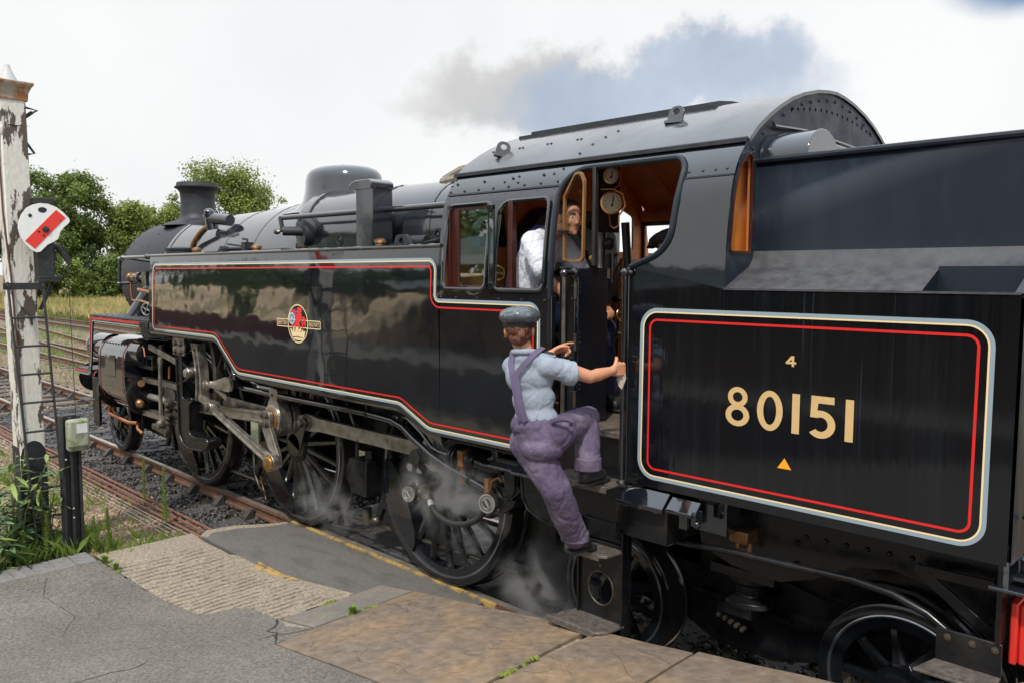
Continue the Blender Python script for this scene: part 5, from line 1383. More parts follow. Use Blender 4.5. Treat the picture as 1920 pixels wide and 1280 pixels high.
for s in (1, -1):
    q = [tuple(E0 + nn * s * .022), tuple(E1 + nn * s * .026), tuple(E1 + nn * s * .046), tuple(E0 + nn * s * .038)]
    mb.prism(q if s > 0 else q[::-1], -1.33, -1.28, 'y')
eye(mb, E1.x, E1.y, -1.345, -1.265, .088); eye(mb, E0.x, E0.y, -1.345, -1.26, .06)
ecr = part('eccentric_rod', mb, steel, None, .002)
part('brass_cap', MB().lathe((E1.x, -1.345, E1.y), (0, -1, 0), [(0, .088), (.012, .088), (.014, .066), (.03, .064), (.036, .05)], 20), brass, ecr)
part('cap_bolts', MB().rivet((E1.x + .06, -1.358, E1.y - .045), (0, -1, 0), .018).rivet((E1.x - .05, -1.358, E1.y + .06), (0, -1, 0), .018), oily, ecr)
part('rod_nut', MB().lathe((E0.x, -1.345, E0.y), (0, -1, 0), [(0, .04), (.03, .04), (.04, .02)], 6), oily, ecr)
# expansion link, hung in its bracket
lk = []
for t in np.linspace(-1, 1, 9): lk.append((-1.50 + .06 * (1 - t * t) + (-.04 * t - .03), 1.53 + .33 * t))
def lkp(dx0, dx1): return [(p[0] + dx0, p[1]) for p in lk] + [(p[0] + dx1, p[1]) for p in reversed(lk)]
link = part('expansion_link', MB().prism(lkp(-.065, -.03), -1.23, -1.13, 'y').prism(lkp(.04, .075), -1.23, -1.13, 'y').prism([(-1.62, 1.86), (-1.45, 1.86), (-1.46, 1.80), (-1.61, 1.80)], -1.225, -1.135, 'y').prism(fillet([(-1.50, 1.28), (-1.36, 1.28), (-1.0, 1.24), (-.90, 1.17), (-1.02, 1.14), (-1.38, 1.2)], .03, 3, True), -1.24, -1.20, 'y'), steel, None, .003)
part('link_outer', MB().prism([(p[0] + .11, p[1] + .02) for p in lk] + [(p[0] + .19, p[1] + .02) for p in reversed(lk)], -1.10, -1.0, 'y'), oily, link, .004)
part('trunnion', eye(MB(), -1.62, 1.52, -1.29, -1.20, .062).lathe((-1.62, -1.29, 1.52), (0, -1, 0), [(0, .05), (.02, .05), (.025, .02)], 14), steel, link)
part('trunnion_plate', MB().obox((-1.95, -1.26, 1.68), (-1.62, -1.26, 1.56), .02, .025).obox((-1.9, -1.26, 1.36), (-1.62, -1.26, 1.46), .02, .025).lathe((-1.63, -1.21, 1.52), (0, 1, 0), [(0, .13), (.05, .13)], 20), frameb, link)
part('lifting_arm', MB().prism(fillet([(-1.13, 1.465), (-.98, 1.485), (-.70, 1.555), (-.60, 1.55), (-.575, 1.47), (-.62, 1.40), (-.72, 1.40), (-.98, 1.405), (-1.12, 1.40)], .035, 4, True), -1.27, -1.235, 'y').lathe((-1.10, -1.27, 1.435), (0, -1, 0), [(0, .055), (.03, .055), (.032, .038), (.06, .036), (.065, .02)], 10).prism([(-1.0, 1.39), (-.72, 1.30), (-.74, 1.36), (-.9, 1.40)], -1.26, -1.24, 'y'), steel, None, .003)
part('reach_rod', MB().tube([(-.62, -1.2, 1.48), (-.62, -.9, 1.5)], .05, 10).tube([(-.88, -1.26, 1.62), (-.8, -1.24, 1.78), (-.76, -1.2, 1.62), (-.70, -1.2, 1.55)], .016, 6), frameb)
part('radius_rod', MB().obox((-3.02, -1.16, 1.725), (-1.52, -1.18, 1.50), .03, .07), steel, None, .003)
# black motion bracket
JB = fillet([(-1.945, 1.72), (-1.80, 1.72), (-1.80, 1.20), (-1.655, 1.20), (-1.60, 1.225), (-1.545, 1.225), (-1.545, 1.19), (-1.625, 1.15), (-1.645, .85), (-1.62, .79), (-1.50, .775), (-1.18, .80), (-1.14, .74), (-1.30, .655), (-1.66, .625), (-1.82, .66), (-1.915, .76)], [.01, .01, .03, .03, .01, .01, .01, .03, .05, .05, .05, .03, .05, .1, .1, .12, .12], 5, True)
mbk = part('motion_bracket', MB().prism(JB, -1.262, -1.10, 'y'), frameb, None, .006)
part('bracket_rim', MB().tube([(p[0], -1.268, p[1]) for p in JB], .012, 6, closed=True), frameb, mbk)
pl8 = part('bracket_plate', MB().box(-2.02, -1.715, -1.275, -1.25, 1.705, 1.905).box(-2.02, -1.715, -1.275, -1.1, 1.885, 1.905), steel, mbk, .004)
mb = MB()
for x in (-1.94, -1.79):
    for z in (1.75, 1.84): mb.lathe((x, -1.275, z), (0, -1, 0), [(0, .03), (.02, .028), (.028, .015)], 8)
part('bolts', mb, oily, pl8)
# slide bars, crosshead, piston rod, levers
part('slide_bar', MB().prism([(-3.36, 1.30), (-1.85, 1.30), (-1.85, 1.235), (-3.36, 1.235)], -1.13, -1.03, 'y'), steel, None, .003)
part('slide_bar', MB().prism([(-3.36, .87), (-1.85, .87), (-1.85, .80), (-3.36, .80)], -1.15, -1.02, 'y'), steel, None, .003)
ch_ = part('crosshead', MB().prism(fillet([(-2.66, 1.23), (-2.22, 1.23), (-2.22, 1.14), (-2.33, 1.1), (-2.33, .99), (-2.22, .95), (-2.22, .88), (-2.66, .88), (-2.66, .95), (-2.56, 1.0), (-2.56, 1.1), (-2.66, 1.15)], .02, 2, True), -1.16, -1.02, 'y').lathe((-2.42, -1.16, 1.05), (0, -1, 0), [(0, .09), (.03, .085), (.035, .05), (.06, .045)], 14), oily, None, .004)
part('piston_rod', MB().cyl((-3.4, -1.08, 1.05), (-2.5, -1.08, 1.05), .042), silver, ch_)
part('combination_lever', MB().prism(fillet([(-2.66, 1.62), (-2.585, 1.62), (-2.60, 1.45), (-2.635, .88), (-2.60, .74), (-2.71, .74), (-2.69, .88), (-2.66, 1.45)], .02, 3, True), -1.20, -1.17, 'y').lathe((-2.655, -1.2, .775), (0, -1, 0), [(0, .05), (.03, .045), (.035, .02)], 10), steel, None, .003)
part('union_link', MB().obox((-2.86, -1.19, .725), (-2.50, -1.19, .69), .05, .06).lathe((-2.48, -1.22, .69), (0, 1, 0), [(0, .05), (.07, .05)], 12).lathe((-2.84, -1.22, .725), (0, 1, 0), [(0, .04), (.07, .04)], 12).obox((-2.48, -1.16, .70), (-2.44, -1.14, .98), .05, .09), oily, None, .004)
mb = MB()
for z in (1.05, .98, .88, .82): mb.ell((-2.40, -1.2, z), (.045, .04, .035), 8, 5)
part('crosshead_nuts', mb, oily, ch_)
gd = MB()
for z in (1.575, 1.44): gd.box(-3.30, -2.83, -1.20, -1.16, z, z + .04)
for x in (-3.28, -3.08, -2.90): gd.box(x, x + .045, -1.19, -1.0, 1.44, 1.60)
gd.box(-2.92, -2.76, -1.15, -1.0, 1.45, 1.60).prism(fillet([(-2.78, 1.55), (-2.70, 1.76), (-2.60, 1.78), (-2.58, 1.58), (-2.66, 1.5)], .03, 3, True), -1.17, -1.13, 'y')
part('valve_guide', gd.cyl((-3.35, -1.1, 1.52), (-2.8, -1.1, 1.52), .03), frameb, None, .003)
pieces_oil = part('oil_pipe', MB().tube([(-3.42, -1.2, 1.78), (-3.2, -1.21, 1.76), (-3.07, -1.21, 1.70), (-3.04, -1.21, 1.60)], .012, 6).tube([(-2.33, -1.2, 1.38), (-2.32, -1.2, 1.48), (-2.30, -1.2, 1.53)], .014, 6), copper); pieces(pieces_oil)
part('small_pipes', MB().tube([(-3.1, -1.2, 1.86), (-2.9, -1.24, 1.82), (-2.7, -1.25, 1.84), (-2.3, -1.2, 1.84)], .009, 6).tube([(-2.9, -1.2, 1.88), (-2.5, -1.2, 1.86), (-2.1, -1.2, 1.87)], .012, 6).tube([(-.93, -1.15, 1.70), (-.88, -1.18, 1.62), (-.9, -1.15, 1.5)], .014, 6), frameb)

# ---- pipework under the tank
main = [(-.80, -1.12, 1.70), (-.765, -1.14, 1.60), (-.70, -1.15, 1.50), (-.60, -1.15, 1.455), (-.5, -1.15, 1.443), (.1, -1.15, 1.440), (1.67, -1.15, 1.448), (1.90, -1.15, 1.442), (2.10, -1.15, 1.432), (2.244, -1.15, 1.395), (2.38, -1.15, 1.318), (2.62, -1.15, 1.213), (2.80, -1.15, 1.160), (3.23, -1.16, 1.075), (3.36, -1.18, 1.045)]
mp = part('exhaust_pipe', MB().tube(main, .030, 12), black)
part('pipe_clip', MB().lathe((.12, -1.15, 1.44), (1, 0, 0), [(0, .036), (.03, .036)], 12).box(.10, .14, -1.16, -1.13, 1.47, 1.58).lathe((1.72, -1.15, 1.447), (1, 0, 0), [(0, .036), (.03, .036)], 12).box(1.72, 1.75, -1.16, -1.13, 1.47, 1.58).lathe((3.06, -1.155, 1.11), (1, 0, -.2), [(0, .036), (.03, .036)], 12), frameb, mp)
pieces(part('feed_pipe', MB().tube([(1.95, -1.10, 1.50), (2.25, -1.10, 1.46), (2.455, -1.12, 1.37), (2.60, -1.13, 1.275), (2.70, -1.13, 1.252), (2.88, -1.13, 1.246)], .018, 8).tube([(-.55, -1.05, 1.56), (-.48, -1.06, 1.5), (-.3, -1.07, 1.47), (.1, -1.07, 1.47)], .028, 8), black))
inj = part('injector', MB().cyl((2.86, -1.12, 1.245), (3.12, -1.12, 1.245), .06, n=14).lathe((2.86, -1.12, 1.245), (1, 0, 0), [(0, .09), (.03, .09), (.032, .05), (.045, .05), (.047, .09), (.07, .09)], 18).lathe((3.05, -1.12, 1.242), (1, 0, 0), [(0, .085), (.03, .085), (.05, .06)], 18).tube([(3.1, -1.12, 1.24), (3.25, -1.13, 1.225), (3.40, -1.13, 1.24), (3.45, -1.13, 1.30)], .05, 12).ell((2.75, -1.05, 1.33), (.09, .05, .06), 10, 6), frameb)
ofp = part('overflow_pipe', MB().cyl((3.0, -1.16, 1.24), (3.0, -1.16, 1.06), .022, n=8).cyl((3.0, -1.16, 1.20), (3.0, -1.16, 1.32), .045, n=8).cyl((3.30, -1.18, 1.16), (3.32, -1.2, .98), .03, n=8), brassdk, inj); pieces(ofp)
def coupling(c, r):
    d = Vector((.25, -1, .05)).normalized()
    o = part('hose_coupling', MB().lathe(Vector(c) - d * .06, d, [(-.03, r * .8), (.0, r * 1.05), (.055, r), (.06, r * .96)], 22), oily)
    cap = MB(); revolve(cap, Vector(c), d, [(0, r * .96), (.006, r * .94), (.006, r * .80), (0, r * .78)], 24); revolve(cap, Vector(c), d, [(0, r * .62), (.005, r * .6), (.005, r * .52), (0, r * .5)], 24)
    cap.lathe(Vector(c) - d * .004, d, [(0, r * .95), (.004, r * .95)], 24)
    u = Vector((.6, .1, -.8)); u = (u - d * u.dot(d)).normalized(); cap.obox(Vector(c) - u * r * .45 + d * .003, Vector(c) + u * r * .45 + d * .003, .01, r * .18, d)
    w = d.cross(u)
    for k in range(26):
        a = 2 * math.pi * k / 26; q = u * math.cos(a) + w * math.sin(a); cap.obox(Vector(c) + q * r * .66 + d * .002, Vector(c) + q * r * .75 + d * .002, .006, r * .05, d)
    part('cap', cap, silver, o)
    lug = MB()
    for a in (.3, 2.4, 4.3): lug.ell(Vector(c) - d * .05 + (u * math.cos(a) + w * math.sin(a)) * r * 1.1, .018, 6, 4)
    part('lug', lug, oily, o)
    return o
k1 = coupling((2.451, -1.26, .89), .066); k2 = coupling((3.372, -1.26, 1.000), .074)
part('coupling_neck', MB().tube([(2.50, -1.18, .90), (2.56, -1.16, .90), (2.62, -1.18, .87)], .04, 10).box(2.5, 2.6, -1.2, -1.0, .86, .96).tube([(2.57, -1.16, .88), (2.65, -1.2, .855)], [.05, .035], 10), oily, k1)
part('ferrule', MB().tube([(2.63, -1.19, .865), (2.70, -1.22, .83)], .028, 10), silver, k1)
part('steam_hose', MB().tube([(2.66, -1.2, .85), (2.74, -1.23, .81), (2.82, -1.25, .787), (2.92, -1.26, .770), (3.02, -1.26, .768), (3.13, -1.25, .79), (3.24, -1.24, .845), (3.32, -1.23, .93), (3.34, -1.22, .97)], .024, 10), rubber)
part('coupling_body', MB().prism([(3.40, 1.12), (3.46, 1.05), (3.60, 1.05), (3.66, 1.16), (3.58, 1.0), (3.47, .93), (3.40, .98)], -1.2, -1.02, 'y').box(3.36, 3.52, -1.18, -1.0, .93, 1.12), frameb, k2, .01)
part('thin_pipe', MB().tube([(3.36, -1.22, 1.07), (3.40, -1.23, 1.17), (3.46, -1.23, 1.20), (3.50, -1.23, 1.18)], .010, 6).tube([(3.66, -1.2, 1.15), (3.75, -1.2, 1.10), (3.85, -1.2, 1.09)], .008, 6), brassdk, k2)
# footstep angle, brackets, hangers beneath the cab
sb = part('cab_step_angle', MB().prism([(-1.345, 1.30), (-1.16, 1.355), (-1.16, 1.375), (-1.352, 1.318)], 3.47, 3.70, 'x').prism([(-1.36, 1.295), (-1.20, 1.36), (-1.20, 1.38), (-1.37, 1.315)], 3.71, 4.19, 'x'), black, None, .003)
part('bracket', MB().prism([(3.47, 1.33), (3.56, 1.33), (3.56, 1.15), (3.63, 1.10), (3.66, 1.14), (3.66, 1.33), (3.72, 1.33), (3.72, 1.12), (3.78, 1.04), (3.9, .99), (4.22, .99), (4.22, 1.36), (3.47, 1.36)], -1.27, -1.25, 'y').prism([(3.47, 1.34), (3.56, 1.16), (3.52, 1.02), (3.66, 1.13), (3.62, 1.34)], -1.2, -1.18, 'y'), frameb, sb, .003)
part('plate_rim', MB().tube([(3.73, -1.275, 1.27), (3.74, -1.275, 1.13), (3.79, -1.275, 1.05), (3.9, -1.275, 1.005), (4.0, -1.275, .995)], .008, 6), frameb, sb)
part('upper_step', MB().box(4.19, 4.655, -1.515, -1.27, 1.392, 1.408).box(4.19, 4.655, -1.517, -1.507, 1.37, 1.41), treadm, None, .003)
part('step_back', MB().box(4.0, 4.66, -1.285, -1.26, .98, 1.40), frameb)
part('box_lid', MB().prism([(-1.40, 1.315), (-1.335, 1.385), (-1.335, 1.40), (-1.42, 1.325), (-1.42, 1.30), (-1.40, 1.295)], 4.655, 4.985, 'x'), black, None, .003)
ub = part('under_cab_box', MB().box(4.60, 4.972, -1.345, -1.0, 1.088, 1.32), frameb, None, .005)
mb = MB()
for x in (4.72, 4.82, 4.93): mb.rivet((x, -1.40, 1.298), (0, -.3, -1), .015)
part('lid_bolts', mb, oily, ub)
part('step_angle', MB().prism([(-1.40, 1.32), (-1.335, 1.375), (-1.335, 1.39), (-1.41, 1.33), (-1.41, 1.31)], 5.0, 5.19, 'x').box(5.17, 5.2, -1.41, -1.33, 1.27, 1.345).box(5.06, 5.115, -1.36, -1.33, 1.22, 1.34).ell((5.19, -1.38, 1.275), .025, 8, 6).box(5.12, 5.3, -1.25, -1.1, 1.2, 1.4), black, None, .004)
# lower cab steps
hp = [(4.48 + .098 * math.cos(a), .70 + .108 * math.sin(a)) for a in np.linspace(0, 2 * math.pi, 25)[:-1]]
ls = part('cab_steps', MB().prism([(4.30, .43), (4.655, .43), (4.655, 1.0), (4.31, 1.0)], -1.325, -1.313, 'y', [hp]).box(4.644, 4.658, -1.345, -1.25, .43, 1.12).box(4.298, 4.312, -1.345, -1.25, .43, 1.12).box(4.29, 4.66, -1.30, -1.28, 1.0, 1.12), frameb, None, .003)
part('hole_rim', MB().tube([(p[0], -1.327, p[1]) for p in hp], .006, 6, closed=True).lathe((4.478, -1.325, .845), (0, -1, 0), [(0, .014), (.008, .012)], 8), oily, ls)
part('tread', MB().prism([(4.30, -1.32), (4.655, -1.32), (4.640, -1.475), (4.60, -1.50), (4.33, -1.50), (4.30, -1.47)], .962, .978, 'z').prism([(4.33, -1.497), (4.60, -1.497), (4.60, -1.505), (4.33, -1.505)], .945, .985, 'z'), treadm, ls, .003)
part('tread', MB().prism([(4.27, -1.32), (4.66, -1.32), (4.645, -1.47), (4.59, -1.53), (4.21, -1.53), (4.24, -1.46)], .492, .508, 'z').prism([(4.21, -1.527), (4.59, -1.527), (4.59, -1.535), (4.21, -1.535)], .47, .512, 'z'), treadm, ls, .003)

# ---- beneath the bunker
uf = MB().prism(fillet([(4.9, 1.40), (6.66, 1.40), (6.66, 1.05), (6.5, 1.0), (6.42, 1.02), (6.3, 1.12), (6.109, 1.16), (5.9, 1.12), (5.7, 1.0), (5.5, .93), (5.2, .95), (5.0, 1.02)], .06, 4, True), -1.0, -.975, 'y')
ufp = part('bunker_frame', uf, frameb)
mb = MB()
for k in range(9): mb.rivet((5.65 + k * .11, -1.0, 1.225 + .004 * k), (0, -1, 0), .016)
for z in (1.18, 1.06): mb.rivet((5.60, -1.0, z), (0, -1, 0), .02)
for x in (5.40, 5.50, 5.60): mb.ell((x, -1.22, 1.405), (.025, .03, .012), 8, 5)
pieces(part('frame_bolt', mb, frameb, ufp))
part('heating_pipe', MB().tube([(4.9, -1.18, 1.075), (5.007, -1.2, 1.082), (5.27, -1.2, 1.106), (5.65, -1.2, 1.116), (5.99, -1.2, 1.130), (6.18, -1.2, 1.112), (6.34, -1.2, 1.061), (6.46, -1.2, .985), (6.58, -1.2, .90)], .021, 10).lathe((5.24, -1.2, 1.104), (1, 0, .05), [(0, .023), (.03, .023)], 10), frameb)
part('brass_lubricator', MB().box(5.245, 5.36, -1.12, -1.0, 1.135, 1.195).box(5.24, 5.365, -1.125, -.99, 1.195, 1.205).cyl((5.275, -1.07, 1.135), (5.275, -1.07, 1.09), .014, n=8).cyl((5.35, -1.07, 1.135), (5.35, -1.07, 1.08), .016, n=8).tube([(5.275, -1.07, 1.10), (5.31, -1.08, 1.09), (5.35, -1.07, 1.10)], .006, 6), brassdk, None, .003)
bo = part('bogie_frame', MB().prism(fillet([(4.0, .75), (4.75, .75), (4.95, .80), (5.35, .80), (5.6, .75), (6.6, .72), (6.6, .45), (6.1, .42), (5.6, .36), (5.3, .27), (4.9, .27), (4.65, .38), (4.2, .42), (4.0, .45)], .06, 3, True), -.64, -.61, 'y').box(4.2, 6.2, -.6, .6, .5, .62), frameb)
part('side_bearer', MB().prism(fillet([(5.05, .66), (5.28, .66), (5.28, .60), (5.05, .60)], .01, 2, True), -.90, -.62, 'y').lathe((5.2, -.78, .66), (0, 0, 1), [(0, .16), (.03, .15), (.06, .09), (.12, .09), (.14, .13), (.18, .13)], 20, 1, .8, (1, 0, 0)).box(5.0, 5.42, -.9, -.62, .84, .90).box(5.1, 5.3, -.85, -.62, .9, 1.0), frameb, bo, .004)
mb = MB()
for k in range(5): mb.cyl((5.06 + k * .04, -.86, .575 - .012 * k), (5.06 + k * .04, -.90, .575 - .012 * k), .014, n=8)
part('bearer_bolts', mb, oily, bo)
part('spring', MB().prism([(4.75, .62), (5.5, .58), (5.9, .66), (5.9, .63), (5.5, .55), (4.75, .59)], -.70, -.64, 'y'), frameb, bo)
part('bogie_guard', MB().tube([(5.82, -.76, .95), (6.0, -.76, .985), (6.15, -.76, .98), (6.3, -.76, .92), (6.45, -.76, .80)], [.02] * 5, 6), frameb, bo)
part('diagonal_stay', MB().obox((6.24, -1.08, 1.235), (6.64, -1.12, .98), .02, .055).obox((6.25, -1.08, 1.225), (6.67, -1.1, 1.235), .02, .05), frameb, None, .003)
rs = part('rear_step', MB().box(6.42, 6.685, -1.335, -1.32, .915, 1.066), frameb, None, .003)
part('tread', MB().prism([(6.42, -1.325), (6.685, -1.325), (6.685, -1.50), (6.38, -1.50)], .905, .918, 'z'), treadm, rs, .003)
mb = MB()
for x in (6.47, 6.57, 6.66): mb.lathe((x, -1.335, 1.035), (0, -1, 0), [(0, .016), (.006, .016), (.007, .009), (.014, .008)], 8)
part('step_bolts', mb, oily, rs)
part('rear_post', MB().box(6.655, 6.675, -1.335, -1.24, 1.06, 1.42).cyl((6.65, -1.25, 1.10), (6.65, -1.25, 1.13), .02, n=8), frameb)
part('rear_ledge', MB().box(6.62, 6.82, -1.34, -.8, 1.300, 1.315), boilerblack, None, .003)
rb = part('rear_buffer_beam', MB().box(6.690, 6.72, -1.25, 1.24, .955, 1.235).box(6.72, 6.98, -1.22, -.55, .95, 1.225), bufred, None, .008)
mb = MB()
for x, z in ((6.78, 1.22), (6.74, 1.16), (6.76, 1.02), (6.9, 1.2), (6.9, 1.02)): mb.ell((x, -1.185, z), (.022, .014, .022), 10, 6)
part('beam_rivets', mb, bufred, rb)
part('rear_pipes', MB().tube([(6.74, -1.22, 2.25), (6.74, -1.22, 1.42)], .014, 8).tube([(6.72, -1.2, 1.62), (6.78, -1.22, 1.56), (6.95, -1.25, 1.56)], .022, 8).box(6.70, 7.1, -1.28, -1.20, 1.345, 1.36).tube([(6.72, -1.25, 1.44), (6.85, -1.27, 1.42), (7.0, -1.27, 1.45)], .016, 8), boilerblack)

# ------------------------------------------------------------------ crest and numbers (flat transfers on the side plates)
def flat(name, loops_list, m, parent, off):
    mb = MB()
    for k, (poly, holes) in enumerate(loops_list):
        fl = [p for l in [poly] + list(holes) for p in l]
        tri = tessellate_polygon([[Vector((p[0], p[1], 0)) for p in l] for l in [poly] + list(holes)])
        mb.add([(x, -sy(z) - off - .00025 * k, z) for x, z in fl], [tuple(t) for t in tri])
    me = bpy.data.meshes.new(name); me.from_pydata(mb.v, [], mb.f)
    bm = bmesh.new(); bm.from_mesh(me)
    for f in bm.faces:
        f.normal_update()
        if f.normal.y > 0: f.normal_flip()
    bm.to_mesh(me); bm.free()
    return put(name, me, m, parent)
CX, CZ = .925, 2.20
def E_(pts): return [(CX + .178 * (x - 692) / 222, CZ + .18 * (665 - y) / 435) for x, y in pts]
crest = flat('crest', [(fillet([(.548, 2.162), (1.310, 2.162), (1.310, 2.238), (.548, 2.238)], .012, 3, True), [fillet([(.557, 2.170), (1.301, 2.170), (1.301, 2.230), (.557, 2.230)], .008, 3, True)]), (circ(CX, CZ, .178, 48), [circ(CX, CZ, .166, 48)])], lin_cream, LO, .0045)
flat('crest_ground', [(fillet([(.557, 2.170), (1.301, 2.170), (1.301, 2.230), (.557, 2.230)], .008, 3, True), []), (circ(CX, CZ, .1665, 48), [])], crestblk, crest, .0035)
lion = [(720, 300), (770, 310), (788, 350), (785, 385), (772, 420), (782, 500), (757, 560), (745, 600), (732, 650), (748, 760), (722, 770), (700, 740), (668, 712), (620, 732), (545, 752), (528, 712), (560, 702), (618, 682), (635, 640), (642, 560), (630, 460), (600, 425), (550, 412), (560, 372), (600, 345), (632, 372), (652, 425), (682, 465), (692, 430), (676, 345), (690, 312)]
tail = [(755, 600), (770, 530), (800, 502), (842, 512), (862, 570), (868, 730), (850, 730), (826, 660), (812, 690), (802, 770), (784, 760), (776, 660)]
tailh = [(790, 560), (805, 545), (822, 562), (822, 610), (800, 640), (788, 610)]
flat('lion', [(fillet(E_(lion), .004, 2, True), []), (fillet(E_(tail), .004, 2, True), [E_(tailh)])], crestred, crest, .0050)
flat('lion_mane', [(E_([(640, 345), (652, 345), (664, 392), (692, 398), (704, 388), (690, 420), (672, 425), (652, 408)]), [])], blueink, crest, .0056)
wcx, wcz = E_([(565, 555)])[0]
flat('crest_wheel', [(circ(wcx, wcz, .056, 28), [circ(wcx, wcz, .040, 28)]), (circ(wcx, wcz, .016, 14), [])] + [([(wcx + .041 * math.cos(a + s * .07), wcz + .041 * math.sin(a + s * .07)) for s in (-1, 1)] + [(wcx + .012 * math.cos(a + s * .25), wcz + .012 * math.sin(a + s * .25)) for s in (1, -1)], []) for a in np.linspace(0, 2 * math.pi, 13)[:-1]], crestsil, crest, .0060)
crown = [(525, 790), (545, 772), (560, 790), (577, 855), (592, 762), (615, 757), (622, 832), (652, 765), (690, 738), (715, 800), (745, 757), (765, 772), (772, 830), (800, 782), (825, 852), (840, 802), (856, 830), (832, 930), (802, 1020), (690, 1035), (600, 1010), (556, 930)]
flat('crown', [(E_(crown), [E_([(640, 985), (690, 965), (750, 985), (690, 975)])])], lin_cream, crest, .0054)
flat('crown_band', [(E_([(585, 965), (690, 940), (800, 968), (792, 985), (690, 958), (592, 985)]), []), (E_([(610, 850), (628, 800), (640, 850)]), []), (E_([(690, 840), (700, 800), (712, 850)]), []), (E_([(750, 850), (762, 800), (775, 860)]), [])], brassdk, crest, .0060)
def text(name, s, x, z, size, m, parent, off, width=None):
    cu = bpy.data.curves.new(name, 'FONT'); cu.body = s; cu.size = size; cu.align_x = 'CENTER'; cu.align_y = 'CENTER'
    o = bpy.data.objects.new(name, cu); COL.objects.link(o)
    dg = bpy.context.evaluated_depsgraph_get()
    me = bpy.data.meshes.new_from_object(o.evaluated_get(dg)); bpy.data.objects.remove(o)
    w = max(v.co.x for v in me.vertices) - min(v.co.x for v in me.vertices)
    k = width / w if width else 1
    for v in me.vertices:
        a, b = v.co.x * k, v.co.y; zz = z + b; v.co = (x + a, -sy(zz) - off, zz)
    return put(name, me, m, parent)
text('crest_lettering', 'BRITISH', .652, 2.200, .062, lin_cream, crest, .0045, .16)
text('crest_lettering', 'RAILWAYS', 1.203, 2.200, .062, lin_cream, crest, .0045, .175)
def oval(cx_, cz_, rx, rz, n=36): return [(cx_ + rx * math.cos(2 * math.pi * k / n), cz_ + rz * math.sin(2 * math.pi * k / n)) for k in range(n)]
def dig(name, ll): return flat(name, ll, straw, LO, .0040)
dig('numeral', [(oval(5.3965, 1.912, .0700, .0595), [oval(5.3965, 1.912, .036, .0305)]), (oval(5.3965, 2.010, .0580, .0535), [oval(5.3965, 2.010, .0285, .0265)])])
dig('numeral', [(oval(5.581, 1.9575, .0715, .105), [oval(5.581, 1.9575, .036, .074)])])
dig('numeral', [([(5.702, 1.856), (5.742, 1.856), (5.742, 2.060), (5.702, 2.060)], [])])
five = [(5.802, 2.062), (5.918, 2.062), (5.918, 2.026), (5.838, 2.026), (5.834, 1.991)] + [(5.852 + .074 * math.cos(a), 1.921 + .070 * math.sin(a)) for a in np.linspace(R(97), R(-140), 22)] + [(5.852 + .036 * math.cos(a), 1.921 + .036 * math.sin(a)) for a in np.linspace(R(-135), R(105), 18)] + [(5.838, 1.953), (5.798, 1.953)]
dig('numeral', [(five, [])])
dig('numeral', [([(5.973, 1.854), (6.013, 1.854), (6.013, 2.060), (5.973, 2.060)], [])])
dig('power_class', [([(5.693, 2.250), (5.705, 2.250), (5.705, 2.218), (5.715, 2.218), (5.715, 2.209), (5.705, 2.209), (5.705, 2.196), (5.693, 2.196), (5.693, 2.209), (5.661, 2.209), (5.661, 2.217)], [[(5.693, 2.218), (5.674, 2.218), (5.693, 2.238)]]) if False else ([(5.689, 2.250), (5.705, 2.250), (5.705, 2.196), (5.693, 2.196), (5.693, 2.232), (5.674, 2.2175), (5.661, 2.2175)], []), ([(5.661, 2.2205), (5.661, 2.209), (5.716, 2.209), (5.716, 2.2205)], [])])
flat('triangle_mark', [([(5.632, 1.666), (5.708, 1.666), (5.670, 1.722)], [])], amber, LO, .0040)

# ================================================================== people
from mathutils import noise as mnoise
skin = mat('skin', (0.54, 0.25, 0.145), 0.55, var=.06, vscale=14, bump=.15, bscale=80, bdist=.002)
skinred = mat('lips', (0.36, 0.11, 0.08), 0.5)
shirtb = mat('blue_grey_shirt', (0.262, 0.302, 0.37), 0.85, var=.14, vscale=6, bump=.5, bscale=14, bdist=.02)
dung = mat('faded_purple_dungarees', (0.080, 0.060, 0.112), 0.85, var=.35, vscale=9, bump=.6, bscale=30, bdist=.012, col2=(.135, .108, .165), c2scale=6)
strapm = mat('purple_strap', (0.11, 0.085, 0.16), 0.85, var=.2)
leather = mat('black_leather', (0.02, 0.022, 0.024), 0.3, var=.4, vscale=15, bump=.5, bscale=14, bdist=.015)
capleather = mat('shiny_cap_leather', (0.085, 0.10, 0.115), 0.18, var=.4, bump=.6, bscale=11, bdist=.02, coat=.3)
bootm = mat('boot_leather', (0.022, 0.022, 0.022), 0.45, var=.4, vscale=15, bump=.3)
hairm = mat('auburn_hair', (0.11, 0.036, 0.019), 0.5, var=.5, vscale=40, stretch=(1, 1, .3), bump=.6, bscale=60)
hairdk = mat('dark_hair', (0.02, 0.016, 0.013), 0.5, var=.4, bump=.5, bscale=60)
whitesh = mat('white_shirt', (0.62, 0.65, 0.74), 0.8, var=.05, bump=.7, bscale=13, bdist=.03)
navy = mat('navy_braces', (0.02, 0.025, 0.11), 0.7)
navyt = mat('navy_overalls', (0.035, 0.045, 0.12), 0.85, var=.2, bump=.5, bscale=14, bdist=.02)
tweed = mat('grey_tweed', (0.055, 0.05, 0.05), 0.9, var=.4, vscale=60, bump=.4, bscale=90, bdist=.003)
jacket = mat('dark_jacket', (0.03, 0.032, 0.04), 0.85, var=.3)
eyew = mat('eye_white', (0.42, 0.38, 0.34), 0.45)
eyed = mat('iris', (0.02, 0.015, 0.012), 0.2)
ragm = mat('oily_rag', (0.40, 0.36, 0.31), 0.9, col2=(.12, .09, .07), c2scale=25, c2lo=.5, c2hi=.6)
V3 = Vector
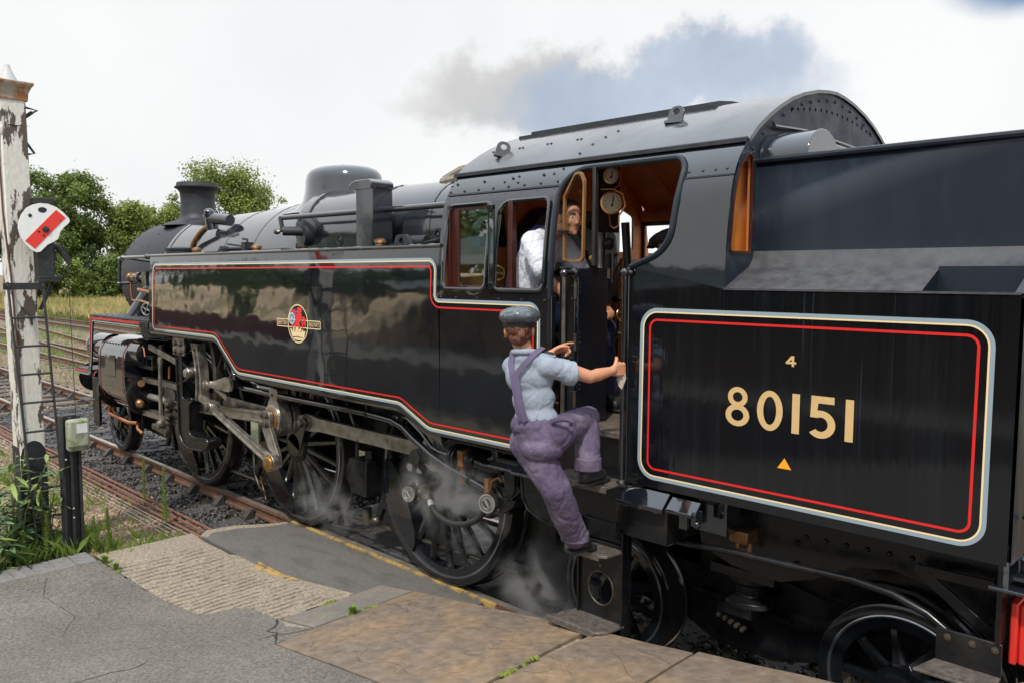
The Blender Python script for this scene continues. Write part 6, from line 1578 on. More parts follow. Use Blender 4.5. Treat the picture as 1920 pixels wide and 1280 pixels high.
def blend(name, mb, m, parent, voxel=.012, smooth=6, wr=0.0, ws=9.0, seed=0, stretch=(1, 1, 1)):
    """weld overlapping limb volumes into one continuous skin, then smooth and wrinkle it"""
    me0 = bpy.data.meshes.new(name); me0.from_pydata(mb.v, [], mb.f)
    bm = bmesh.new(); bm.from_mesh(me0); bmesh.ops.recalc_face_normals(bm, faces=bm.faces); bm.to_mesh(me0); bm.free()
    o = bpy.data.objects.new(name, me0); COL.objects.link(o)
    r = o.modifiers.new('r', 'REMESH'); r.mode = 'VOXEL'; r.voxel_size = voxel
    s = o.modifiers.new('s', 'SMOOTH'); s.iterations = smooth; s.factor = .5
    dg = bpy.context.evaluated_depsgraph_get()
    me = bpy.data.meshes.new_from_object(o.evaluated_get(dg)); bpy.data.objects.remove(o); bpy.data.meshes.remove(me0)
    if wr:
        for v in me.vertices:
            p = V3((v.co.x * stretch[0], v.co.y * stretch[1], v.co.z * stretch[2])) * ws + V3((seed * 7.3, 0, 0))
            k = mnoise.noise(p * .45) * .5
            for q_, sc_ in ((p, 1.0), (p * 1.9 + V3((3, 1, 5)), .55)):
                a_ = abs(mnoise.noise(q_)); k -= sc_ * max(0, 1 - a_ * 7) * .9; k += sc_ * max(0, 1 - abs(a_ - .2) * 8) * .25
            v.co += v.normal * wr * k
    me.polygons.foreach_set('use_smooth', [True] * len(me.polygons))
    me.materials.clear(); me.name = name
    return put(name, me, m, parent)
def limb(mb, pts, rs, n=14, caps=True):
    P = [V3(p) for p in pts]
    mb.tube(P, rs, n)
    if caps:
        for p, r in zip(P, rs): mb.ell(p, r * .985, n, 8)
    return mb
def basis(f, u=(0, 0, 1)):
    f = V3(f).normalized(); u = V3(u); u = (u - f * u.dot(f)).normalized(); s = f.cross(u)      # s = right hand side
    return Matrix((s, f, u)).transposed()
def head(mb, c, f, u=(0, 0, 1), k=1.0):
    """skull, jaw, nose, brow, ears; returns the frame for eyes and hair. c = centre of the head"""
    B = basis(f, u); c = V3(c)
    def el(p, r): mb.ell(c + B @ (V3(p) * k), [q * k for q in r], 16, 10, B)
    el((0, -.010, .030), (.074, .094, .088)); el((0, .020, -.015), (.064, .074, .090)); el((0, .040, -.075), (.042, .046, .036))
    el((0, .086, -.030), (.013, .020, .014)); el((0, .080, -.008), (.008, .014, .028)); el((0, .066, .022), (.050, .022, .012))
    el((.045, .055, -.03), (.022, .022, .022)); el((-.045, .055, -.03), (.022, .022, .022)); el((0, .070, -.068), (.022, .014, .010)); el((0, .072, -.100), (.020, .016, .016))
    for s in (1, -1): el((s * .076, -.008, -.010), (.010, .022, .034)); el((s * .08, -.016, .0), (.008, .016, .026))
    return B
def face(parent, c, f, u=(0, 0, 1), k=1.0, brow=None):
    B = basis(f, u); c = V3(c)
    for s in (1, -1):
        e = build('eye', MB().ell(c + B @ (V3((s * .031, .0705, .004)) * k), .0112 * k, 10, 8), eyew, parent)
        build('iris', MB().ell(c + B @ (V3((s * .031, .0772, .004)) * k), .0068 * k, 8, 6), eyed, e)
        if brow: build('eyebrow', MB().tube([c + B @ (V3((s * x, y, z)) * k) for x, y, z in ((.012, .086, .026), (.03, .085, .032), (.05, .07, .026))], [.004 * k, .006 * k, .003 * k], 6), brow, parent)
    build('mouth', MB().tube([c + B @ (V3((x, y, -.066)) * k) for x, y in ((-.026, .070), (-.01, .083), (.01, .083), (.026, .070))], [.002, .004, .004, .002], 6), skinred, parent)
def hand(mb, wrist, d, nrm, side, curl=(45, 70, 60), straight=(), thumb=1.0, r=.0088, L=1.0):
    """palm, four unequal bent fingers and a thumb; d along the hand, nrm the way the palm faces, side = thumb side"""
    w = V3(wrist); d = V3(d).normalized(); nrm = V3(nrm); nrm = (nrm - d * nrm.dot(d)).normalized(); s = V3(side); s = (s - d * s.dot(d) - nrm * s.dot(nrm)).normalized()
    for q in (-.028, -.010, .008, .026):
        limb(mb, [w + s * q * .6, w + d * .045 * L + s * q, w + d * .088 * L + s * q], [.016, .0155, .0125], 8)
    lens = (.78, .95, 1.0, .9)
    for i, q in enumerate((-.030, -.010, .010, .029)):
        p = w + d * .088 * L + s * q; ang = 0; pts = [p - d * .01]; rs = [r * 1.15]
        cv = (8, 12, 8) if i in straight else curl
        for seg, a in zip((.043, .027, .022), cv):
            ang += R(a); p = p + (d * math.cos(ang) + nrm * math.sin(ang) + s * q * .8) * seg * lens[i] * L; pts.append(p); rs.append(rs[-1] * .93)
        limb(mb, pts, rs, 8)
    t0 = w + d * .022 + s * .028
    t1 = t0 + (d * .55 + s * .75 + nrm * .35).normalized() * .042
    t2 = t1 + (d * .75 + s * .15 + nrm * .75 * thumb).normalized() * .032
    t3 = t2 + (d * .6 - s * .1 + nrm * .9 * thumb).normalized() * .026
    limb(mb, [w + d * .012 + s * .015, t0, t1, t2, t3], [.016, .0145, .0115, .010, .0085], 8)
def boot(name, heel, toe, ankle, parent, m):
    h = V3(heel); t = V3(toe); a = V3(ankle); d = (t - h); d.z = 0; d.normalize(); L = (t - h).length + .04
    mb = MB()
    limb(mb, [h + d * .03 + V3((0, 0, .015)), h + d * (L * .55) + V3((0, 0, .012)), t - d * .02 + V3((0, 0, .008))], [.044, .046, .042], 12)
    limb(mb, [h + d * .045 + V3((0, 0, .045)), a], [.05, .05], 12)
    limb(mb, [h + d * .07 + V3((0, 0, .05)), t - d * .05 + V3((0, 0, .02))], [.045, .036], 12)
    s = V3((-d.y, d.x, 0)); sole = MB()
    o = blend(name, mb, m, parent, .008, 4)
    zmin = min(h.z, t.z) - .04
    out = []
    for u_, w_ in ((-.02, .03), (.03, .042), (.12, .04), (L - .07, .05), (L - .01, .042), (L + .022, .018)): out.append((u_, w_))
    P = [h + d * u_ + s * w_ for u_, w_ in out] + [h + d * u_ - s * w_ for u_, w_ in reversed(out)]
    sole.prism([(p.x, p.y) for p in P], zmin + .006, zmin + .024, 'z')
    build('sole', sole, rubber, o, 0.004)
    return o

# ---------- the engineman climbing the cab steps
PC = thing('person', (4.5, -1.6, .98), 'person in shiny black cap and purple dungarees climbing up the cab steps', 'person')
def pc(o): return child_to(o, PC)
Jn = dict(head=(4.352, -1.938, 2.338), neck=(4.371, -1.930, 2.247), nb=(4.383, -1.925, 2.192), chest=(4.400, -1.900, 2.079), spine=(4.418, -1.885, 1.947), waist=(4.434, -1.880, 1.835), pelv=(4.443, -1.860, 1.749),
          lsh=(4.286, -1.943, 2.137), rsh=(4.516, -1.854, 2.152), lel=(4.172, -1.699, 2.037), lwr=(4.180, -1.475, 2.165), rslv=(4.583, -1.738, 2.096), rel=(4.634, -1.647, 2.075), rwr=(4.662, -1.470, 2.099),
          lhip=(4.371, -1.882, 1.692), lkn=(4.549, -1.840, 1.446), lan=(4.509, -1.617, 1.081), rhip=(4.512, -1.819, 1.753), rkn=(4.472, -1.459, 1.796), ran=(4.574, -1.584, 1.552))
J = {k: V3(v) for k, v in Jn.items()}
FW = V3((-.70, .71, 0)); RG = V3((.711, .703, 0)); UP = V3((0, 0, 1))
bd = MB()
HF = V3((-.62, .78, -.05)); HU = V3((.05, -.1, 1))
head(bd, J['head'], HF, HU, 1.0)
limb(bd, [J['nb'] - UP * .02, J['neck'], J['head'] - UP * .04], [.058, .052, .055])
limb(bd, [J['lsh'], J['nb'] - UP * .03, J['rsh']], [.045, .06, .045])
for a, r in (('chest', (.14, .09, .11)), ('spine', (.125, .085, .1)), ('waist', (.12, .085, .1)), ('pelv', (.13, .1, .1))): bd.ell(J[a], [q * .82 for q in r], 14, 8, basis(FW))
limb(bd, [J['lsh'], J['lel'], J['lwr']], [.044, .037, .025]); limb(bd, [J['rsh'], J['rel'], J['rel'].lerp(J['rwr'], .35), J['rwr']], [.046, .038, .038, .025])
limb(bd, [J['lhip'], J['lkn'], J['lan']], [.075, .052, .038]); limb(bd, [J['rhip'], J['rkn'], J['ran']], [.075, .052, .038])
lr = V3((4.184, -1.362, 2.19)); rr_ = V3((4.656, -1.362, 2.115))
hand(bd, J['lwr'], V3((.10, .93, .32)), V3((.55, -.1, -.6)), V3((-.3, -.2, .9)), (35, 60, 55), (3,), .6)
hand(bd, J['rwr'], V3((.18, .95, .06)), V3((-1, .15, 0)), V3((0, 0, 1)), (50, 75, 60), (), 1.1)
pc(blend('body', bd, skin, PC, .0055, 3))
# shirt with short sleeves
sh = MB()
for a, r in (('chest', (.144, .092, .12)), ('spine', (.126, .088, .12)), ('waist', (.130, .096, .09))): sh.ell(J[a], r, 16, 10, basis(FW))
sh.ell(J['lsh'] + V3((.03, .02, -.02)), (.068, .06, .06), 12, 8); sh.ell(J['rsh'] - V3((.03, .02, .02)), (.068, .06, .06), 12, 8)
limb(sh, [J['lsh'], J['nb'] - UP * .015, J['rsh']], [.052, .072, .052])
limb(sh, [J['lsh'] + V3((.02, 0, -.01)), J['lsh'].lerp(J['lel'], .75)], [.06, .06]); limb(sh, [J['rsh'] - V3((.02, .02, .01)), J['rsh'].lerp(J['rslv'], .7), J['rslv'] - V3((.01, .02, 0))], [.062, .066, .068])
pc(blend('shirt', sh, shirtb, PC, .0075, 10, .0036, 10, 1, (1, 1, .8)))
col = MB(); nc = J['nb'] + UP * .022
ringp = [nc + RG * math.cos(a) * .066 + FW * math.sin(a) * .062 + UP * (.012 * math.sin(a + math.pi)) for a in np.linspace(0, 2 * math.pi, 21)[:-1]]
col.tube(ringp, .020, 8, closed=True)
pc(blend('collar', col, shirtb, PC, .008, 3))
cuff = MB().tube([J['rslv'] - V3((.016, .027, -.004)), J['rslv'] + V3((.004, .008, 0))], [.071, .070], 16)
pc(build('sleeve_hem', cuff, shirtb, PC, .004))
ep = MB().obox(J['rsh'] + UP * .054 - RG * .05, J['rsh'] + UP * .046 + RG * .03, .04, .008, FW)
pc(build('epaulette', ep, shirtb, PC, .003))
# dungarees
tr = MB()
tr.ell(J['waist'] - UP * .035, (.150, .110, .10), 16, 10, basis(FW)); tr.ell(J['pelv'], (.152, .122, .11), 16, 10, basis(FW)); tr.ell(J['pelv'] - UP * .075 - FW * .03 + RG * .01, (.135, .115, .09), 16, 10, basis(FW))
limb(tr, [J['rhip'] - UP * .015, J['rhip'].lerp(J['rkn'], .55), J['rkn']], [.106, .088, .074]); limb(tr, [J['rkn'] - V3((.0, .02, .01)), J['rkn'].lerp(J['ran'], .5) + V3((.005, -.015, 0)), J['ran'] + UP * .015 + FW * -.012], [.076, .078, .074])
limb(tr, [J['lhip'] - UP * .0, J['lhip'].lerp(J['lkn'], .5), J['lkn'], J['lkn'].lerp(J['lan'], .5), J['lan'] + UP * .03], [.112, .100, .090, .086, .080])
pc(blend('dungarees', tr, dung, PC, .0075, 8, .0042, 9, 2, (1.2, 1.2, .8)))
pc(build('turn_up', MB().tube([J['ran'] + UP * .04 - FW * .010, J['ran'] - UP * .035 - FW * .012], [.079, .083], 18), dung, PC, .006))
pc(build('turn_up', MB().tube([J['lan'] + UP * .055, J['lan'] + UP * .0], [.084, .086], 18), dung, PC, .006))
# crossing straps down the back
B1 = -FW
def surf(p, d=.0): return V3(p) + B1 * d
s1 = [(4.335, -1.915, 2.245), (4.348, -1.985, 2.222), (4.366, -2.022, 2.165), (4.396, -2.036, 2.09), (4.420, -2.034, 2.0), (4.432, -2.026, 1.90), (4.436, -2.010, 1.84)]
s2 = [(4.470, -1.865, 2.245), (4.474, -1.930, 2.222), (4.450, -1.992, 2.165), (4.416, -2.034, 2.10), (4.434, -2.030, 2.0), (4.455, -2.018, 1.90), (4.462, -2.000, 1.84)]
for s in (s1, s2):
    mb = MB(); vs = []; fs = []
    for i, p in enumerate(s):
        d = V3(s[min(i + 1, len(s) - 1)]) - V3(s[max(i - 1, 0)]); d.normalize(); nrm = (B1 if i > 1 else (B1 * .5 + UP * (1 if i == 0 else .5))).normalized(); w = d.cross(nrm).normalized()
        hw = .016 if i < 3 else .018
        for sgn, t in ((-1, 0), (1, 0), (1, .005), (-1, .005)): vs.append(V3(p) + w * hw * sgn + nrm * (t - .002))
    for i in range(len(s) - 1):
        for k in range(4): fs.append((i * 4 + k, i * 4 + (k + 1) % 4, (i + 1) * 4 + (k + 1) % 4, (i + 1) * 4 + k))
    pc(build('brace', mb.add(vs, fs), strapm, PC))
pkt = MB(); ptc = J['rhip'] + UP * .07 + RG * .045 - FW * .02
pkt.tube([ptc + RG * (.055 * math.cos(a)) + UP * (.028 * math.sin(a)) - FW * (.05 + .03 * math.sin(a)) for a in np.linspace(-.3, math.pi * .95, 10)], .011, 8)
pc(build('side_flap', pkt, dung, PC))
pc(boot('boot', (4.470, -1.61, 1.03), (4.492, -1.475, 1.025), (4.505, -1.605, 1.09), PC, bootm))
pc(boot('boot', (4.556, -1.625, 1.455), (4.548, -1.415, 1.450), (4.572, -1.585, 1.54), PC, bootm))
# cap and hair
capc = J['head'] + V3((0, 0, .070)); CB = basis(HF, V3((.30, -.42, 1)))
cp = MB().ell(capc + CB @ V3((.004, -.008, .012)), (.120, .135, .058), 20, 12, CB).ell(capc + CB @ V3((0, .0, -.012)), (.104, .114, .036), 20, 10, CB)
cap_ = pc(blend('cap', cp, capleather, PC, .008, 4, .006, 16, 3))
bnd = MB(); bnd.lathe(capc + CB @ V3((0, 0, -.055)), CB @ V3((0, 0, 1)), [(0, .088), (.02, .094), (.045, .099), (.05, .08)], 28, 1.0, 1.12, CB @ V3((1, 0, 0)))
build('cap_band', bnd, leather, cap_)
pk = MB(); vs = [capc + CB @ V3((.09 * math.cos(a), .10 + .055 * math.sin(a), -.045 - .02 * math.sin(a))) for a in np.linspace(0, math.pi, 10)]
pk.add(vs + [v + V3((0, 0, .006)) for v in vs], [tuple(range(10)), tuple(range(19, 9, -1))] + [(i, (i + 1) % 10, 10 + (i + 1) % 10, 10 + i) for i in range(10)])
o = build('cap_peak', pk, leather, cap_)
hb = MB(); HB = basis(HF, HU)
for p, r in (((0, -.052, .010), (.073, .052, .055)), ((0, -.052, -.045), (.060, .044, .040)), ((.028, -.02, -.02), (.052, .05, .05)), ((.022, -.098, -.030), (.022, .020, .026)), ((.010, -.095, -.052), (.020, .018, .020))):
    hb.ell(J['head'] + HB @ V3(p), r, 12, 8, HB)
pc(blend('hair', hb, hairm, PC, .007, 2, .006, 45, 4, (1, 1, .4)))
wsp = MB()
for k in range(6):
    p = J['head'] + HB @ V3((-.07 + rnd.uniform(-.01, .01), -.03 + rnd.uniform(-.02, .03), rnd.uniform(-.03, .02))); q = p + HB @ V3((rnd.uniform(-.025, 0), rnd.uniform(-.02, .01), rnd.uniform(-.07, -.03))); wsp.tube([p, (p + q) / 2 + HB @ V3((-.01, 0, 0)), q], [.002, .0015, .0008], 4)
pc(build('hair_wisps', wsp, hairm, PC))
wa = J['lwr'].lerp(J['lel'], .12); wd = (J['lel'] - J['lwr']).normalized()
wb = MB(); revolve(wb, wa, wd, [(-.011, .030), (-.011, .034), (.011, .035), (.011, .031)], 18)
wb.lathe(wa + V3((.03, -.01, .012)), V3((.8, -.3, .4)), [(0, .018), (.008, .018), (.009, .014)], 14)
pc(build('wristwatch', wb, leather, PC))
# cloth held against the rail
rg = MB(); base = V3((4.662, -1.392, 2.10))
pts = [(-.028, 0), (.02, .005), (.030, -.05), (.018, -.085), (.006, -.12), (-.012, -.10), (-.028, -.06)]
vs = [base + RG * a + UP * b - FW * (.012 + .008 * math.sin(a * 90 + b * 50)) for a, b in pts] + [base + RG * a * .9 + UP * b - FW * -.012 for a, b in pts]; n = len(pts)
rag = build('rag', rg.add(vs, [tuple(range(n)), tuple(range(2 * n - 1, n - 1, -1))] + [(i, (i + 1) % n, n + (i + 1) % n, n + i) for i in range(n)]), ragm)
tag(rag, 'pale oil stained rag held against the doorway handrail', 'rag')

# ---------- driver seated at the cab window
PD = thing('person', (3.48, -.92, 2.30), 'person in white shirt and navy braces seated at the cab window', 'person')
def pd(o): return child_to(o, PD)
D = {k: V3(v) + (V3((.125, -.12, 0)) if k not in ('kn', 'an', 'kf', 'af', 'hd') else V3((.112, -.15, 0)) if k == 'hd' else V3((0, 0, 0))) for k, v in dict(hip=(3.46, -.92, 2.40), sp=(3.475, -.93, 2.62), ch=(3.555, -.94, 2.80), nb=(3.66, -.94, 2.935), hd=(3.868, -.93, 3.035), sn=(3.66, -1.11, 2.87), sf=(3.62, -.76, 2.86),
     en=(3.80, -1.12, 2.64), wn=(3.95, -1.02, 2.46), ef=(3.76, -.68, 2.64), wf=(3.90, -.70, 2.44), kn=(4.00, -.72, 2.27), an=(4.02, -.70, 1.80), kf=(3.95, -.98, 2.30), af=(3.93, -.98, 1.80)).items()}
DF = V3((1, -.22, -.10)); bd = MB()
head(bd, D['hd'], DF, (0, 0, 1), .98)
limb(bd, [D['nb'] - V3((.02, 0, .02)), D['nb'].lerp(D['hd'], .5), D['hd'] - V3((.02, 0, .03))], [.062, .056, .058])
limb(bd, [D['hip'], D['sp'], D['ch']], [.12, .12, .12]); limb(bd, [D['sn'], D['nb'], D['sf']], [.045, .06, .045])
limb(bd, [D['sn'], D['en'], D['wn']], [.045, .038, .028]); limb(bd, [D['sf'], D['ef'], D['wf']], [.045, .038, .028])
limb(bd, [D['hip'], D['kn'], D['an']], [.08, .055, .045]); limb(bd, [D['hip'], D['kf'], D['af']], [.08, .055, .045])
hand(bd, D['wn'], (1, .2, -.2), (0, .2, -1), (0, .8, 0), (30, 40, 30)); hand(bd, D['wf'], (1, 0, -.2), (0, 0, -1), (0, -.8, 0), (30, 40, 30))
bo_ = pd(blend('body', bd, skin, PD, .007, 3)); face(PD, D['hd'], DF, (0, 0, 1), .98, hairdk)
for o in PD.children:
    if o.name.split('.')[0] in ('eye', 'mouth', 'eyebrow'): child_to(o, PD)
sh = MB(); B = basis(V3((1, 0, 0)))
limb(sh, [D['hip'] + UP * .03, D['sp'], D['ch'], D['nb'] - V3((.06, 0, .04))], [.135, .138, .142, .10]); limb(sh, [D['sn'], D['nb'] - V3((.03, 0, .03)), D['sf']], [.08, .085, .08]); limb(sh, [D['sn'], D['sn'].lerp(D['en'], .75)], [.085, .08]); limb(sh, [D['sf'], D['sf'].lerp(D['ef'], .75)], [.085, .08])
pd(blend('shirt', sh, whitesh, PD, .012, 6, .008, 10, 5, (1, .6, .6)))
for yv in (-1.125, -.97):
    mb = MB(); pts = [(x_ + .122, yv, z_) for x_, z_ in ((3.72, 2.975), (3.62, 2.985), (3.52, 2.935), (3.435, 2.85), (3.367, 2.74), (3.334, 2.62), (3.318, 2.50), (3.312, 2.40))]
    vs = []; fs = []
    for p in pts:
        for a, b in ((-.017, 0), (.017, 0), (.017, .012), (-.017, .012)):
            nx = V3((-1, 0, .6)).normalized(); vs.append(V3(p) + V3((0, a, 0)) + nx * b)
    for i in range(len(pts) - 1):
        for k in range(4): fs.append((i * 4 + k, i * 4 + (k + 1) % 4, (i + 1) * 4 + (k + 1) % 4, (i + 1) * 4 + k))
    pd(build('brace', mb.add(vs, fs), navy, PD))
tr = MB(); limb(tr, [D['hip'] - UP * .0, D['hip'] + UP * .04], [.165, .16]); limb(tr, [D['hip'], D['kn'], D['an'] + UP * .03], [.12, .095, .08]); limb(tr, [D['hip'], D['kf'], D['af'] + UP * .03], [.12, .095, .08])
pd(blend('trousers', tr, navyt, PD, .013, 5, .008, 9, 6))
pd(boot('boot', (4.00, -.70, 1.745), (4.14, -.74, 1.745), D['an'] + UP * .02, PD, bootm)); pd(boot('boot', (3.90, -.98, 1.745), (4.04, -1.0, 1.745), D['af'] + UP * .02, PD, bootm))
DB = basis(DF); hb = MB()
for p, r in (((0, -.02, .085), (.072, .085, .036)), ((0, -.075, .03), (.072, .04, .06)), ((.066, -.035, .03), (.018, .05, .05)), ((-.066, -.035, .03), (.018, .05, .05))): hb.ell(D['hd'] + DB @ V3(p), r, 12, 8, DB)
pd(blend('hair', hb, hairdk, PD, .007, 2, .003, 50, 8))

# ---------- stooping figure in a tweed cap at the back of the cab
PF = thing('person', (4.78, -.35, 1.70), 'person in dark tweed flat cap stooping behind the cab doorway', 'person')
def pf(o): return child_to(o, PF)
K = {k: V3(v) for k, v in dict(hip=(4.84, -.32, 2.42), sp=(4.76, -.34, 2.60), ch=(4.64, -.37, 2.74), nb=(4.50, -.40, 2.83), hd=(4.345, -.42, 2.845), sn=(4.58, -.58, 2.76), sf=(4.56, -.20, 2.76), en=(4.60, -.62, 2.50), wn=(4.46, -.55, 2.34), ef=(4.50, -.12, 2.52), wf=(4.36, -.14, 2.36), kn=(4.78, -.42, 2.08), an=(4.84, -.42, 1.80), kf=(4.74, -.22, 2.08), af=(4.80, -.22, 1.80)).items()}
KF = V3((-.90, -.15, -.35)); bd = MB(); head(bd, K['hd'], KF, (-.3, 0, 1)); limb(bd, [K['nb'], K['nb'].lerp(K['hd'], .6)], [.06, .055]); limb(bd, [K['hip'], K['sp'], K['ch']], [.12, .12, .12]); limb(bd, [K['sn'], K['nb'], K['sf']], [.045, .06, .045])
for a in (('sn', 'en', 'wn'), ('sf', 'ef', 'wf')): limb(bd, [K[q] for q in a], [.045, .038, .028])
for a in (('hip', 'kn', 'an'), ('hip', 'kf', 'af')): limb(bd, [K[q] for q in a], [.08, .055, .045])
hand(bd, K['wn'], (-1, .1, -.6), (0, .6, -.6), (0, .6, .4), (30, 40, 30)); hand(bd, K['wf'], (-1, -.1, -.6), (0, -.6, -.6), (0, -.6, .4), (30, 40, 30))
pf(blend('body', bd, skin, PF, .008, 3)); face(PF, K['hd'], KF, (-.3, 0, 1), 1.0, hairdk)
for o in PF.children:
    if o.name.split('.')[0] in ('eye', 'mouth', 'eyebrow'): child_to(o, PF)
jk = MB(); limb(jk, [K['hip'], K['sp'], K['ch'], K['nb'] + V3((.06, 0, -.03))], [.165, .165, .17, .10]); limb(jk, [K['sn'], K['en'], K['wn'] + V3((.03, 0, .03))], [.085, .068, .05]); limb(jk, [K['sf'], K['ef'], K['wf'] + V3((.03, 0, .03))], [.085, .068, .05])
pf(blend('jacket', jk, jacket, PF, .014, 5, .008, 9, 9))
tr = MB(); limb(tr, [K['hip'] - V3((0, .06, .03)), K['kn'], K['an'] + UP * .03], [.13, .09, .08]); limb(tr, [K['hip'] + V3((0, .06, -.03)), K['kf'], K['af'] + UP * .03], [.13, .09, .08])
pf(blend('trousers', tr, navyt, PF, .014, 5, .008, 9, 7))
pf(boot('boot', (4.86, -.42, 1.745), (4.70, -.43, 1.745), K['an'] + UP * .02, PF, bootm)); pf(boot('boot', (4.82, -.22, 1.745), (4.66, -.21, 1.745), K['af'] + UP * .02, PF, bootm))
KB = basis(KF, (-.3, 0, 1)); cp = MB().ell(K['hd'] + KB @ V3((0, .01, .085)), (.11, .135, .048), 18, 10, KB).ell(K['hd'] + KB @ V3((0, -.03, .065)), (.105, .105, .06), 18, 10, KB).ell(K['hd'] + KB @ V3((0, .12, .062)), (.075, .05, .012), 16, 6, KB)
pf(blend('flat_cap', cp, tweed, PF, .009, 4, .004, 16, 3))
hb = MB().ell(K['hd'] + KB @ V3((0, -.06, .0)), (.07, .045, .06), 12, 8, KB); pf(build('hair', hb, hairdk, PF))

# ================================================================== signal post, ladder, relay post, plants
SG = thing('signal_post', (-1.38, -2.99, -0.1), 'tall square wooden signal post with peeling white paint and black foot', 'signal post')
def sg(o, par=None):
    if par: return o
    return child_to(o, SG)
def pw(z): return -2.985 - .012 * (z - 1)          # slight lean
mb = MB(); vs = []
for z in (-.25, 4.34):
    for x, y in ((-1.25, -.112), (-1.25, .112), (-1.49, .112), (-1.49, -.112)): vs.append((x, pw(z) + y, z))
mb.add(vs, [(0, 1, 5, 4), (1, 2, 6, 5), (2, 3, 7, 6), (3, 0, 4, 7), (4, 5, 6, 7)])
sg(build('post', mb, postm, SG, .012))
mb = MB(); arch = [(-.114, -.2), (.114, -.2), (.114, .86)] + [(.114 * math.cos(a), .86 + .17 * math.sin(a)) for a in np.linspace(.15, math.pi - .15, 12)] + [(-.114, .86)]
mb.prism([(pw(.5) + p[0], p[1]) for p in arch], -1.262, -1.246, 'x'); mb.box(-1.50, -1.262, pw(.5) - .122, pw(.5) - .108, -.2, .97)
sg(build('black_foot', mb, postblack, SG, .003))
mb = MB(); zc = 4.33; yc = pw(zc)
def sq(h, z): return [(-1.37 - h, yc - h, z), (-1.37 + h, yc - h, z), (-1.37 + h, yc + h, z), (-1.37 - h, yc + h, z)]
lv = [sq(.13, zc - .05), sq(.135, zc + .02), sq(.155, zc + .07), sq(.175, zc + .10), sq(.175, zc + .12), sq(.10, zc + .135)]
vs = [p for l in lv for p in l]; fs = [(i * 4 + k, i * 4 + (k + 1) % 4, i * 4 + 4 + (k + 1) % 4, i * 4 + 4 + k) for i in range(len(lv) - 1) for k in range(4)] + [(20, 21, 22, 23)]
cp_ = sg(build('post_cap', mb.add(vs, fs), rustcap, SG, .004))
build('finial', MB().lathe((-1.37, yc, zc + .13), (0, 0, 1), [(0, .085), (.03, .075), (.08, .05), (.13, .028), (.16, .02), (.17, .004)], 14), mat('weathered_zinc', (.45, .46, .45), .6, var=.2), cp_)
sg(build('spike', MB().tube([(-1.3, pw(4.15) + .10, 4.14), (-1.27, pw(4.15) + .21, 4.21), (-1.3, pw(4.15) + .11, 4.23)], .012, 6).obox((-1.3, pw(4.1) + .10, 4.13), (-1.28, pw(4.1) + .17, 4.19), .03, .02).tube([(-1.3, pw(3.85) + .11, 3.90), (-1.28, pw(3.8) + .17, 3.80), (-1.3, pw(3.8) + .12, 3.79)], .012, 6).tube([(-1.26, pw(4) - .12, 4.05), (-1.245, pw(4), 4.04), (-1.26, pw(4) + .12, 4.05)], .004, 5), ironb, SG))
sg(build('conduit', MB().tube([(-1.30, pw(4) - .13, 4.2), (-1.27, pw(3) - .13, 3.2), (-1.24, pw(2.6) - .10, 2.6), (-1.24, pw(2.0) - .085, 2.0), (-1.24, pw(1.2) - .07, 1.2), (-1.24, pw(.5) - .06, .2)], .009, 6), mat('rust_stain', (.10, .05, .035), .8), SG))
# disc arm
SD = [(-3.063, 3.076), (-3.052, 3.14), (-3.03, 3.20), (-2.985, 3.265), (-2.93, 3.30), (-2.87, 3.317), (-2.80, 3.314), (-2.73, 3.287), (-2.67, 3.24), (-2.626, 3.19), (-2.612, 3.163), (-2.630, 3.135), (-2.668, 3.10), (-2.70, 3.06), (-2.715, 3.02), (-2.725, 2.985), (-2.765, 2.955), (-2.82, 2.925), (-2.855, 2.888), (-2.882, 2.858), (-2.92, 2.852), (-2.965, 2.88), (-3.015, 2.935), (-3.048, 3.0)]
SD = fillet(SD, .02, 2, True)
disc = sg(build('disc', MB().prism(SD, -1.115, -1.10, 'x', [circ(-2.85, 3.252, .040, 16, .7)]), discw, SG, .002))
build('red_bar', MB().prism([(-2.734, 3.262), (-2.652, 3.19), (-2.929, 2.884), (-3.01, 2.957)], -1.0995, -1.0965, 'x'), discr, disc)
build('boss', MB().lathe((-1.096, -2.831, 3.071), (1, 0, 0), [(0, .03), (.012, .028), (.016, .012)], 14).ell((-1.098, -2.959, 3.197), (.006, .017, .017), 10, 6).ell((-1.095, -2.892, 3.049), (.006, .011, .011), 8, 6).ell((-1.095, -2.851, 3.013), (.006, .011, .011), 8, 6).ell((-1.095, -2.70, 3.16), (.004, .006, .006), 8, 6), ironb, disc)
build('spectacle_glass', MB().prism(circ(-2.85, 3.252, .041, 16, .7), -1.125, -1.118, 'x'), mat('dark_blue_glass', (.01, .02, .06), .15), disc)
build('arm', MB().tube([(-1.13, -2.83, 3.06), (-1.16, -2.80, 2.93), (-1.16, -2.72, 2.915), (-1.16, -2.62, 2.775)], [.03, .035, .032, .025], 8).obox((-1.16, -2.70, 2.905), (-1.16, -2.615, 2.765), .05, .05, (1, 0, 0)), ironb, disc)
sg(build('lamp_case', MB().box(-1.27, -1.13, -2.895, -2.755, 2.63, 3.30).box(-1.29, -1.12, -2.91, -2.735, 3.31, 3.37).box(-1.28, -1.10, -2.90, -2.70, 2.60, 2.63).prism([(-2.755, 2.95), (-2.745, 2.9), (-2.72, 2.78), (-2.755, 2.76)], -1.24, -1.16, 'y' if False else 'x'), ironb, SG, .006))
sg(build('lamp_bracket', MB().box(-1.27, -1.1, -2.91, -2.72, 2.57, 2.60).obox((-1.2, -2.88, 2.30), (-1.2, -2.76, 2.57), .03, .03, (1, 0, 0)), ironb, SG, .003))
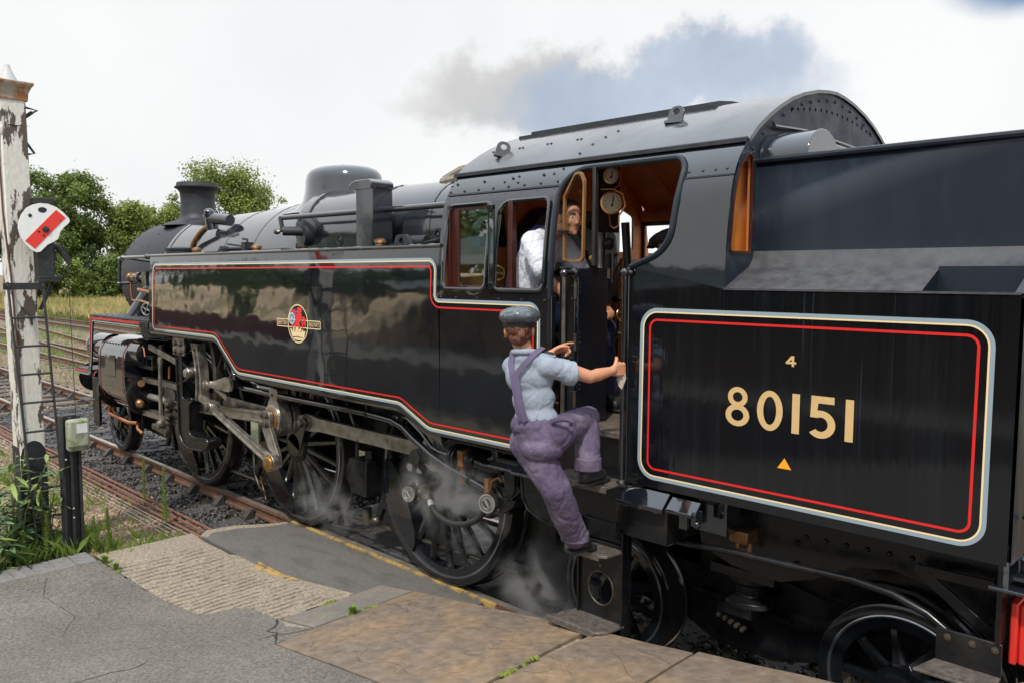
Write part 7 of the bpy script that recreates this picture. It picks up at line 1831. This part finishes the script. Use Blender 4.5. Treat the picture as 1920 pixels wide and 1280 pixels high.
sg(build('pull_wire', MB().tube([(-1.16, -2.625, 2.78), (-1.15, -2.635, 2.66)], .009, 6).cyl((-1.15, -2.635, 2.66), (-1.1, -2.62, -.05), .0035, n=5), ironb, SG))
# ladder leaning on the post
LD = thing('ladder', (-.87, -2.95, -.1), 'narrow black iron ladder leaning on the signal post', 'ladder')
def ldp(z, s):
    t = (2.56 - z) / 2.5
    yl = -3.165 + .085 * t; yr = -2.872 + .055 * t
    return V3((-1.12 + .25 * t, yl if s < 0 else yr, z))
for s in (-1, 1): child_to(build('stile', MB().obox(ldp(-.12, s), ldp(2.57, s), .016, .034, (0, 1, 0)), ironb, LD, .002), LD)
child_to(build('top_bar', MB().obox(ldp(2.53, -1) - V3((0, .04, 0)), ldp(2.53, 1) + V3((0, .02, 0)), .02, .065, (1, 0, 0)).lathe(ldp(2.53, -1) + V3((.01, 0, 0)), (1, 0, 0), [(0, .02), (.015, .018)], 8).lathe(ldp(2.53, 1) + V3((.01, 0, 0)), (1, 0, 0), [(0, .02), (.015, .018)], 8), ironb, LD, .002), LD)
child_to(build('top_bolts', MB().cyl(ldp(2.5, -1), ldp(2.5, -1) + V3((-.2, .05, 0)), .012, n=6), ironb, LD), LD)
for z in (2.235, 1.968, 1.704, 1.437, 1.163, .903, .619, .35, .076):
    child_to(build('rung', MB().cyl(ldp(z, -1), ldp(z, 1), .0105, n=8), ironb, LD), LD)
# relay post with its box
RP = thing('relay_post', (-.80, -2.79, -.08), 'short black post carrying a mossy grey connection box', 'relay post')
def rp_(o): return child_to(o, RP)
rp_(build('post', MB().box(-.86, -.80, -2.87, -2.70, -.25, 1.31).box(-.80, -.755, -2.865, -2.845, -.25, 1.31).box(-.80, -.755, -2.725, -2.70, -.25, 1.31).box(-.80, -.745, -2.80, -2.775, -.25, 1.30), ironb, RP, .004))
rb_ = rp_(build('connection_box', MB().box(-.745, -.645, -2.842, -2.662, .985, 1.285), relaym, RP, .025))
build('lid', MB().box(-.70, -.62, -2.848, -2.656, 1.02, 1.292), relaym, rb_, .025)
build('label_plate', MB().box(-.6195, -.6165, -2.775, -2.675, 1.155, 1.25), mat('label_white', (.62, .64, .62), .5, var=.15, vscale=40), rb_)
mb = MB()
for k in range(9): mb.box(-.6163, -.6153, -2.774 + k * .011, -2.769 + k * .011, 1.157, 1.163)
for k in range(8): mb.box(-.6163, -.6153, -2.683, -2.677, 1.165 + k * .011, 1.170 + k * .011)
build('label_border', mb, postblack, rb_)
rp_(build('bolts', MB().rivet((-.744, -2.79, .42), (1, 0, 0), .012).rivet((-.744, -2.79, .33), (1, 0, 0), .012).rivet((-.744, -2.84, .9), (1, 0, 0), .012), silver, RP))

# broad-leaved bush round the signal post: every leaf its own piece
def leaf_mesh(L, W):
    n = 6; vs = []; fs = []
    for i in range(n + 1):
        t = i / n; w = W * math.sin(math.pi * min(1, t * .92 + .04)) ** .8 * (1 - .25 * t); z = -.22 * L * t * t
        vs += [(L * t, -w, z + w * .35), (L * t, 0, z), (L * t, w, z + w * .35)]
    for i in range(n):
        for k in (0, 1): fs.append((i * 3 + k, i * 3 + k + 1, i * 3 + k + 4, i * 3 + k + 3))
    me = bpy.data.meshes.new('leaf'); me.from_pydata(vs, [], fs); me.polygons.foreach_set('use_smooth', [True] * len(me.polygons)); return me
lmes = []
for k, c in enumerate([(0.11, .19, .08), (.15, .24, .08), (.08, .15, .06), (.20, .27, .07)]):
    me = leaf_mesh(.17 + .02 * k, .024 + .003 * (k % 3)); me.materials.append(mat('bush_leaf', c, .5, var=.3, vscale=9, spec=.35)); lmes.append(me)
stemm = mat('bush_stem', (.16, .17, .07), .7)
def leafy(loc, n, h, spread, label, seed, lean=(0, 0)):
    g = random.Random(seed); t = thing('leafy_bush', loc, label, 'bush', 'broad leaved bushes by the signal post')
    per = max(5, n // 8); left = n
    for s in range(8):
        if left <= 0: break
        a = g.uniform(0, 6.28); hh = h * g.uniform(.55, 1.0); ex, ey = math.cos(a) * spread * g.uniform(.3, 1) + lean[0] * hh, math.sin(a) * spread * g.uniform(.3, 1) + lean[1] * hh
        P = [V3((0, 0, -.05)), V3((ex * .35, ey * .35, hh * .5)), V3((ex, ey, hh))]
        build('stem', MB().tube([V3((ex * .1, ey * .1, -.05)), P[1], P[2]], [.008, .006, .003], 5), stemm, t)
        for q in range(per):
            u = .15 + .85 * (q + g.random() * .6) / per
            p = P[0].lerp(P[1], u * 2) if u < .5 else P[1].lerp(P[2], u * 2 - 1)
            o = put('leaf', g.choice(lmes), None, t); o.location = p
            o.rotation_euler = (g.uniform(-.4, .4), g.uniform(-.5, .35), q * 2.4 + g.uniform(-.5, .5)); k = g.uniform(.65, 1.2) * (1.15 - .3 * u); o.scale = (k, k, k)
            left -= 1
    return t
leafy((-1.02, -3.24, -.06), 150, 1.12, .42, 'tallest bush with long drooping leaves left of the ladder', 3)
leafy((-.95, -3.55, -.06), 150, .90, .45, 'wide leafy bush farthest from the ladder', 4, (.1, 0))
leafy((-.78, -3.42, -.05), 70, .50, .34, 'low leafy bush overhanging the brick edging', 5, (.25, 0))
leafy((-1.05, -2.97, -.06), 60, .92, .28, 'slender leafy stems growing through the ladder rungs', 6, (.1, .1))
leafy((-1.8, -3.5, -.06), 60, 1.0, .5, 'bush with yellow green leaves behind the signal post', 7)
# tall weeds
def weed(loc, h, label, seed, n=90, w=.055, m=weedg):
    g = random.Random(seed); t = thing('tall_weed', loc, label, 'weed', 'tall weeds by the platform end'); vs = []; fs = []
    top = V3((g.uniform(-.06, .06) * h, g.uniform(-.06, .06) * h, h))
    build('stem', MB().tube([(0, 0, -.05), top * .5 + V3((.01, 0, 0)), top], [.005, .004, .002], 5), stemm, t)
    for k in range(n):
        u = (k / n) ** .85; p = top * u; a = k * 2.4; L = w * (1.15 - .8 * u) * g.uniform(.7, 1.3); d = V3((math.cos(a), math.sin(a), .75 + .5 * u)).normalized(); s = d.cross(UP).normalized() * .006
        b = len(vs); vs += [p - s, p + d * L * .5 - s * 1.3, p + d * L, p + d * L * .5 + s * 1.3, p + s]; fs.append((b, b + 1, b + 2, b + 3, b + 4))
    o = build('foliage', MB().add(vs, fs), m, t, sharp=0); o['kind'] = 'stuff'
    return t
WL_ = ['tallest feathery weed between the rods and the crossing', 'weed spike standing left of the tallest weed', 'bushy weed just right of the black relay post', 'short weed at the foot of the relay post', 'fine leaved weed growing inside the ladder foot', 'weed below the ladder beside the bricks', 'leaning weed over the signal wires', 'small weed at the corner of the grooved ramp']
for k, (x, y, h) in enumerate([(-1.55, -1.62, .62), (-2.45, -1.50, .62), (-.85, -2.45, .42), (-.72, -2.62, .38), (-.80, -3.02, .48), (-.74, -3.22, .36), (-1.25, -1.72, .40), (-.62, -2.52, .22)]):
    weed((x, y, ground_z(x, y)), h, WL_[k], 60 + k, 110 if h > .4 else 80, .075)
weed((.04, -2.695, .0), .05, 'tiny green weed in the joint of the grooved ramp', 71, 40, .07); weed((-.2, -2.71, .0), .06, 'low weed in the joint beside the bricks', 72, 40, .08); weed((2.815, -2.05, .235), .05, 'tuft of grass in the gap beside the large flagstone', 73, 40, .07)
blades('ramp_edge_grass', 500, (-.9, -.45, -2.7, -1.75), .03, .14, .004, weedg, 'short grass along the end of the ramp', 14, ground_z)
blades('post_foot_grass', 700, (-1.6, -.7, -3.6, -2.5), .05, .25, .005, weedg, 'bright green grass round the foot of the signal post', 15, ground_z)

# ================================================================== behind the viewer (bank, shrubs, fence added for reflections) and beyond the cab
creamw = mat('tan_brick', (0.46, 0.36, 0.22), 0.85, var=.2, vscale=3)
slate = mat('slate_roof', (0.045, 0.05, 0.055), 0.7, var=.3, vscale=2)
maroon = mat('maroon_paint', (0.10, 0.018, 0.02), 0.35)
dkwin = mat('dark_window', (0.02, 0.03, 0.035), 0.15)
paleroof = mat('pale_sheeting', (0.52, 0.56, 0.54), 0.6, var=.12, vscale=.6)
wallgrey = mat('grey_green_wall', (0.22, 0.27, 0.25), 0.7, var=.15)
ST = thing('station_building', (2, -14, 0.88), 'low station building with grey green slatted canopy behind the viewer', 'building')
def st(o): return child_to(o, ST)
st(build('wall', MB().box(-10, 16, -19, -14, -.2, 3.4), creamw, ST))
mb = MB()
for k in range(34):
    t = k / 34; mb.box(-11, 17, -11.0 - t * 3.2, -11.0 - t * 3.2 - .085, 3.05 + t * .75, 3.09 + t * .75)
mb.box(-11, 17, -14.2, -11, 3.0, 3.04)
st(build('canopy', mb, mat('grey_green_slats', (.25, .33, .30), .6), ST))
st(build('fascia', MB().box(-11, 17, -11.0, -10.93, 2.92, 3.14), paleroof, ST))
st(build('roof', MB().prism([(-19.5, 3.4), (-14, 3.5), (-14, 3.7), (-16.8, 4.7), (-19.5, 3.6)], -10.5, 16.5, 'x'), slate, ST))
for k in range(7):
    x = -9 + k * 3.6; st(build('window', MB().box(x, x + rnd.uniform(.9, 1.6), -14.02, -13.97, rnd.choice((1.0, 1.8)), 2.9), dkwin, ST))
for k in range(5):
    x = -9 + k * 6; st(build('column', MB().cyl((x, -11.2, .8), (x, -11.2, 3.0), .08, n=8), maroon, ST))
# unseen tan bank, added and sloped to mirror brightly in the tank side
tag(build('reflection_bank', MB().prism([(-9.5, .86), (-10.5, 1.2), (-13.2, 2.55), (-16, 2.7), (-40, 2.7), (-40, -.5), (-9.5, -.5)], -160, -11, 'x'), mat('reflection_bank_tan', (.66, .48, .30), .9, var=.25, vscale=1.2, col2=(.30, .28, .12), c2scale=.8, c2lo=.5, c2hi=.62)), 'unseen tan bank added behind the viewer for the tank side reflections', kind='structure')
lb = []  # shrubs added as dark shapes in the bank's reflection
for k in range(30):
    x = -12 - k * 1.3 - rnd.uniform(0, .9); y = rnd.uniform(-13, -10.8); zb = .9 + (-10 - y) * .55
    hh = rnd.uniform(.6, 1.7); rr0 = rnd.uniform(.2, .5)
    lb += [(x + rnd.uniform(-.1, .1), y, zb + hh * q, rr0 * (1.1 - .6 * q)) for q in (.15, .35, .55, .75, .95)]
tag(leaf_cloud('reflection_shrubs', lb, 26000, .07, leafd, None, 300), 'unseen dark shrubs added over the tan bank for the tank side reflections', kind='stuff')
FN = thing('reflection_fence', (-25, -9.2, .88), 'unseen low maroon paling fence added behind the viewer for the reflections', 'fence')  # fence added to give the paintwork a maroon band to mirror
pal = MB().box(-.05, .05, -.012, .012, 0, .62).mesh('pale'); pal.materials.append(maroon)
for k in range(150):
    o = put('pale', pal, None, FN); o.location = (-11.0 - k * .14 + 25, 0, rnd.uniform(-.01, .02))
for z in (.12, .48): child_to(build('fence_rail', MB().box(-32, -10.9, -9.24, -9.215, .88 + z, .95 + z), maroon, FN), FN)
pl(build('rear_platform', MB().box(-40, 40, -10.2, -7.95, -.3, .885), asph, plat))
lb = []
for k in range(160):
    x = rnd.uniform(-80, 30); lb.append((x, rnd.uniform(-38, -31), rnd.uniform(1, 7.5), rnd.uniform(1.0, 2.4)))
tag(leaf_cloud('woodland', lb, 30000, .35, leafd, None, 301), 'far wood behind the station', kind='stuff')
# pale-roofed shed on the far side, seen through the cab
SH = thing('shed', (-17, 27, -.3), 'long low shed with pale roof seen through the cab windows', 'shed')
child_to(build('wall', MB().box(-26, 2, 24, 34, -.3, 3.6), wallgrey, SH), SH)
child_to(build('roof', MB().prism([(23.6, 3.6), (34.4, 3.6), (29, 5.1)], -26.5, 2.5, 'x'), paleroof, SH), SH)
CA = thing('railway_carriage', (-60, 6.0, -.2), 'distant maroon carriage half hidden by the signal post', 'carriage')
child_to(build('body', MB().box(-78, -58, -1.6, 1.1, .9, 3.2), maroon, CA, .1), CA); child_to(build('roof', MB().prism([(-1.6, 3.2), (1.1, 3.2), (.7, 3.7), (-.25, 3.85), (-1.2, 3.7)], -78, -58, 'x'), mat('blue_roof', (.06, .16, .25), .6), CA), CA)
child_to(build('underframe', MB().box(-77, -59, -1.1, .6, .2, .9), ironb, CA), CA)

# ------------------------------------------------------------------ wisps of steam
def steam(loc, r, dens, label, scale=4.0, seed=0):
    m = bpy.data.materials.new('steam'); m.use_nodes = True; nt = m.node_tree; n, l = nt.nodes, nt.links; n.remove(n['Principled BSDF'])
    v = n.new('ShaderNodeVolumePrincipled'); v.inputs['Color'].default_value = (.95, .95, .95, 1); v.inputs['Anisotropy'].default_value = .2
    t = n.new('ShaderNodeTexCoord'); nz_ = n.new('ShaderNodeTexNoise'); nz_.inputs['Scale'].default_value = scale; nz_.inputs['Detail'].default_value = 4; nz_.inputs['Distortion'].default_value = .8
    mp = n.new('ShaderNodeMapping'); mp.inputs['Location'].default_value = (seed * 3.1, seed, 0); l.new(t.outputs['Object'], mp.inputs[0]); l.new(mp.outputs[0], nz_.inputs['Vector'])
    sc = n.new('ShaderNodeVectorMath'); sc.operation = 'MULTIPLY'; sc.inputs[1].default_value = [1 / a for a in r]; l.new(t.outputs['Object'], sc.inputs[0])
    ln = n.new('ShaderNodeVectorMath'); ln.operation = 'LENGTH'; l.new(sc.outputs[0], ln.inputs[0])
    fo = n.new('ShaderNodeMapRange'); fo.interpolation_type = 'SMOOTHSTEP'; fo.inputs[1].default_value = .25; fo.inputs[2].default_value = .98; fo.inputs[3].default_value = 1; fo.inputs[4].default_value = 0; l.new(ln.outputs['Value'], fo.inputs[0])
    th = n.new('ShaderNodeMapRange'); th.inputs[1].default_value = .46; th.inputs[2].default_value = .72; th.inputs[3].default_value = 0; th.inputs[4].default_value = dens; l.new(nz_.outputs[0], th.inputs[0])
    mu = n.new('ShaderNodeMath'); mu.operation = 'MULTIPLY'; l.new(fo.outputs[0], mu.inputs[0]); l.new(th.outputs[0], mu.inputs[1]); l.new(mu.outputs[0], v.inputs['Density'])
    l.new(v.outputs[0], n['Material Output'].inputs['Volume'])
    o = build('steam', MB().ell((0, 0, 0), r, 20, 12), m); o.location = loc; tag(o, label, kind='stuff'); return o
steam((2.80, -1.10, .92), (.72, .20, .50), 20.0, 'wisps of steam over the rear driving wheel', 4.5, 1)
steam((3.55, -.72, .30), (.62, .4, .45), 14.0, 'steam drifting behind the rear driving wheel', 3.5, 2)
steam((.75, -.98, .38), (.7, .16, .38), 5.5, 'thin steam between the driving wheels', 4.5, 3)
